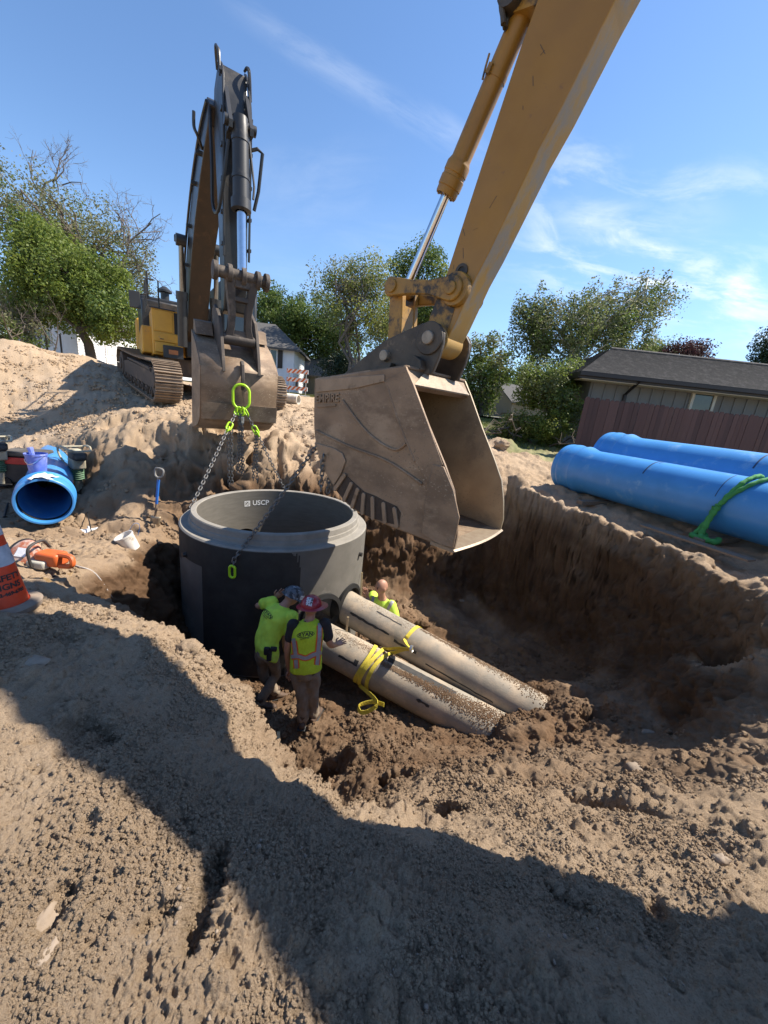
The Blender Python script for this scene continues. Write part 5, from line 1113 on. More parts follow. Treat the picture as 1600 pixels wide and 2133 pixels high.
sh = thing('shovel', sp, 'shovel with blue shaft and D handle stuck in the dirt by the manhole', 'shovel'); top_ = sp+Vector((.10, .06, 1.02)); ax_ = (top_-sp).normalized(); sx = Vector((.96, -.2, 0)).normalized()
b = MB(); b.cyl(sp+ax_*.40, sp+ax_*.86, .026, n=12); b.build('shaft', mat('blue fibreglass', (.03, .16, .55), None, 9, .4), sh, 40)
b = MB(); b.cyl(sp+ax_*.12, sp+ax_*.42, .024, n=12); b.build('ferrule', STEEL, sh, 40)
b = MB(); b.tube([Vector(v) for v in spline([sp+ax_*.84, sp+ax_*.90, sp+ax_*.94+sx*.075, sp+ax_*1.06+sx*.08, sp+ax_*1.07-sx*.08, sp+ax_*.94-sx*.075, sp+ax_*.90], 4)], .017, 8); b.build('handle', mat('grey plastic', (.25, .24, .22), None, 9, .6), sh, 40)
b = MB(); vs = []
for i in range(7):
    for j in range(7):
        u, v = i/6-.5, j/6; vs.append(sp+ax_*(.16-.26*v)+sx*(u*.24*(1-.5*v*v))+sx.cross(ax_)*(.04*(1-4*u*u)))
b.add(vs, [(i*7+j, (i+1)*7+j, (i+1)*7+j+1, i*7+j+1) for i in range(6) for j in range(6)]); b.build('blade', STEELIN, sh, 60, fix=False, solid=.004)
# ------------------------------------------------------------------ traffic cone, saw, straps
ORG = mat('orange cone', (.68, .055, .012), (.60, .05, .012), 4, .45, c3=(.45, .1, .04), s3=6, lo3=.66, hi3=.76)
SLV = mat('reflective sleeve', (.46, .48, .52), (.32, .35, .40), 16, .42, c3=(.17, .19, .22), s3=11, lo3=.52, hi3=.6)
ct = Vector(dep(-62, 930, 2.9)); cbx = Vector(dep(4, 1240, 2.66)); cz = ground_z(cbx.x, cbx.y); cb = Vector((cbx.x, cbx.y, cz))
cax = Vector((-.06, .02, 1)).normalized(); CH = .79
cone = thing('traffic_cone', cb, 'orange traffic cone with two silver bands and black lettering at the left edge', 'traffic cone')
rc = lambda h: .138-(.138-.032)*h/CH
ringp = lambda h0, h1, e: [(rc(h0)-.008, h0), (rc(h0)+e, h0), (rc((h0+h1)/2)+e, (h0+h1)/2), (rc(h1)+e, h1), (rc(h1)-.008, h1)]
b = MB(); b.lathe(ringp(.0, CH, 0), cb, cax, n=48, closed=True); b.build('shell', ORG, cone, 30)
for h0, h1 in ((.295, .43), (.50, .655)): b = MB(); b.lathe(ringp(h0, h1, .0025), cb, cax, n=48, closed=True); b.build('reflective_band', SLV, cone, 30)
b = MB(); b.lathe([(.13, .01), (.205, .0), (.21, .03), (.195, .045), (.143, .05)], cb-cax*.035, cax, n=40, closed=True); b.build('base', mat('dusty rubber base', (.25, .19, .14), (.12, .1, .085), 6, .9), cone, 40)
vdir = math.atan2(-cb.y, -cb.x)
for txt, h, sz_, off in (('SAFETY', .215, .057, .10), ('SIGNS', .155, .057, .10), ('952-469-6700', .105, .032, .07)):
    me = text_mesh(txt, sz_, bold=.0016); R_ = cax.to_track_quat('Z', 'Y'); u_ = Vector((cos(vdir), sin(vdir), 0)); u_ = (u_-cax*u_.dot(cax)).normalized(); w_ = cax.cross(u_)
    for v in me.vertices:
        hh = h+v.co.y; r_ = rc(hh)+.003; a = v.co.x/r_+.38; v.co = cb+cax*hh+(u_*cos(a)+w_*sin(a))*r_
    link('lettering', me, BLACKPAINT, cone, 0)
# cut-off saw
sc = Vector(atz(75, 1158, -1.02)); sc.z = ground_z(sc.x, sc.y); sx = Vector(dep(120, 1160, 3.5))-Vector(dep(40, 1135, 3.5)); sx.z = 0; sx.normalize(); sy = Vector((-sx.y, sx.x, 0)); s3 = (sx, sy, up)
saw = thing('cut_off_saw', sc, 'orange cut-off saw with round blade guard lying on the dirt behind the cone', 'saw'); Ps = lambda a, b_, h: sc+sx*a+sy*b_+up*h
ORS = mat('saw orange', (.62, .12, .02), (.5, .1, .03), 8, .5)
b = MB(); tl = (sy*-.75+up*.65).normalized(); bc_ = Ps(-.13, 0, .14); b.lathe([(.001, -.035), (.13, -.035), (.155, -.02), (.155, .02), (.13, .035), (.001, .035)], bc_, tl, n=36); b.build('blade_guard', mat('dusty orange guard', (.42, .13, .06), (.55, .42, .34), 12, .6, lo=.45, hi=.6), saw, 35)
b = MB(); b.cyl(bc_-tl*.006-sx*.03, bc_+tl*.006-sx*.03, .172, n=36); b.build('blade', DKPL, saw, 30)
b = MB(); b.box(bc_+tl*.04, (.12, .10, .006), (sx, tl.cross(sx), tl)); b.build('guard_label', CLOTH, saw, 0)
b = MB(); b.box(Ps(.16, .02, .12), (.26, .17, .15), s3); b.build('body', ORS, saw, 20, bevel=.03)
b = MB(); b.box(Ps(.08, -.03, .07), (.2, .16, .09), s3); b.build('engine', mat('grey casting', (.45, .43, .36), None, 9, .6), saw, 20, bevel=.02)
b = MB(); b.tube([Vector(v) for v in spline([Ps(.26, .0, .18), Ps(.40, -.0, .17), Ps(.42, -.02, .08), Ps(.28, -.02, .06)], 5)], .028, 8); b.build('rear_handle', ORS, saw, 40)
b = MB(); b.tube([Vector(v) for v in spline([Ps(.06, -.12, .06), Ps(.05, -.12, .26), Ps(.05, .04, .30), Ps(.05, .12, .2)], 6)], .015, 8); b.build('front_handle', DKPL, saw, 40)
# webbing straps, hoses and laths lying on the dirt
TAN = mat('tan webbing', (.40, .27, .13), (.30, .2, .1), 14, .85, bump=.3)
def on_ground(px_list, zg, lift=.012):
    out = []
    for x, y in px_list:
        p = atz(x, y, zg)
        for _ in range(6): p = atz(x, y, ground_z(p[0], p[1]))
        out.append(Vector((p[0], p[1], ground_z(p[0], p[1])+lift)))
    return out
def strap(pxs, zg, w, m_, name, label, cat, lift=.02):
    P = spline(on_ground(pxs, zg, lift), 6); P = [Vector((p[0], p[1], ground_z(p[0], p[1])+lift+.012*sin(i*.8))) for i, p in enumerate(P)]; b = MB(); b.ribbon(P, Vector((.25, .1, .9)), w, .005); return tag(b.build(name, m_, None, 0), label, cat)
strap([(45, 1160), (70, 1163), (110, 1172), (122, 1190), (140, 1205), (150, 1200), (148, 1212), (130, 1218), (100, 1217), (82, 1212)], -1.05, .05, TAN, 'webbing_strap', 'tan webbing strap looping over the dirt below the orange saw', 'strap')
strap([(60, 1172), (80, 1175), (95, 1186), (92, 1192)], -1.0, .05, TAN, 'webbing_strap', 'short piece of tan webbing between the cone and the looping strap', 'strap')
def hose_on(pxs, zg, r, m_, name, label, cat):
    P = spline(on_ground(pxs, zg, r), 6); b = MB(); b.tube(P, r, 7); return tag(b.build(name, m_, None, 50), label, cat)
GREYP = mat('grey plastic sheet', (.36, .33, .31), (.26, .23, .21), 9, .5)
hose_on([(125, 1170), (160, 1180), (200, 1196), (240, 1206), (262, 1208)], -1.25, .008, GREYP, 'hose', 'pale grey hose lying across the trench edge', 'hose')
hose_on([(96, 1200), (140, 1212), (200, 1216), (255, 1212)], -1.2, .007, RUBBER, 'cable', 'thin dark cable on the dirt beside the tan strap', 'cable')
hose_on([(160, 1045), (175, 1065), (188, 1078)], -1.68, .010, RUBBER, 'cable', 'thin dark cable beside the mouth of the left blue pipe', 'cable')
hose_on([(0, 1025), (10, 1040), (18, 1050)], -1.5, .02, RUBBER, 'hose', 'black hose left of the left blue pipe', 'hose')
LATH = mat('new lath', (.55, .42, .24), (.46, .34, .19), 8, .8, stretch=(1, 1, .2))
def stake(p, d, L, w, label):
    d = Vector(d).normalized(); x = Vector((1, .1, 0)); x = (x-d*x.dot(d)).normalized(); b = MB(); b.box(Vector(p)+d*L/2, (w, .012, L), (x, d.cross(x), d)); return tag(b.build('wooden_stake', LATH, None, 0, bevel=.002), label, 'stake')
p0 = Vector(atz(590, 1592, -2.75)); p0.z = ground_z(p0.x, p0.y)-.12; p1_ = Vector(dep(580, 1524, 4.55)); stake(p0, p1_-p0, (p1_-p0).length, .035, 'pale wooden stake standing in the pit floor in front of the workers')
p0 = Vector(dep(757, 1235, 6.4)); p1_ = Vector(dep(754, 1192, 6.6)); stake(p0-Vector((0, 0, .9)), p1_-p0+Vector((0, 0, .9)), (p1_-p0+Vector((0, 0, .9))).length, .03, 'wooden lath beside the manhole held by the bald worker')
p0 = Vector(dep(722, 1300, 5.65)); stake(p0-Vector((0, 0, .5)), (0.02, 0, 1), .62, .03, 'short pale lath between the two concrete pipes')
# ------------------------------------------------------------------ fence and house on the right
FENR = [mat('stained cedar %d' % i, c, tuple(x*.8 for x in c), 5, .75, bump=.2, bscale=40, stretch=(4, 4, .5)) for i, c in enumerate(((.074, .038, .034), (.086, .046, .041), (.056, .029, .027), (.080, .042, .036)))]
fz0 = .02; FY = 12.0; FX0 = 5.62
fence = thing('board_fence', (9, FY, fz0), 'maroon stained board fence with dog-eared tops in front of the grey house', 'fence')
bw = .142
bd = MB(); bd.add([(x, y, z) for y in (-.009, .009) for x, z in ((-bw/2, 0), (bw/2, 0), (bw/2, 1.77), (bw/2-.03, 1.82), (-bw/2+.03, 1.82), (-bw/2, 1.77))], [(5, 4, 3, 2, 1, 0), (6, 7, 8, 9, 10, 11)]+[(i, (i+1) % 6, 6+(i+1) % 6, 6+i) for i in range(6)])
bms = []
for i in range(4): me = bd.mesh('board'); me.materials.append(FENR[i]); bms.append(me)
nb = 62
for i in range(nb):
    x = FX0+i*.148; M_ = Matrix.Translation((x, FY+rnd.uniform(-.006, .006), fz0-.05+rnd.uniform(-.02, .02))) @ Matrix.Rotation(rnd.uniform(-.006, .006), 4, 'Y') @ Matrix.Rotation(rnd.uniform(-.02, .02), 4, 'Z')
    inst('board', bms[rnd.choice((0, 0, 1, 1, 2, 3))], fence, M_)
for z in (.3, 1.45):
    b = MB(); b.box((FX0+nb*.074, FY+.045, fz0+z), (nb*.148, .04, .09)); b.build('rail', FENR[2], fence, 0)
for i in range(5):
    b = MB(); b.box((FX0+.1+i*2.3, FY+.11, fz0+.85), (.09, .09, 1.75)); b.build('post', FENR[2], fence, 0)
# return of the fence running back towards the house corner
b = MB()
WALLG = mat('grey siding', (.20, .198, .185), (.175, .172, .16), 3, .8, bump=.1, stretch=(1, 1, .3))
ROOFG = mat('roof shingles', (.085, .080, .076), (.055, .052, .050), 14, .95, bump=.5, bscale=30, c3=(.12, .112, .105), s3=5, lo3=.5, hi3=.62)
DKTRIM = mat('dark brown trim', (.018, .013, .011), None, 6, .5)
CREAM = mat('cream trim', (.58, .54, .44), (.5, .47, .38), 9, .6)
WGLASS = mat('window glass', (.02, .03, .035), (.04, .06, .05), 3, .06, spec=.8)
hx0, hy0, hb, ez = 6.55, 14.0, .1, 2.62
house = thing('house', (11, 17, hb), 'grey board and batten house with dark hipped shingle roof behind the maroon fence', 'house')
b = MB(); b.box((hx0+7, hy0+1.45, (hb+ez)/2), (14, 2.9, ez-hb)); b.build('wall', WALLG, house, 0)
bt = MB(); bt.box((0, 0, 0), (.045, .03, ez-hb-.02)); btm = bt.mesh('batten'); btm.materials.append(WALLG)
for i in range(34): inst('batten', btm, house, Matrix.Translation((hx0+.1+i*.405, hy0-.016, (hb+ez)/2)))
EV = [(hx0-.72, hy0-.62), (hx0+14.7, hy0-.62), (hx0+14.7, hy0+3.5), (hx0-.72, hy0+3.5)]; ry = hy0+1.45; rz = 3.78; rx0, rx1 = hx0+1.1, hx0+13.2; e_ = ez+.02
# roof faces as courses of shingles, each course a slightly raised strip
def roof_face(a0, a1, r0, r1, name, n, parent):
    a0, a1, r0, r1 = map(Vector, (a0, a1, r0, r1)); nrm = (a1-a0).cross(r0-a0).normalized(); nrm = nrm if nrm.z > 0 else -nrm
    b = MB(); 
    for i in range(n):
        t0, t1 = i/n, (i+1.15)/n; t1 = min(t1, 1); p0, p1 = a0+(r0-a0)*t0, a1+(r1-a1)*t0; q0, q1 = a0+(r0-a0)*t1, a1+(r1-a1)*t1
        up_ = nrm*.028; lo_ = nrm*.004
        b.add([p0, p1, p1+up_, p0+up_, q1+lo_, q0+lo_], [(0, 1, 2, 3), (3, 2, 4, 5)])
    return tag(b.build(name, ROOFG, parent, 0, fix=False), kind='stuff')
roof = MB(); roof.add([(*EV[0], e_), (*EV[1], e_), (*EV[2], e_), (*EV[3], e_), (rx0, ry, rz), (rx1, ry, rz)], [(0, 1, 5, 4), (1, 2, 5), (2, 3, 4, 5), (3, 0, 4), (3, 2, 1, 0)])
rf = roof.build('roof', ROOFG, house, 0)
roof_face((*EV[0], e_), (*EV[1], e_), (rx0, ry, rz), (rx1, ry, rz), 'shingle_course', 30, rf); roof_face((*EV[3], e_), (*EV[0], e_), (rx0, ry, rz), (rx0+.001, ry, rz), 'shingle_course', 24, rf)
b = MB(); b.cyl((rx0, ry, rz+.02), (rx1, ry, rz+.02), .06, n=6); b.build('ridge_cap', ROOFG, rf, 0)
b = MB(); b.box((hx0+7, EV[0][1]-.012, e_-.085), (15.45, .03, .19)); b.box((EV[0][0]-.012, hy0+1.44, e_-.085), (.03, 4.15, .19)); b.build('fascia', DKTRIM, house, 0)
b = MB(); b.box((hx0+7, EV[0][1]-.08, e_-.04), (15.5, .11, .12)); b.build('gutter', DKTRIM, house, 0)
b = MB(); b.box((hx0+7, hy0-.31, e_-.19), (15.2, .6, .02)); b.build('soffit', CREAM, house, 0)
dx = 7.75
b = MB(); b.tube([(dx+.02, EV[0][1]-.06, e_-.1), (dx, EV[0][1]+.1, e_-.22), (dx, hy0-.06, e_-.5), (dx, hy0-.06, .2)], .05, 8); b.build('downspout', DKTRIM, house, 40)
wc = (10.4, 1.96); ww, wh = .82, 1.02
wn = MB(); wn.box((wc[0], hy0-.02, wc[1]), (ww, .04, wh)); win = wn.build('window', CREAM, house, 0)
for (cx_, cz_, sx_, sz_) in ((wc[0]-ww/2+.04, wc[1], .09, wh+.06), (wc[0]+ww/2-.04, wc[1], .09, wh+.06), (wc[0], wc[1]+wh/2, ww+.08, .09), (wc[0], wc[1]-wh/2, ww+.08, .09)):
    b = MB(); b.box((cx_, hy0-.06, cz_), (sx_, .06, sz_)); b.build('frame', CREAM, win, 0)
b = MB(); b.box((wc[0], hy0-.045, wc[1]), (ww-.1, .012, wh-.1)); b.build('pane', WGLASS, win, 0)

# ------------------------------------------------------------------ houses far away
SIDING = mat('white siding', (.72, .73, .74), (.66, .67, .69), 3, .65)
ROOFD = mat('far roof', (.10, .095, .09), (.07, .066, .063), 9, .95)
def gable_house(label, c, yaw, L, Dp, eave, ridge, wall_m, roof_m, z0, hip=0, lap=.16, over=.4, cat='house', name='house', siding=True):
    ux, uy = Vector((cos(yaw), sin(yaw), 0)), Vector((-sin(yaw), cos(yaw), 0)); o = Vector((c[0], c[1], z0)); P = lambda a, b_, h: o+ux*a+uy*b_+up*h
    root = thing(name, o, label, cat)
    pent = [(-Dp/2, -1), (Dp/2, -1), (Dp/2, eave), (0, ridge), (-Dp/2, eave)]
    if hip: pent = [(-Dp/2, -1), (Dp/2, -1), (Dp/2, eave), (0, eave+.01), (-Dp/2, eave)]
    b = MB(); b.add([P(-L/2, y, z) for y, z in pent]+[P(L/2, y, z) for y, z in pent], [(4, 3, 2, 1, 0), (5, 6, 7, 8, 9)]+[(i, (i+1) % 5, 5+(i+1) % 5, 5+i) for i in range(5)]); w = b.build('wall', wall_m, root, 0)
    b = MB(); h = .0
    while siding and h < (eave-lap if hip else ridge-.1):                                       # lapped boards standing proud of each other
        for s_ in (-1, 1): b.add([P(-L/2, s_*(Dp/2+.025), h), P(L/2, s_*(Dp/2+.025), h), P(L/2, s_*(Dp/2+.006), h+lap), P(-L/2, s_*(Dp/2+.006), h+lap)], [(0, 1, 2, 3)]) if h+lap <= eave else None
        hw = lambda z: Dp/2 if z <= eave else Dp/2*(ridge-z)/(ridge-eave)
        for s_ in (-1, 1): b.add([P(s_*(L/2+.025), -hw(h), h), P(s_*(L/2+.025), hw(h), h), P(s_*(L/2+.006), hw(h+lap), h+lap), P(s_*(L/2+.006), -hw(h+lap), h+lap)], [(0, 1, 2, 3)])
        h += lap
    tag(b.build('siding_board', wall_m, w, 0, fix=False), kind='stuff')
    b = MB()
    sl_ = (ridge-eave)/(Dp/2); e0 = eave-over*sl_; ro_ = L/2+over-(hip if hip else 0)
    for s_ in (-1, 1):
        q = [P(-L/2-over, s_*(Dp/2+over), e0), P(L/2+over, s_*(Dp/2+over), e0), P(ro_, 0, ridge), P(-ro_, 0, ridge)]
        b.add([v+up*.04 for v in q]+[v+up*.18 for v in q], [(3, 2, 1, 0), (4, 5, 6, 7)]+[(i, (i+1) % 4, 4+(i+1) % 4, 4+i) for i in range(4)])
        if hip:
            q = [P(s_*(L/2+over), -Dp/2-over, e0), P(s_*(L/2+over), Dp/2+over, e0), P(s_*ro_, 0, ridge)]
            b.add([v+up*.05 for v in q]+[v+up*.185 for v in q], [(2, 1, 0), (3, 4, 5)]+[(i, (i+1) % 3, 3+(i+1) % 3, 3+i) for i in range(3)])
    b.build('roof', roof_m, root, 0)
    return root, P, w
def far_window(P, root, a, b_, h, w, hh, along, out, trim=SIDING, mull=True):
    """window on a wall: along = 'a' or 'b' direction of its width"""
    sz = (lambda x, t, z: (x, t, z)) if along == 'a' else (lambda x, t, z: (t, x, z))
    def bx(da, dz, x, t, z, off, nm, m_, par):
        q = MB(); ca = (a+da, b_+out*off) if along == 'a' else (a+out*off, b_+da); s_ = sz(x, t, z); c = P(ca[0], ca[1], h+dz)
        X_, Y_ = (P(1, 0, 0)-P(0, 0, 0)), (P(0, 1, 0)-P(0, 0, 0)); q.box(c, s_, (X_, Y_, up)); return q.build(nm, m_, par, 0)
    f = bx(0, 0, w+.16, .05, hh+.16, .045, 'window', trim, root); bx(0, 0, w, .02, hh, .075, 'pane', WGLASS, f)
    if mull: bx(0, 0, .05, .02, hh, .09, 'mullion', trim, f)
    return f

C_ = dep(164, 742, 22); yw = radians(68); gux, guy = Vector((cos(yw), sin(yw), 0)), Vector((-sin(yw), cos(yw), 0)); oc = Vector((C_[0], C_[1], 0))+gux*4.5+guy*3.1
gr, P, w = gable_house('white sided garage with a wide panelled door, behind the leafy tree on the left', (oc.x, oc.y), yw, 9, 6.2, 2.75, 4.4, SIDING, ROOFD, 1.0)
for b_ in (1.4, -.35): far_window(P, gr, -4.5, b_, 1.75, .62, .8, 'b', -1)
DOORW = mat('garage door white', (.80, .80, .79), (.76, .76, .75), 3, .5)
b = MB(); b.box(P(.3, -3.1-.03, 1.1), (6.6, .04, 2.2), (gux, guy, up)); gd = b.build('garage_door', DOORW, gr, 0)
pm = MB(); pm.box((0, 0, 0), (.62, .03, .36)); pme = pm.mesh('panel'); pme.materials.append(DOORW); RM = Matrix.Rotation(yw, 4, 'Z')
for i in range(9):
    for j in range(4): inst('panel', pme, gd, Matrix.Translation(P(-2.6+i*.72, -3.1-.06, .28+j*.52)) @ RM)
b = MB(); b.box(P(.3, -3.1-.04, 2.26), (6.9, .07, .12), (gux, guy, up)); b.build('door_trim', SIDING, gr, 0)
# white split-level house and low brown house across the road
wl_ = dep(600, 725, 29)
h2, P2, w2 = gable_house('white split-level house with dark roof and black shutters beyond the hanging bucket', (wl_[0]-5.0, wl_[1]+3.4), radians(6), 10, 6.4, 3.45, 5.3, SIDING, ROOFD, .95, hip=2.6, over=.5)
for a_ in (3.2, -.5): far_window(P2, h2, a_, -3.2, 2.55, .9, 1.2, 'a', -1); far_window(P2, h2, a_, -3.2, .75, .9, .9, 'a', -1)
for a_ in (3.95, 2.45):
    b = MB(); X_, Y_ = P2(1, 0, 0)-P2(0, 0, 0), P2(0, 1, 0)-P2(0, 0, 0); b.box(P2(a_, -3.27, 2.55), (.36, .05, 1.3), (X_, Y_, up)); b.build('shutter', DKTRIM, h2, 0)
    b = MB(); b.box(P2(a_, -3.27, .75), (.36, .05, 1.0), (X_, Y_, up)); b.build('shutter', DKTRIM, h2, 0)
TANW = mat('tan boards', (.25, .21, .15), (.2, .165, .12), 4, .8, stretch=(6, 6, .5)); ROOFT = mat('brown shingles', (.185, .15, .125), (.14, .115, .095), 6, .95, bump=.4, bscale=20)
c3 = dep(640, 770, 38); h3, P3, w3 = gable_house('low brown house with a wide tan shingle roof beyond the striped barricade', (c3[0]+.6, c3[1]+3), radians(-4), 13, 7, 2.05, 3.75, TANW, ROOFT, .95)
BRICKC = mat('chimney brick', (.30, .2, .16), (.22, .15, .12), 14, .9); b = MB(); b.box(P3(-2.0, .8, 3.9), (1.1, .8, 1.0), (Vector((1, 0, 0)), Vector((0, 1, 0)), up)); b.build('chimney', BRICKC, h3, 0)
far_window(P3, h3, 3.0, -3.5, 1.2, 1.0, .9, 'a', -1, TANW)
c4 = dep(1064, 850, 46); h4, P4, w4 = gable_house('distant house with a dark roof low among the trees right of the yellow bucket', (c4[0]+2, c4[1]), radians(20), 9, 6, 2.2, 4.0, TANW, ROOFD, .6)
# road and its kerb
ROADM = mat('asphalt', (.075, .073, .07), (.055, .054, .052), 9, .9, bump=.2)
b = MB(); vs = []
pts = [(-30, 31.5), (-15, 29.5), (-6, 28.0), (2, 27.2), (10, 27.5), (24, 30)]
for x, y in spline(pts, 6):
    for q in (-2.8, -1, 1, 2.8): vs.append((x, y+q, max(ground_z(x, y+q), ground_z(x, y))+.05))
n_ = len(vs)//4; b.add(vs, [(4*i+j, 4*i+4+j, 4*i+5+j, 4*i+1+j) for i in range(n_-1) for j in range(3)]); tag(b.build('road', ROADM, None, 60), kind='structure')
# striped barricade
bb_ = dep(618, 822, 22); bz = ground_z(bb_[0], bb_[1]); B0 = Vector((bb_[0], bb_[1], bz)); bx = Vector((.97, -.24, 0)); by = Vector((.24, .97, 0)); B3 = (bx, by, up)
bar_ = thing('barricade', B0, 'road barricade with three orange and white striped boards beyond the pit', 'barricade')
STRO = mat('stripe orange', (.62, .13, .02), (.5, .12, .03), 9, .6); STRW = mat('stripe white', (.72, .72, .7), (.6, .6, .58), 9, .6); GALV = mat('galvanised', (.35, .35, .34), None, 12, .5, .6)
for s_ in (-.52, .52):
    b = MB(); b.box(B0+bx*s_+up*.72+by*.04, (.05, .04, 1.44), B3); b.box(B0+bx*s_+up*.04, (.06, 1.2, .06), B3); b.build('upright', GALV, bar_, 0)
for h in (1.32, .86, .40):
    b = MB(); b.box(B0+up*h, (1.32, .03, .22), B3); bo_ = b.build('striped_board', STRW, bar_, 0); b = MB()
    for i in range(-1, 6):
        x0 = -.66+i*.28; q = [(x0, -.11), (x0+.14, -.11), (x0+.36, .11), (x0+.22, .11)]; q = [(min(max(a, -.66), .66), c) for a, c in q]
        if q[1][0]-q[0][0]+q[2][0]-q[3][0] > .02: b.add([B0+bx*a+up*(h+c)-by*.0185 for a, c in q], [(0, 1, 2, 3)])
    b.build('stripe', STRO, bo_, 0, fix=False)
b = MB(); b.box(B0+up*.62-by*.05, (.14, .1, .26), B3); b.build('sandbag', DKPL, bar_, 20, bevel=.04)
# short white ribbed pipe behind the track
q0 = Vector(dep(577, 827, 15.5)); q0.z = ground_z(q0.x, q0.y)+.19; qd = Vector((.97, -.22, 0)); pr = []
for i in range(28): pr += [(.19, i*.045), (.205, i*.045+.012), (.205, i*.045+.03), (.19, i*.045+.042)]
b = MB(); b.lathe(pr+[(.165, pr[-1][1]), (.165, 0)], q0-qd*.3, qd, n=24, closed=True); wpipe = b.build('ribbed_pipe', mat('white ribbed pvc', (.62, .58, .5), (.5, .45, .38), 8, .6), None, 20); tag(wpipe, 'short white ribbed pipe lying on the dirt below the barricade', 'pipe')
# stop sign seen from behind
sg = Vector(dep(291, 738, 20)); sgz = ground_z(sg.x, sg.y); top_s = Vector(dep(289, 677, 20)); sn = thing('road_sign', (sg.x, sg.y, sgz), 'octagonal road sign seen from its grey back, left of the excavator', 'sign')
b = MB(); b.box(((sg.x+top_s.x)/2, (sg.y+top_s.y)/2+.03, (sgz+top_s.z+.4)/2), (.05, .04, top_s.z+.4-sgz)); b.build('post', GALV, sn, 0)
fd = Vector((.80, -.6, 0)).normalized(); b = MB(); sx_ = Vector((fd.y, -fd.x, 0)); k8 = [(cos(pi/8+i*pi/4), sin(pi/8+i*pi/4)) for i in range(8)]
b.add([top_s+sx_*(.41*a)+up*(.41*c)+fd*o for o in (-.004, .004) for a, c in k8], [tuple(range(8)), tuple(range(15, 7, -1))]+[(i, (i+1) % 8, 8+(i+1) % 8, 8+i) for i in range(8)]); b.build('plate', mat('sign back', (.16, .16, .155), None, 9, .5, .4), sn, 0)

# ------------------------------------------------------------------ trees
def leafmat(name, c, c2, tr=.45):
    M = bpy.data.materials.new(name); M.use_nodes = True; t = M.node_tree; L = t.links.new; out = t.nodes['Material Output']; p = t.nodes['Principled BSDF']; p.inputs['Roughness'].default_value = .55; p.inputs['Specular IOR Level'].default_value = .3
    g = t.nodes.new('ShaderNodeNewGeometry'); mx = t.nodes.new('ShaderNodeMix'); mx.data_type = 'RGBA'; L(g.outputs['Random Per Island'], mx.inputs['Factor']); mx.inputs['A'].default_value = (*c, 1); mx.inputs['B'].default_value = (*c2, 1)
    L(mx.outputs['Result'], p.inputs['Base Color']); tl = t.nodes.new('ShaderNodeBsdfTranslucent'); L(mx.outputs['Result'], tl.inputs['Color']); ms = t.nodes.new('ShaderNodeMixShader'); ms.inputs[0].default_value = tr
    L(p.outputs[0], ms.inputs[1]); L(tl.outputs[0], ms.inputs[2]); L(ms.outputs[0], out.inputs['Surface']); return M
LEAF = {'mid': leafmat('leaf mid green', (.10, .155, .032), (.155, .195, .05)), 'bright': leafmat('leaf bright green', (.125, .185, .028), (.19, .225, .045)), 'dark': leafmat('leaf dark green', (.058, .10, .024), (.09, .135, .036)),
        'grey': leafmat('leaf grey green', (.145, .16, .075), (.21, .20, .10)), 'yellow': leafmat('leaf yellow', (.20, .19, .04), (.15, .17, .04)), 'birch': leafmat('leaf birch', (.105, .135, .05), (.16, .18, .075)), 'purple': leafmat('leaf purple', (.045, .018, .022), (.06, .03, .03)),
        'spruce': leafmat('needles', (.022, .042, .018), (.035, .055, .025), .1), 'lime': leafmat('leaf lime', (.20, .24, .045), (.26, .26, .07))}
BARK = mat('bark', (.115, .088, .065), (.07, .055, .042), 12, .9, bump=.6, bscale=30, stretch=(1, 1, .3)); TWIG = mat('grey twigs', (.16, .13, .105), (.11, .09, .075), 8, .9)
BIRCHB = mat('birch bark', (.50, .48, .43), (.16, .13, .11), 6, .8, lo=.5, hi=.6, stretch=(1, 1, 2.5))
def leaves(C, R, per, size, mats, g, droop=0.0, wts=None, aspect=.6):
    """leaf-sized diamonds spread round clump centres"""
    n = len(C)*per; cen = np.repeat(C, per, 0); rad = np.repeat(R, per, 0); off = g.normal(size=(n, 3)); off /= np.maximum(1, np.linalg.norm(off, axis=1)/1.7)[:, None]; p = cen+off*rad*.62
    if droop: p[:, 2] -= droop*g.random(n)**1.5
    nrm = g.normal(size=(n, 3))+off*.6+np.array([0, 0, .7]); nrm /= np.linalg.norm(nrm, axis=1)[:, None]
    a = np.cross(nrm, g.normal(size=(n, 3))); a /= np.linalg.norm(a, axis=1)[:, None]; b_ = np.cross(nrm, a); s_ = size*(.6+.8*g.random(n))[:, None]
    v = np.stack([p-a*s_*.5, p+b_*s_*aspect*.5, p+a*s_*.5, p-b_*s_*aspect*.5], 1).reshape(-1, 3)
    cm = g.choice(len(mats), size=len(C), p=wts); fm = np.repeat(cm, per); flip = g.random(n) < .18; fm = np.where(flip, g.choice(len(mats), size=n, p=wts), fm)
    return v, fm
def leaf_obj(name, v, fm, mats, parent):
    n = len(v)//4; me = bpy.data.meshes.new(name); me.vertices.add(4*n); me.vertices.foreach_set('co', v.astype(np.float32).ravel()); me.loops.add(4*n); me.loops.foreach_set('vertex_index', np.arange(4*n, dtype=np.int32)); me.polygons.add(n)
    me.polygons.foreach_set('loop_start', np.arange(0, 4*n, 4, dtype=np.int32)); me.polygons.foreach_set('loop_total', np.full(n, 4, np.int32)); me.polygons.foreach_set('material_index', fm.astype(np.int32)); me.update(calc_edges=True)
    for m_ in mats: me.materials.append(m_)
    o = bpy.data.objects.new(name, me); COL.objects.link(o)
    if parent: attach(o, parent)
    return o
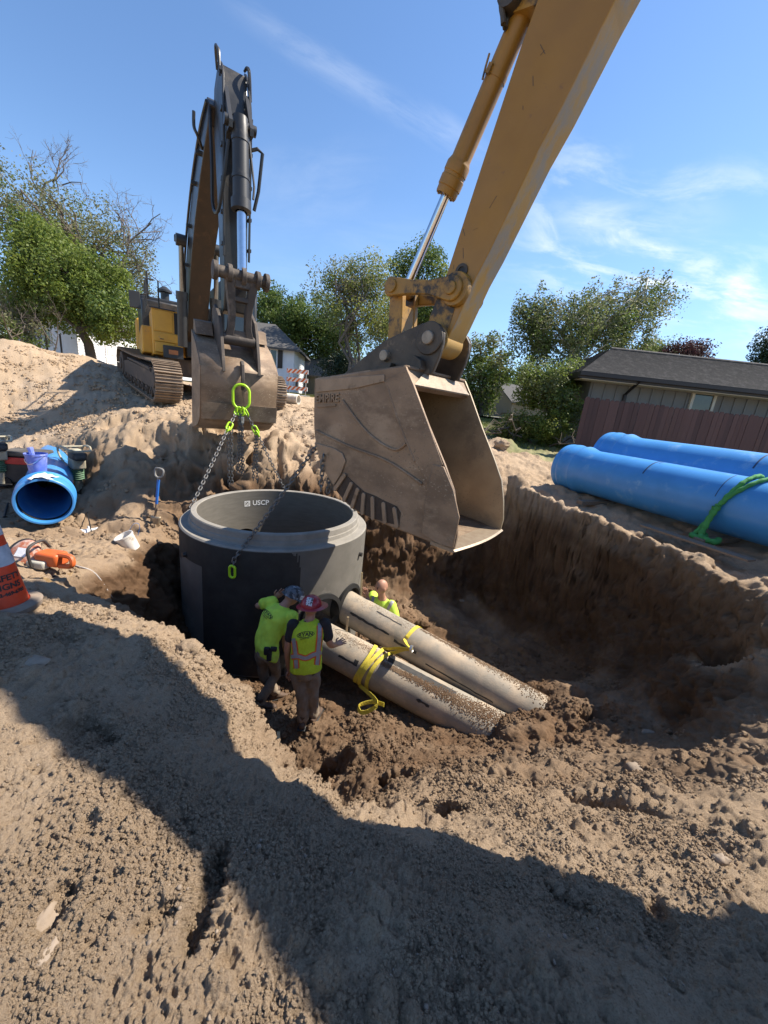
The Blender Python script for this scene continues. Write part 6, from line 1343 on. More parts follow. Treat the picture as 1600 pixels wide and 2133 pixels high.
def limb(b, p, q, r0, r1, g, wob=.12, n=6, sides=6):
    p, q = np.array(p, float), np.array(q, float); L = np.linalg.norm(q-p); pts = [p+(q-p)*t+(g.normal(size=3)*wob*L*.5*sin(pi*t) if 0 < t < 1 else 0)+np.array([0, 0, .10*L*sin(pi*t)]) for t in np.linspace(0, 1, n)]
    b.tube(pts, [r0+(r1-r0)*t for t in np.linspace(0, 1, n)], sides); return pts
def twigs(b, p, d, L, r, depth, g, spread=.7):
    d = np.array(d, float); d /= np.linalg.norm(d); q = np.array(p)+d*L; mid = (np.array(p)+q)/2+g.normal(size=3)*L*.07
    b.tube([p, mid, q], [r, r*.8, r*.6], 4, caps=False)
    if depth: 
        for _ in range(g.integers(2, 4)):
            nd = d+g.normal(size=3)*spread; nd[2] += .12; t = g.uniform(.45, 1.0); twigs(b, np.array(p)+(q-np.array(p))*t, nd, L*g.uniform(.55, .8), r*.58, depth-1, g, spread)
def tree(name, label, base, crown, mats, wts, trunk=.2, leaf=.16, per=70, clump=.7, seed=1, bark=None, group=None, droop=0, limbs=26, bare=(), top=None, cat='tree', wob=.12, stems=1):
    """crown: ellipsoids (cx, cy, cz, rx, ry, rz, clumps) in world metres"""
    g = np.random.default_rng(seed); base = np.array([base[0], base[1], ground_z(base[0], base[1])-.1]); root = thing(name, base, label, cat, group); C = []; 
    for (cx, cy, cz, rx, ry, rz, n) in crown:
        d = g.normal(size=(n, 3)); d /= np.linalg.norm(d, axis=1)[:, None]; rr = g.random(n)**.42; e = d*rr[:, None]*np.array([rx, ry, rz]); e[:, 2] *= np.where(e[:, 2] < 0, .9, 1); C.append(e+np.array([cx, cy, cz]))
    C = np.concatenate(C); R = np.ones((len(C), 3))*clump*(.6+.7*g.random((len(C), 1)))
    v, fm = leaves(C, R, per, leaf, mats, g, droop, wts); leaf_obj('crown', v, fm, mats, root)
    b = MB(); tops = []
    for s_ in range(stems):
        tp = np.array(top if top is not None else (crown[0][0], crown[0][1], crown[0][2]))+(g.normal(size=3)*np.array([1.2, 1.2, .3]) if stems > 1 else 0); bs = base+(np.array([g.normal()*.25, g.normal()*.25, 0]) if stems > 1 else 0)
        tops.append(limb(b, bs, tp, trunk, trunk*.45, g, wob, 8, 10))
    tr = b.build('trunk', bark or BARK, root, 50, fix=False)
    b = MB()
    for i in g.choice(len(C), min(limbs, len(C)), replace=False):
        tp_ = tops[g.integers(len(tops))]; k = min(len(tp_)-1, max(2, int(np.clip((C[i][2]-base[2])/(tp_[-1][2]-base[2]+.01), .25, 1)*len(tp_)*g.uniform(.55, .9)))); limb(b, tp_[k], C[i], trunk*.33, trunk*.06, g, .14, 5, 5)
    for (p, d, L, r, dep_) in bare: twigs(b, p, d, L, r, dep_, g)
    b.build('branches', bark or BARK, tr, 60, fix=False); return root
def crown_px(x, y, d, rx, ry, n, flat=.9):
    c = dep(x, y, d); k = d/800; return (c[0], c[1], c[2], rx*k, rx*k*flat, ry*k, n)
L_ = LEAF
dB = lambda x, y, d: dep(x, y, d)
tree('tree', 'bright green broadleaf tree leaning left in front of the white garage', dB(190, 742, 18.5), [crown_px(165, 600, 18.5, 120, 75, 110), crown_px(95, 545, 18.5, 75, 65, 55), crown_px(75, 640, 19, 70, 55, 45), crown_px(215, 660, 18, 85, 50, 55), crown_px(60, 490, 19, 28, 45, 12)], [L_['bright'], L_['mid'], L_['dark']], (.5, .38, .12), .24, .13, 190, .55, 3, top=dB(150, 610, 18.5), limbs=40)
tw = lambda x, y, d, x2, y2, r, dp: (dB(x, y, d), dB(x2, y2, d)-dB(x, y, d), float(np.linalg.norm(dB(x2, y2, d)-dB(x, y, d))), r, dp)
tree('tree', 'tall thin grey-green tree with bare dead top branches behind the leafy tree on the left', dB(170, 735, 27), [crown_px(60, 440, 27, 110, 75, 85), crown_px(170, 500, 27, 130, 80, 120), crown_px(255, 590, 27, 85, 95, 80), crown_px(90, 560, 28, 120, 90, 60)], [L_['grey'], L_['mid'], L_['yellow']], (.72, .18, .10), .3, .15, 80, .9, 5, bark=TWIG, top=dB(150, 500, 27), limbs=90,
     bare=[tw(85, 410, 27, 120, 370, .07, 5), tw(110, 380, 27, 125, 330, .05, 4), tw(80, 400, 27, 60, 340, .05, 4), tw(130, 385, 27, 170, 380, .04, 4), tw(245, 560, 26, 270, 490, .09, 5), tw(262, 510, 26, 315, 465, .06, 4), tw(255, 520, 26, 250, 455, .05, 4), tw(240, 580, 26, 300, 560, .06, 4), tw(300, 565, 26, 335, 590, .04, 4), tw(285, 500, 26, 325, 500, .04, 4)], wob=.2)
g_ = np.random.default_rng(8); b = MB(); rootp = dB(20, 700, 17); rootp[2] = ground_z(rootp[0], rootp[1])
for i in range(16): twigs(b, rootp+g_.normal(size=3)*np.array([.9, .5, 0]), (g_.normal()*.5, g_.normal()*.3, 1), 1.3, .03, 5, g_, .55)
tag(b.build('bare_shrub', TWIG, None, 60, fix=False), 'leafless grey shrub at the left edge below the trees', 'shrub')
def shrub(label, x, y, d, rx, ry, n, mats, wts, leaf, per, clump, seed, group=None):
    c = dB(x, y, d); return tree('shrub', label, c, [crown_px(x, y, d, rx, ry, n)], mats, wts, .03, leaf, per, clump, seed, group=group, limbs=14, cat='shrub', stems=4)
shrub('low green shrub at the left edge beneath the leafless shrub', 35, 695, 16.5, 65, 30, 30, [L_['mid'], L_['grey']], (.6, .4), .10, 90, .35, 9)
# trees beyond the pit
tree('tree', 'dark green broadleaf tree behind the chain-holding bucket', dB(590, 770, 40), [crown_px(585, 670, 40, 75, 65, 80), crown_px(560, 640, 40, 40, 45, 30), crown_px(640, 690, 39, 60, 55, 60)], [L_['mid'], L_['dark']], (.55, .45), .3, .22, 120, .9, 11)
tree('tree', 'broad dark green tree above the low brown house', dB(680, 790, 42), [crown_px(670, 690, 42, 75, 70, 90), crown_px(710, 720, 42, 60, 55, 50)], [L_['mid'], L_['dark'], L_['grey']], (.5, .35, .15), .32, .22, 120, .9, 12)
tree('tree', 'pale yellow-green open tree with many thin stems between the two buckets', dB(735, 790, 31), [crown_px(700, 590, 31, 60, 50, 40), crown_px(770, 590, 31, 60, 65, 60), crown_px(735, 650, 31, 75, 55, 45), crown_px(790, 680, 31, 50, 60, 40)], [L_['lime'], L_['grey'], L_['mid']], (.45, .4, .15), .13, .17, 90, .8, 13, bark=TWIG, stems=5, limbs=60)
tree('tree', 'tall dark green tree directly behind the yellow linkage', dB(860, 790, 38), [crown_px(870, 590, 38, 65, 75, 90), crown_px(830, 660, 38, 60, 70, 60), crown_px(905, 640, 38, 40, 60, 30)], [L_['mid'], L_['dark'], L_['lime']], (.5, .35, .15), .35, .22, 120, .9, 14)
tree('evergreen', 'dark evergreen bush at the right end of the low brown house', dB(705, 790, 33), [crown_px(700, 765, 33, 35, 28, 40)], [L_['spruce']], (1,), .1, .16, 120, .6, 15)
tree('tree', 'rounded bright green tree right of the yellow bucket', dB(1000, 880, 25), [crown_px(1005, 775, 25, 58, 75, 90), crown_px(985, 830, 25, 50, 40, 40)], [L_['bright'], L_['mid'], L_['grey']], (.4, .4, .2), .16, .16, 110, .5, 16)
tree('birch_tree', 'large weeping birch with pale trunk and drooping branches behind the grey house', dB(1195, 900, 22), [crown_px(1200, 680, 22, 125, 60, 90), crown_px(1120, 680, 22, 60, 75, 55), crown_px(1290, 640, 22, 100, 60, 70), crown_px(1365, 610, 22, 48, 40, 26), crown_px(1110, 640, 22, 40, 30, 20), crown_px(1180, 760, 22, 80, 50, 35), crown_px(1280, 700, 23, 80, 40, 40)], [L_['birch'], L_['mid'], L_['grey']], (.65, .15, .2), .17, .135, 105, .42, 17, bark=BIRCHB, droop=1.1, limbs=80, top=dB(1215, 640, 22))
tree('tree', 'leafy mid green tree below the birch at the corner of the house', dB(1150, 890, 13.6), [crown_px(1135, 800, 13.6, 62, 58, 80), crown_px(1170, 850, 13.2, 40, 40, 40), crown_px(1190, 790, 14.2, 32, 35, 30)], [L_['mid'], L_['bright'], L_['birch']], (.4, .3, .3), .09, .085, 120, .27, 18, limbs=30)
shrub('yellow-green shrub right of the bucket at the edge of the lawn', 1075, 888, 13.5, 45, 32, 55, [L_['lime'], L_['yellow'], L_['mid']], (.45, .25, .3), .065, 120, .18, 19)
shrub('bright green shrub against the end of the maroon fence', 1145, 893, 13.0, 45, 38, 60, [L_['bright'], L_['lime'], L_['mid']], (.5, .2, .3), .065, 120, .18, 20)
tree('tree', 'dark purple-leaved tree rising behind the grey house roof', dB(1435, 740, 34), [crown_px(1430, 735, 34, 45, 26, 40), crown_px(1455, 725, 34, 25, 15, 14)], [L_['purple']], (1,), .15, .17, 90, .6, 21)
tree('evergreen', 'dark conifer at the right edge behind the grey house roof', dB(1590, 760, 40), [crown_px(1600, 740, 40, 35, 55, 60)], [L_['spruce']], (1,), .2, .2, 110, .6, 22)
tree('tree', 'mid green tree just behind the ridge of the grey house', dB(1370, 740, 36), [crown_px(1365, 728, 36, 45, 25, 35)], [L_['mid'], L_['birch']], (.6, .4), .15, .18, 90, .6, 23)
# far wood closing the horizon
g_ = np.random.default_rng(31); n = 520; az = g_.uniform(-1.25, 1.25, n); rr = g_.uniform(62, 95, n); C = np.stack([rr*np.sin(az), rr*np.cos(az), g_.random(n)**.8*6.2+1.2], 1); C[:, 2] *= np.where(az > .35, .75, 1)
v, fm = leaves(C, np.ones((n, 3))*2.4, 70, .75, [L_['mid'], L_['dark'], L_['birch']], g_, 0, (.4, .35, .25)); tag(leaf_obj('distant_wood', v, fm, [L_['mid'], L_['dark'], L_['birch']], None), kind='stuff')
# grass blades on the lawn where it is seen close
g_ = np.random.default_rng(40); n = 26000; sel = g_.random(n) < .6; x = np.where(sel, g_.uniform(2.6, 8.5, n), g_.uniform(-9, 1, n)); y = np.where(sel, g_.uniform(12.6, 24, n), g_.uniform(22.8, 30, n)); keep = np.ones(n, bool)
z = base_h(x, y); h = .05+.07*g_.random(n); a = g_.uniform(0, 2*pi, n); w_ = .010+.008*g_.random(n); lx, ly = np.cos(a), np.sin(a); ln = g_.normal(size=(n, 2))*.03
v = np.stack([np.stack([x-lx*w_, y-ly*w_, z-.02], 1), np.stack([x+lx*w_, y+ly*w_, z-.02], 1), np.stack([x+ln[:, 0]+lx*.002, y+ln[:, 1]+ly*.002, z+h], 1), np.stack([x+ln[:, 0], y+ln[:, 1], z+h], 1)], 1).reshape(-1, 3)
GM = [leafmat('grass blade', (.10, .15, .03), (.19, .19, .06)), leafmat('dry grass blade', (.26, .22, .10), (.18, .18, .06))]
tag(leaf_obj('grass', v, (g_.random(n) < np.where(sel, .15, .5)).astype(int), GM, None), kind='stuff')
# dark posts by the garage and the thin lath fence
for i, (x_, y0_, d_) in enumerate(((101, 745, 17), (130, 745, 17))):
    p = dep(x_, y0_, d_); b = MB(); z0_ = ground_z(p[0], p[1]); b.box((p[0], p[1], z0_+.55), (.05, .05, 1.5)); tag(b.build('fence_post', DKTRIM, None, 0), ('dark thin post in front of the garage, farther from the tree trunk', 'dark thin post in front of the garage, nearest the tree trunk')[i], 'post', 'posts in front of the garage')
# ------------------------------------------------------------------ workers
SKIN = mat('skin', (.42, .225, .15), (.36, .185, .12), 14, .55, bump=.05, bscale=120, c3=(.40, .17, .12), s3=9, lo3=.56, hi3=.7)
LIMESH = mat('lime shirt', (.56, .82, .085), (.48, .72, .07), 7, .85, bump=.3, bscale=120, c3=(.40, .50, .10), s3=4, lo3=.58, hi3=.75)
VESTC = mat('lime vest mesh', (.48, .66, .03), (.41, .57, .025), 60, .8, bump=.4, bscale=220)
KHAKI = mat('khaki trousers', (.23, .18, .13), (.165, .127, .09), 7, .9, bump=.35, bscale=90, c3=(.24, .19, .135), s3=3, lo3=.56, hi3=.66)
BOOT = mat('work boots', (.10, .06, .038), (.055, .035, .024), 9, .75, bump=.3)
BLACKC = mat('black cloth', (.014, .014, .016), (.022, .022, .024), 12, .85, bump=.3)
ORNG = mat('orange tape', (.75, .14, .02), None, 9, .7); SILV = mat('silver tape', (.30, .30, .31), (.25, .25, .26), 40, .45)
REDHAT = mat('red hard hat', (.36, .018, .03), (.28, .014, .024), 5, .38, coat=.15)
CAMO = mat('camouflage hat', (.10, .11, .12), (.015, .017, .02), 16, .45, lo=.46, hi=.54, c3=(.26, .28, .30), s3=19, lo3=.58, hi3=.62)
EYEM = mat('eye', (.05, .035, .03), None, 9, .2)
HAIR = mat('brown hair', (.05, .03, .02), None, 9, .8); STICK = mat('hat sticker', (.6, .6, .6), (.05, .05, .05), 60, .6, lo=.50, hi=.56)
J = lambda x, y, Y: Vector(aty(x, y, Y))
def loft(b, rings, n=16, mi=0):
    """closed tube through ellipse rings (centre, half-width vector, half-depth vector)"""
    vs = [Vector(c)+u*cos(2*pi*i/n)+w*sin(2*pi*i/n) for c, u, w in rings for i in range(n)]; k = len(rings)
    b.add(vs, [(i*n+j, i*n+(j+1) % n, (i+1)*n+(j+1) % n, (i+1)*n+j) for i in range(k-1) for j in range(n)]+[tuple(range(n-1, -1, -1)), tuple(range((k-1)*n, k*n))], mi)
def limb_rings(b, pts, rads, n=12):
    P = [Vector(p) for p in spline(pts, 5)]; k = len(P); m_ = len(rads)-1; R = [rads[min(int(i*m_/(k-1)), m_-1)]+(rads[min(int(i*m_/(k-1))+1, m_)]-rads[min(int(i*m_/(k-1)), m_-1)])*(i*m_/(k-1)-min(int(i*m_/(k-1)), m_-1)) for i in range(k)]
    b.tube(P, R, n); b.sphere(P[0], R[0]*.98, n, 8); b.sphere(P[-1], R[-1]*.98, n, 8)
def remeshed(b, name, m_, parent, vox=.012, it=6, folds=0.0, fscale=14, seed=0):
    me = b.mesh(name); o = bpy.data.objects.new(name, me); COL.objects.link(o)
    q = o.modifiers.new('union', 'REMESH'); q.mode = 'VOXEL'; q.voxel_size = vox; q = o.modifiers.new('soften', 'SMOOTH'); q.factor = .5; q.iterations = it
    me2 = evaluated(o, name); bpy.data.objects.remove(o)
    if folds:
        no = [v.normal.copy() for v in me2.vertices]
        for v, n_ in zip(me2.vertices, no):
            p = v.co*fscale; f = mnoise.noise((p.x+seed, p.y, p.z*.55))+.5*mnoise.noise((p.x*2.1, p.y*2.1+seed, p.z*1.3)); v.co += n_*f*folds
    return link(name, me2, m_, parent, 180)
def torso(b, pelvis, waist, chest, neck, right, wp, ww, wc, dp_, k=1.0):
    """right: unit vector across the body"""
    def fr(p, q): d = (q-p).normalized(); f = d.cross(right).normalized(); return f
    f1, f2 = fr(pelvis, chest), fr(waist, neck); dn_ = (pelvis-waist).normalized()
    loft(b, [(pelvis+dn_*.10, right*wp*.9, f1*dp_*.95), (pelvis, right*wp, f1*dp_*1.05), (waist, right*ww, f1*dp_*.95), ((waist+chest)/2, right*(ww+wc)/2*.98, f1*dp_*1.02), (chest, right*wc, f2*dp_*1.1), (chest*.55+neck*.45, right*wc*1.02, f2*dp_*1.0), (chest*.25+neck*.75, right*wc*.66, f2*dp_*.72), (neck, right*.07, f2*.07)])
def hand(b, wrist, d, palm_n, side=1, curl=.5, L=.19):
    """palm, four fingers of different length and a thumb leaving the side of the palm"""
    d = Vector(d).normalized(); nrm = Vector(palm_n); nrm = (nrm-d*nrm.dot(d)).normalized(); x = d.cross(nrm)*side; w = Vector(wrist)
    loft(b, [(w-d*.01, x*.028, nrm*.022), (w+d*.03, x*.036, nrm*.018), (w+d*.07, x*.043, nrm*.016), (w+d*.098, x*.042, nrm*.012)], 10)
    for i, (o, ln, sp) in enumerate(((-.032, .072, -.14), (-.011, .082, -.04), (.011, .077, .05), (.031, .060, .16))):
        p = w+d*.09+x*o; dd_ = (d+x*sp).normalized(); k1 = p+dd_*ln*.45-nrm*curl*.008; k2 = k1+(dd_-nrm*curl*.5).normalized()*ln*.32; k3 = k2+(dd_-nrm*curl*.9).normalized()*ln*.28
        b.tube([p, k1, k2, k3], [.0095, .009, .008, .006], 7)
    t0 = w+d*.03-x*.03; t1 = t0+(d*.6-x*.8).normalized()*.035; t2 = t1+(d*.9-x*.35-nrm*curl*.3).normalized()*.03; b.tube([t0, t1, t2, t2+(d-nrm*curl*.4).normalized()*.02], [.013, .011, .0095, .007], 7)
def head(b, c, upv, fwd, s_=1.0):
    """egg-shaped skull with jaw, brow, nose, eye hollows, lips and ears; c = centre"""
    upv = Vector(upv).normalized(); f = Vector(fwd); f = (f-upv*f.dot(upv)).normalized(); r = f.cross(upv)
    n, m_ = 28, 22; vs = []
    for i in range(m_+1):
        th = pi*i/m_
        for j in range(n):
            ph = 2*pi*j/n; x, y, z = sin(th)*cos(ph), sin(th)*sin(ph), cos(th)      # x right, y forward, z up
            X, Yv, Z = .076*x, .097*y, .118*z
            if z < 0: X *= 1-.30*(-z)**1.3*(1 if y > -.2 else .6); Yv = Yv*(1-.18*(-z)) + (.012*(-z) if y > 0 else .02*(-z))
            fr_ = max(0, y)**3
            Yv += .022*math.exp(-((x/.16)**2+((z+.12)/.20)**2))*fr_+.008*math.exp(-((z-.18)/.12)**2)*fr_-.010*math.exp(-(((abs(x)-.36)/.16)**2+((z-.02)/.12)**2))*fr_+.006*math.exp(-((x/.3)**2+((z+.52)/.07)**2))*fr_-.006*math.exp(-((x/.3)**2+((z+.46)/.03)**2))*fr_+.008*math.exp(-((x/.25)**2+((z+.85)/.15)**2))*fr_
            vs.append(Vector(c)+(r*X+f*Yv+upv*Z)*s_)
    b.add(vs, [(i*n+j, (i+1)*n+j, (i+1)*n+(j+1) % n, i*n+(j+1) % n) for i in range(m_) for j in range(n)])
    for s2 in (-1, 1):
        e = Vector(c)+(r*.074*s2-f*.008-upv*.012)*s_; b.sphere(e, .032*s_, 10, 8, sc=(.30, .62, 1), M3=Matrix((r, f, upv)).transposed())
def eyes(c, upv, fwd, parent, s_=1.0):
    upv = Vector(upv).normalized(); f = Vector(fwd); f = (f-upv*f.dot(upv)).normalized(); r = f.cross(upv)
    for s2 in (-1, 1):
        b = MB(); b.sphere(Vector(c)+(f*.083+r*.031*s2+upv*.006)*s_, .013*s_, 8, 6); b.build('eye', EYEM, parent, 60)
        b = MB(); b.tube([Vector(c)+(f*.089+r*.014*s2+upv*.026)*s_, Vector(c)+(f*.090+r*.032*s2+upv*.032)*s_, Vector(c)+(f*.078+r*.05*s2+upv*.027)*s_], .0055*s_, 6); b.build('eyebrow', HAIR, parent, 60)
def boots(ank, fwd, parent, sole=.0):
    fwd = Vector(fwd); fwd.z = 0; fwd.normalize(); x = Vector((fwd.y, -fwd.x, 0)); z = Vector((0, 0, 1)); b = MB(); a = Vector(ank)
    loft(b, [(a+z*.09, x*.055, fwd*.062), (a+z*.02, x*.052, fwd*.06), (a-z*.03, x*.05, fwd*.065)], 12)
    loft(b, [(a-fwd*.085-z*.045, x*.03, z*.035), (a-fwd*.05-z*.04, x*.043, z*.045), (a+fwd*.04-z*.04, x*.045, z*.045), (a+fwd*.12-z*.055, x*.05, z*.032), (a+fwd*.18-z*.06, x*.042, z*.024), (a+fwd*.205-z*.065, x*.02, z*.012)], 14)
    o = remeshed(b, 'boot', BOOT, parent, .010, 3)
    b = MB(); b.prism([(-.10, -.092), (.2, -.092), (.215, -.08), (.2, -.07), (-.1, -.07)], lambda s1, o_, z1: a+fwd*s1+x*o_+z*z1, -.05, .05); b.build('sole', RUBBER, o, 30, bevel=.008)
def hard_hat(c, upv, fwd, m_, parent, full=False, s_=1.0, peak=.06):
    upv = Vector(upv).normalized(); f = Vector(fwd); f = (f-upv*f.dot(upv)).normalized(); r = f.cross(upv); b = MB(); n, k = 40, 12; vs = []
    for i in range(k+1):
        th = pi/2*i/k
        for j in range(n):
            a = 2*pi*j/n; rid = 1+.02*max(0, cos(a*1.0))**8; vs.append(Vector(c)+(r*.116*sin(th)*sin(a)+f*.136*sin(th)*cos(a)+upv*(.118*cos(th)*(1+.03*math.exp(-(sin(a)/.25)**2)*sin(th))))*s_)
    base = k*n
    for e, dz in ((1.06, -.004), (1.0, -.012)):
        for j in range(n):
            a = 2*pi*j/n; ex = (.045 if full else .012)+(peak*max(0, cos(a))**1.5); q = 1 if e > 1 else .2
            vs.append(Vector(c)+(r*(.116+ex*q)*sin(a)+f*(.136+ex*q)*cos(a)+upv*(dz-(.012*q)))*s_)
    fs = [(i*n+j, (i+1)*n+j, (i+1)*n+(j+1) % n, i*n+(j+1) % n) for i in range(k+2) for j in range(n)]
    b.add(vs, fs); o = b.build('hard_hat', m_, parent, 35); return o
def cast_bvh(o):
    dg = bpy.context.evaluated_depsgraph_get(); return BVHTree.FromObject(o, dg)
def onto(bvh, x, y, lift):
    """the point of a garment seen at a pixel, lifted a little along its normal"""
    d = Vector(ray(x, y)); h = bvh.ray_cast(Vector(CAM), d.normalized())
    return h[0]+h[1]*lift if h[0] else None
def px_strip(bvh, path, w, name, m_, parent, lift, n=14):
    P = spline([(*p, 0) for p in path], max(2, n//(len(path)-1))); b = MB(); rows = []
    for i, p in enumerate(P):
        t = P[min(i+1, len(P)-1)]-P[max(i-1, 0)]; t = t/np.linalg.norm(t); nx = np.array([-t[1], t[0], 0]); row = [onto(bvh, *(p+nx*w*k/2)[:2], lift) for k in (-1, -.33, .33, 1)]
        if all(row): rows.append(row)
    vs = [v for r_ in rows for v in r_]; b.add(vs, [(4*i+j, 4*i+4+j, 4*i+5+j, 4*i+1+j) for i in range(len(rows)-1) for j in range(3)])
    return b.build(name, m_, parent, 60, fix=False)
def px_text(bvh, txt, cx, cy, size, ang, name, m_, parent, lift=.006, shear=.0, flat=1.0):
    me = text_mesh(txt, 1.0, bold=.02); ca, sa = cos(radians(ang)), sin(radians(ang)); last = None
    for v in me.vertices:
        x, y = (v.co.x+shear*v.co.y)*size, -v.co.y*size*flat; p = onto(bvh, cx+x*ca-y*sa, cy+x*sa+y*ca, lift); last = p or last; v.co = last or Vector((0, 0, 0))
    return link(name, me, m_, parent, 0)
def px_ring(bvh, cx, cy, rx, ry, ang, w, name, m_, parent, lift=.006):
    ca, sa = cos(radians(ang)), sin(radians(ang)); b = MB(); vs = []; n = 36
    for i in range(n):
        t = 2*pi*i/n
        for k in (1, 1-w):
            x, y = rx*cos(t)*(k if k == 1 else 1-w*ry/rx), ry*sin(t)*k; p = onto(bvh, cx+x*ca-y*sa, cy+x*sa+y*ca, lift)
            vs.append(p or (vs[-1] if vs else Vector((0, 0, 0))))
    b.add(vs, [(2*i, 2*((i+1) % n), 2*((i+1) % n)+1, 2*i+1) for i in range(n)]); return b.build(name, m_, parent, 0, fix=False)
def legs(tr, hipL, kneeL, ankL, hipR, kneeR, ankR, r=(.098, .085, .07, .068, .064, .068)):
    for h_, k_, a_ in ((hipL, kneeL, ankL), (hipR, kneeR, ankR)): limb_rings(tr, [h_, (h_+k_)/2, k_, (k_+a_)/2, a_], r)

# --- worker in the red hard hat and lime vest, back towards us
pe, wa, chs, ne, hd = J(637, 1392, 3.93), J(638, 1362, 3.95), J(641, 1322, 4.00), J(645, 1291, 4.06), J(648, 1266, 4.10)
aL, aR = J(631, 1499, 3.87), J(655, 1494, 3.95); 
for a in (aL, aR): a.z = max(a.z, ground_z(a.x, a.y)+.09)
per2 = thing('person', (pe.x, pe.y, ground_z(pe.x, pe.y)), 'worker in red hard hat and striped lime vest with a hand on the lower pipe', 'person')
rt = (J(681, 1300, 4.05)-J(607, 1302, 4.0)).normalized()
shL, shR = chs*.30+ne*.70-rt*.185, chs*.30+ne*.70+rt*.185
elL, wrL = J(599, 1352, 3.98), J(602, 1392, 4.04); elR, wrR = J(687, 1340, 4.06), J(700, 1343, 4.22)
b = MB(); torso(b, pe, wa, chs, ne, rt, .15, .14, .155, .10); b.tube([ne-Vector((0, 0, .05)), hd-Vector((0, 0, .06))], [.062, .055], 12)
limb_rings(b, [shL, elL, wrL], (.05, .043, .030)); limb_rings(b, [shR, elR, wrR], (.05, .043, .030)); head(b, hd, (0, .12, 1), (.25, 1, -.3)); legs(b, pe-rt*.09, J(628, 1448, 3.88), aL, pe+rt*.09, J(652, 1446, 3.92), aR, (.075, .07, .055, .05, .045, .04))
bo = remeshed(b, 'body', SKIN, per2, .011, 2)
eyes(hd, (0, .12, 1), (.25, 1, -.3), per2); hb = MB(); hand(hb, wrR, J(722, 1332, 4.36)-wrR, (0.2, -.35, .9), 1, .25); hand(hb, wrL, (0.05, .1, -1), (-.8, .3, 0), 1, .8)
hm = hb.mesh('hands'); bm_ = bmesh.new(); bm_.from_mesh(bo.data); bm_.from_mesh(hm); bm_.to_mesh(bo.data); bm_.free(); bo.data.shade_smooth()
b = MB(); torso(b, pe, wa, chs, ne, rt, .165, .155, .17, .115); limb_rings(b, [shL, shL*.45+elL*.55], (.075, .068)); limb_rings(b, [shR, shR*.35+elR*.65], (.075, .07)); tshirt = remeshed(b, 'shirt', BLACKC, per2, .013, 3, .006)
b = MB(); loft(b, [(pe+(wa-pe)*.75, rt*.16, rt.cross((wa-pe).normalized())*.115), (pe, rt*.168, rt.cross((wa-pe).normalized())*.125), (pe-(wa-pe).normalized()*.10, rt*.15, rt.cross((wa-pe).normalized())*.12)])
legs(b, pe-rt*.09-Vector((0, 0, .06)), J(628, 1448, 3.88), aL+Vector((0, 0, .02)), pe+rt*.09-Vector((0, 0, .06)), J(652, 1446, 3.92), aR+Vector((0, 0, .02))); remeshed(b, 'trousers', KHAKI, per2, .012, 2, .017, 12, 3)
d_ = (ne-pe).normalized(); fw_ = d_.cross(rt).normalized(); b = MB(); dn_ = (pe-wa).normalized()
loft(b, [(pe+dn_*.02, rt*.195, fw_*.15), (wa, rt*.18, fw_*.142), (chs*.5+wa*.5, rt*.185, fw_*.14), (chs, rt*.19, fw_*.145), (chs*.5+ne*.5, rt*.185, fw_*.13), (chs*.22+ne*.78, rt*.15, fw_*.10), (ne, rt*.08, fw_*.085)], 28)
vest = remeshed(b, 'vest', VESTC, per2, .012, 2, .013, 11, 9); bv = cast_bvh(vest)
for path in (((605, 1297), (612, 1330), (617, 1366)), ((666, 1292), (665, 1325), (662, 1358)), ((607, 1368), (622, 1367), (637, 1371), (652, 1364), (669, 1359)), ((617, 1374), (618, 1392)), ((662, 1364), (660, 1385))):
    px_strip(bv, path, 12.5, 'orange_tape', ORNG, vest, .004); px_strip(bv, path, 7.5, 'reflective_stripe', SILV, vest, .007)
px_text(bv, 'RYAN', 637, 1322, 11.5, -8, 'lettering', BLACKPAINT, vest, shear=.2); px_ring(bv, 637, 1322, 18.5, 6.6, -8, .16, 'oval_logo', BLACKPAINT, vest); px_text(bv, 'CONTRACTING', 634.5, 1330.5, 2.7, -8, 'lettering', BLACKPAINT, vest)
hat = hard_hat(hd+Vector((0, .0, .035)), (-.02, .20, 1), (.3, 1, -.1), REDHAT, per2, True, 1.06); bh = cast_bvh(hat)
px_strip(bh, ((643, 1262), (645, 1252), (646.5, 1245)), 13, 'sticker', STICK, hat, .002)
boots(aL, (.0, 1, 0), per2); boots(aR, (.25, 1, 0), per2)

# --- worker in the lime shirt leaning in beside him
pe, wa, chs, ne, hd = J(556, 1352, 4.22), J(558, 1326, 4.26), J(574, 1287, 4.36), J(592, 1262, 4.44), J(606, 1246, 4.50)
aL, aR = J(574, 1452, 4.42), J(543, 1466, 4.18)
for a in (aL, aR): a.z = max(a.z, ground_z(a.x, a.y)+.09)
per1 = thing('person', (pe.x, pe.y, ground_z(pe.x, pe.y)), 'worker in plain lime shirt and camouflage hard hat bending towards the manhole opening', 'person')
rt = (J(602, 1296, 4.24)-J(553, 1262, 4.42)).normalized(); shL, shR = chs*.30+ne*.70-rt*.18, chs*.30+ne*.70+rt*.18
elL, wrL = J(537, 1262, 4.58), J(573, 1245, 4.62); elR, wrR = J(594, 1335, 4.30), J(602, 1372, 4.36)
b = MB(); torso(b, pe, wa, chs, ne, rt, .15, .14, .155, .10); b.tube([ne-(hd-ne)*.3, hd], [.064, .055], 12); limb_rings(b, [shL, elL, wrL], (.05, .044, .030)); limb_rings(b, [shR, elR, wrR], (.05, .044, .030))
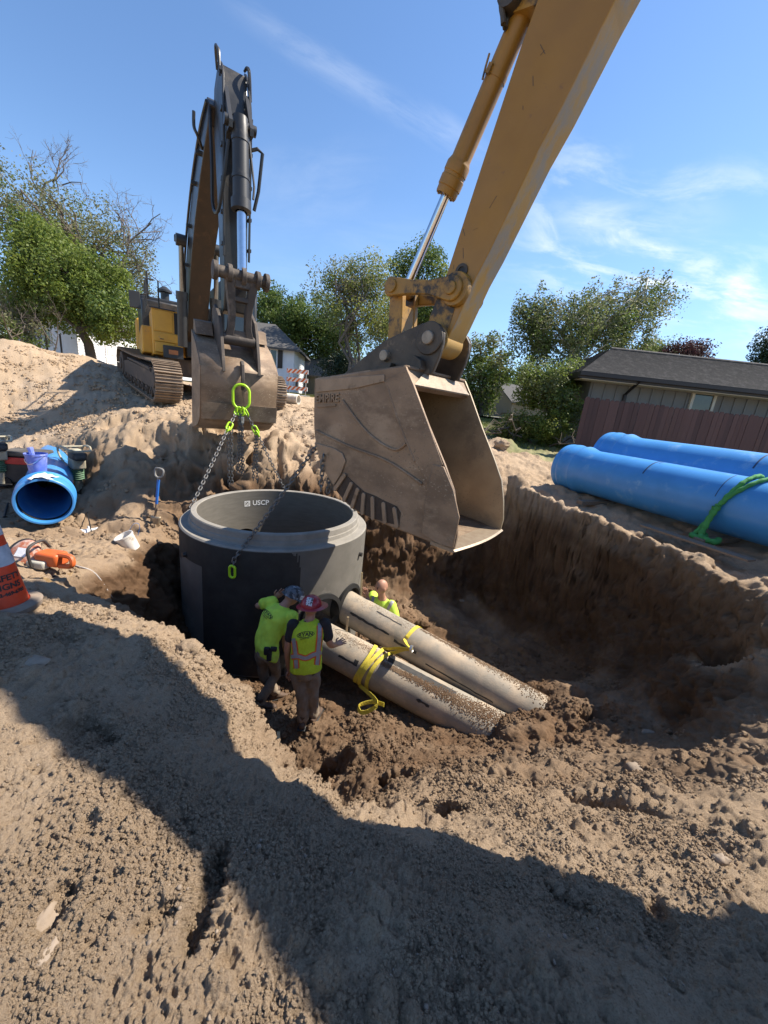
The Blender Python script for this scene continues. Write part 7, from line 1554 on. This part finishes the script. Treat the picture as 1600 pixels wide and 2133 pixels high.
tilt_ = (hd-ne).normalized(); head(b, hd+tilt_*.02, tilt_*.7+Vector((0, 0, .5)), (.85, .5, -.45)); legs(b, pe-rt*.08, J(549, 1408, 4.36), aL, pe+rt*.08, J(576, 1402, 4.32), aR, (.075, .07, .055, .05, .045, .04)); bo = remeshed(b, 'body', SKIN, per1, .011, 2)
eyes(hd+tilt_*.02, tilt_*.7+Vector((0, 0, .5)), (.85, .5, -.45), per1); hb = MB(); hand(hb, wrL, J(592, 1230, 4.62)-wrL, (.3, -.8, .2), 1, .3); hand(hb, wrR, (0.02, .2, -1), (-.8, .3, 0), 1, .7)
hm = hb.mesh('hands'); bm_ = bmesh.new(); bm_.from_mesh(bo.data); bm_.from_mesh(hm); bm_.to_mesh(bo.data); bm_.free(); bo.data.shade_smooth()
b = MB(); torso(b, pe+(wa-pe)*.1, wa, chs, ne, rt, .185, .172, .19, .135); limb_rings(b, [shL, shL*.55+elL*.45], (.088, .085)); limb_rings(b, [shR, shR*.45+elR*.55], (.088, .085)); shirt = remeshed(b, 'shirt', LIMESH, per1, .012, 2, .017, 10, 4); bv = cast_bvh(shirt)
px_text(bv, 'RYAN', 557.5, 1278.5, 9.0, 47, 'lettering', BLACKPAINT, shirt, shear=.15); px_ring(bv, 557.5, 1278.5, 14.2, 5.2, 47, .16, 'oval_logo', BLACKPAINT, shirt); px_text(bv, 'CONTRACTING', 551.5, 1284, 2.2, 47, 'lettering', BLACKPAINT, shirt)
b = MB(); f_ = rt.cross((wa-pe).normalized()); loft(b, [(pe+(wa-pe)*.6, rt*.165, f_*.12), (pe, rt*.172, f_*.13), (pe-(wa-pe).normalized()*.10, rt*.155, f_*.125)])
legs(b, pe-rt*.08-Vector((0, 0, .05)), J(549, 1408, 4.36), aL+Vector((0, 0, .02)), pe+rt*.08-Vector((0, 0, .05)), J(576, 1402, 4.32), aR+Vector((0, 0, .02))); remeshed(b, 'trousers', KHAKI, per1, .012, 2, .017, 12, 7)
b = MB(); q = J(556, 1356, 4.08); b.box(q, (.07, .05, .10)); b.box(J(561, 1366, 4.08), (.06, .05, .14)); b.box(J(570, 1352, 4.09), (.08, .05, .05)); b.build('tool_pouch', BLACKC, per1, 20, bevel=.012)
hu = (tilt_*.6+Vector((.12, .1, .75))).normalized(); hat = hard_hat(hd+tilt_*.05, hu, (.85, .45, -.5), CAMO, per1, False, 1.08, .05); bh = cast_bvh(hat)
b = MB(); hf = Vector((.85, .45, -.5)); hf = (hf-hu*hf.dot(hu)).normalized(); hr = hf.cross(hu); c = hd+tilt_*.05; vs = []
for i in range(15):
    a = radians(-70+140*i/14)
    for th in (radians(66), radians(90)): vs.append(c+(hr*.118*sin(th)*sin(a)+hf*.138*sin(th)*cos(a)+hu*.121*cos(th))*1.085)
b.add(vs, [(2*i, 2*i+2, 2*i+3, 2*i+1) for i in range(14)]); b.build('white_front', mat('white shell', (.7, .7, .7), None, 9, .4), hat, 60, fix=False)
boots(aL, (.9, .5, 0), per1); boots(aR, (.95, .15, 0), per1)

# --- bald worker behind the upper pipe
pe, wa, chs, ne, hd = J(800, 1318, 5.75), J(800, 1300, 5.78), J(797, 1268, 5.78), J(796, 1243, 5.74), J(795, 1223, 5.70)
per3 = thing('person', (pe.x, pe.y, ground_z(pe.x, pe.y)), 'bald worker in lime shirt behind the upper pipe looking at the manhole', 'person')
rt = (Vector((.80, -.45, -.10))).normalized(); shL, shR = chs*.28+ne*.72-rt*.18, chs*.28+ne*.72+rt*.18; elL, wrL = J(772, 1266, 5.62), J(765, 1243, 5.66); elR, wrR = J(826, 1300, 5.6), J(812, 1320, 5.5)
fz_ = ground_z(pe.x, pe.y); kL, kR = pe-rt*.10+Vector((-.05, -.05, -.4)), pe+rt*.10+Vector((.05, -.05, -.4)); aL, aR = Vector((kL.x, kL.y+.25, fz_+.09)), Vector((kR.x, kR.y+.25, fz_+.09))
b = MB(); torso(b, pe, wa, chs, ne, rt, .15, .15, .16, .11); b.tube([ne-Vector((0, 0, .05)), hd-Vector((0, 0, .05))], [.066, .060], 12); limb_rings(b, [shL, elL, wrL], (.05, .044, .030)); limb_rings(b, [shR, elR, wrR], (.05, .044, .030)); head(b, hd, (-.06, -.02, 1), (-.86, -.50, -.12), 1.12); legs(b, pe-rt*.09, kL, aL, pe+rt*.09, kR, aR, (.075, .07, .055, .05, .045, .04)); bo = remeshed(b, 'body', SKIN, per3, .0085, 1)
eyes(hd, (-.06, -.02, 1), (-.86, -.50, -.12), per3, 1.12); hb = MB(); hand(hb, wrL, J(762, 1226, 5.70)-wrL, (.3, .6, .2), -1, .9); hand(hb, wrR, (-.3, -.2, -.8), (-.5, -.5, 0), 1, .6)
hm = hb.mesh('hands'); bm_ = bmesh.new(); bm_.from_mesh(bo.data); bm_.from_mesh(hm); bm_.to_mesh(bo.data); bm_.free(); bo.data.shade_smooth()
b = MB(); torso(b, pe, wa, chs, ne-(ne-chs)*.06, rt, .18, .18, .195, .14); limb_rings(b, [shL, shL*.5+elL*.5], (.085, .08)); limb_rings(b, [shR, shR*.35+elR*.65], (.085, .082)); shirt = remeshed(b, 'shirt', LIMESH, per3, .012, 3, .009, 10, 12); bv = cast_bvh(shirt)
px_strip(bv, ((818, 1252), (813, 1261), (808, 1270)), 6.5, 'reflective_stripe', SILV, shirt, .005); px_strip(bv, ((778, 1243), (776, 1252), (775, 1260)), 5, 'reflective_stripe', SILV, shirt, .005)
b = MB(); legs(b, pe-rt*.09-Vector((0, 0, .04)), kL, aL, pe+rt*.09-Vector((0, 0, .04)), kR, aR); loft(b, [(wa, rt*.17, Vector((.4, .9, 0))*.12), (pe, rt*.175, Vector((.4, .9, 0))*.13), (pe-Vector((0, 0, .1)), rt*.15, Vector((.4, .9, 0))*.12)]); remeshed(b, 'trousers', KHAKI, per3, .014, 3)
boots(aL, (-.8, -.4, 0), per3); boots(aR, (-.7, -.5, 0), per3)
# ------------------------------------------------------------------ rocks, clods, crumbs
ROCKM = mat('field stone', (.27, .21, .155), (.19, .145, .105), 9, .85, bump=.35, bscale=60)
def lump(c, r, sc, seed, n=14, m_=10, amp=.42, fs=1.5):
    b = MB(); b.sphere((0, 0, 0), 1, n, m_); out = []
    for p in b.v:
        v = Vector(p); q = v*(1+amp*mnoise.noise(v*fs+Vector((seed*3.1, seed*1.7, 0)))+amp*.5*mnoise.noise(v*fs*2.6+Vector((0, seed*2.3, seed)))); out.append(Vector(c)+Vector((q.x*sc[0], q.y*sc[1], q.z*sc[2]))*r)
    b.v = out; return b
def on_px(x, y, z0):
    p = atz(x, y, z0)
    for _ in range(8): p = atz(x, y, ground_z(p[0], p[1]))
    return Vector((p[0], p[1], ground_z(p[0], p[1])))
for (x, y, z, r, sc, lab) in ((86, 1895, -.57, .05, (.55, 1.15, .55), 'pale flat stone standing in a small hollow in the near sand'), (1325, 1608, -1.75, .075, (1.1, .8, .6), 'tan stone lying on the sunlit slope below the pipe ends'), (1500, 1795, -.95, .035, (1, .8, .7), 'small tan stone in the sand near the right edge'),
                              (875, 1222, -2.2, .09, (1.2, .6, .8), 'grey stone stuck in the shaded pit wall beside the bald worker'), (160, 896, -.6, .11, (1, .8, .8), 'pale stone on the bank above the left trench'), (72, 1380, -.6, .06, (1.1, .8, .25), 'grey clay lump in the shaded part of the near bank'),
                              (100, 1985, -.57, .03, (.6, 1.2, .5), 'small pale stone left of the boot print'), (965, 1235, -2.2, .05, (1.3, .7, .6), 'small grey stone on the shaded pit floor by the wall'), (1460, 1222, -.8, .05, (1.4, .7, .5), 'rust coloured stone on the lip of the pit under the blue pipe')):
    p = on_px(x, y, z); tag(lump(p+Vector((0, 0, r*sc[2]*.5)), r, sc, x).build('rock', ROCKM, None, 60, fix=False), lab, 'rock')
for (x, y, z, r, lab) in ((393, 1360, -.98, .075, 'largest crumbly dirt clod on the near crest, in front of the manhole'), (330, 1308, -.98, .05, 'dirt clod at the far left end of the clods on the near crest'), (375, 1392, -.98, .045, 'low dirt clod just below the largest clod on the near crest'), (350, 1318, -.98, .055, 'dirt clod between the leftmost and the largest clod on the crest'),
                          (415, 1382, -.98, .05, 'dirt clod at the right end of the clods on the near crest'), (1045, 932, .1, .20, 'rounded dirt boulder at the edge of the lawn by the shrubs'), (1075, 968, -.1, .16, 'lower dirt boulder on the bank right of the yellow bucket'), (880, 1305, -2.9, .12, 'damp dirt clod at the foot of the wall by the upper pipe')):
    p = on_px(x, y, z); tag(lump(p+Vector((0, 0, r*.5)), r, (1.1, .9, .85), x, 26, 18, .30, 2.4).build('dirt_clod', SOIL, None, 60, fix=False), lab, 'dirt clod', 'clods of dirt round the pit')
def scatter(name, n, region, size, seed, m_, sq=.7):
    g = np.random.default_rng(seed); k = 12
    ico = bmesh.new(); bmesh.ops.create_icosphere(ico, subdivisions=1, radius=1); V = np.array([v.co[:] for v in ico.verts]); Fc = np.array([[v.index for v in f.verts] for f in ico.faces]); ico.free()
    x, y = region(g, n); ti = np.clip(np.searchsorted(TH, np.arctan2(x, y)), 1, len(TH)-1); ri = np.clip(np.searchsorted(RR, np.hypot(x, y)), 1, len(RR)-1); ok = CUT[ri, ti] < .3; x, y = x[ok], y[ok]; n = len(x); z = shape_h(x, y); s_ = size(g, n, x, y)
    vv = V[None]*(1+.45*g.normal(size=(n, len(V), 1)).clip(-1.5, 1.5)*.6); a = g.uniform(0, 2*pi, n); sx = g.uniform(.7, 1.3, n); 
    X_ = vv[..., 0]*sx[:, None]; Y_ = vv[..., 1]; Z_ = vv[..., 2]*sq; ca, sa = np.cos(a)[:, None], np.sin(a)[:, None]
    P = np.stack([X_*ca-Y_*sa, X_*sa+Y_*ca, Z_], -1)*s_[:, None, None]+np.stack([x, y, z+s_*.3], -1)[:, None]
    f = (Fc[None]+(np.arange(n)*len(V))[:, None, None]).reshape(-1, 3); me = bpy.data.meshes.new(name); me.vertices.add(P.size//3); me.vertices.foreach_set('co', P.astype(np.float32).ravel()); me.loops.add(f.size); me.loops.foreach_set('vertex_index', f.astype(np.int32).ravel()); me.polygons.add(len(f)); me.polygons.foreach_set('loop_start', np.arange(0, f.size, 3, dtype=np.int32)); me.polygons.foreach_set('loop_total', np.full(len(f), 3, np.int32)); me.update(calc_edges=True)
    me.materials.append(m_); o = bpy.data.objects.new(name, me); COL.objects.link(o); return tag(o, kind='stuff')
def near_reg(g, n):
    r = .5+2.6*g.random(n)**1.3; a = g.uniform(-.95, .95, n); return r*np.sin(a), r*np.cos(a)
# fine crumbs: points on the surface, each carrying one small lump
def crumb_field(name, n, region, size, seed, m_):
    g = np.random.default_rng(seed); x, y = region(g, n); keep = g.random(n) < np.clip(.35+1.3*fbm(x, y, 1.6, 3, .55, 140), .04, 1); x, y = x[keep], y[keep]; n = len(x)
    zi = shape_h(x, y); s_ = size(g, n, x, y)
    # rest them on the displaced surface: look the grid up
    th = np.arctan2(x, y); r = np.hypot(x, y); ti = np.clip(np.searchsorted(TH, th), 1, len(TH)-1); ri = np.clip(np.searchsorted(RR, r), 1, len(RR)-1); ok = CUT[ri, ti] < .3; ri, ti, s_ = ri[ok], ti[ok], s_[ok]; n = len(ri); x, y = x[ok], y[ok]; far_ = np.hypot(x, y) > 5.5; zi = np.where(far_, shape_h(x, y)+.004, gH[ri, ti]); xi, yi = np.where(far_, x, gX[ri, ti]), np.where(far_, y, gY[ri, ti])
    me = bpy.data.meshes.new(name); me.vertices.add(n); me.vertices.foreach_set('co', np.stack([xi, yi, zi+s_*.25], 1).astype(np.float32).ravel())
    me.attributes.new('lump_size', 'FLOAT', 'POINT').data.foreach_set('value', s_.astype(np.float32)); me.attributes.new('lump_turn', 'FLOAT_VECTOR', 'POINT').data.foreach_set('vector', g.uniform(0, 6.28, (n, 3)).astype(np.float32).ravel()); me.update()
    o = bpy.data.objects.new(name, me); COL.objects.link(o); me.materials.append(m_)
    t = bpy.data.node_groups.new(name, 'GeometryNodeTree'); t.interface.new_socket('Geometry', in_out='INPUT', socket_type='NodeSocketGeometry'); t.interface.new_socket('Geometry', in_out='OUTPUT', socket_type='NodeSocketGeometry')
    N = t.nodes.new; L = t.links.new; gi, go = N('NodeGroupInput'), N('NodeGroupOutput'); ico = N('GeometryNodeMeshIcoSphere'); ico.inputs['Radius'].default_value = 1; ico.inputs['Subdivisions'].default_value = 2
    sp_ = N('GeometryNodeSetPosition'); nz = N('ShaderNodeTexNoise'); nz.inputs['Scale'].default_value = 1.3; nz.inputs['Detail'].default_value = 3; vm = N('ShaderNodeVectorMath'); vm.operation = 'SUBTRACT'; L(nz.outputs['Color'], vm.inputs[0]); vm.inputs[1].default_value = (.5, .5, .5)
    vs_ = N('ShaderNodeVectorMath'); vs_.operation = 'SCALE'; L(vm.outputs[0], vs_.inputs[0]); vs_.inputs['Scale'].default_value = 1.7; L(ico.outputs['Mesh'], sp_.inputs['Geometry']); L(vs_.outputs[0], sp_.inputs['Offset'])
    sm = N('GeometryNodeSetMaterial'); sm.inputs['Material'].default_value = m_; L(sp_.outputs[0], sm.inputs['Geometry']); ip = N('GeometryNodeInstanceOnPoints'); L(gi.outputs[0], ip.inputs['Points']); L(sm.outputs[0], ip.inputs['Instance'])
    na = N('GeometryNodeInputNamedAttribute'); na.data_type = 'FLOAT'; na.inputs['Name'].default_value = 'lump_size'; nb_ = N('GeometryNodeInputNamedAttribute'); nb_.data_type = 'FLOAT_VECTOR'; nb_.inputs['Name'].default_value = 'lump_turn'
    L(na.outputs['Attribute'], ip.inputs['Scale']); L(nb_.outputs['Attribute'], ip.inputs['Rotation']); L(ip.outputs[0], go.inputs[0])
    q = o.modifiers.new('lumps', 'NODES'); q.node_group = t; return tag(o, kind='stuff')
def fine_reg(g, n):
    r = .5+3.2*g.random(n)**1.15; a = g.uniform(-.95, .95, n); return r*np.sin(a), r*np.cos(a)
crumb_field('soil_crumbs', 170000, fine_reg, lambda g, n, x, y: (.0016+.0062*g.random(n)**2.6)*(.75+.28*np.hypot(x, y)), 71, SOIL)
crumb_field('pit_crumbs', 60000, lambda g, n: (g.uniform(-2.2, 4.2, n), g.uniform(2.0, 6.0, n)), lambda g, n, x, y: .004+.020*g.random(n)**4, 74, SOIL)
crumb_field('bank_crumbs', 80000, lambda g, n: (g.uniform(-13, 1.0, n), g.uniform(3.6, 15, n)), lambda g, n, x, y: .007+.04*g.random(n)**5, 75, SOIL)
def pit_reg(g, n): return np.concatenate([g.uniform(-1.2, 3.2, n//2), g.uniform(-6.5, 4.5, n-n//2)]), np.concatenate([g.uniform(2.2, 5.5, n//2), g.uniform(3.2, 9.5, n-n//2)])
scatter('soil_lumps', 3200, pit_reg, lambda g, n, x, y: .006+.035*g.random(n)**6, 72, SOIL)
scatter('pebbles', 1500, near_reg, lambda g, n, x, y: .002+.006*g.random(n)**3, 73, ROCKM)
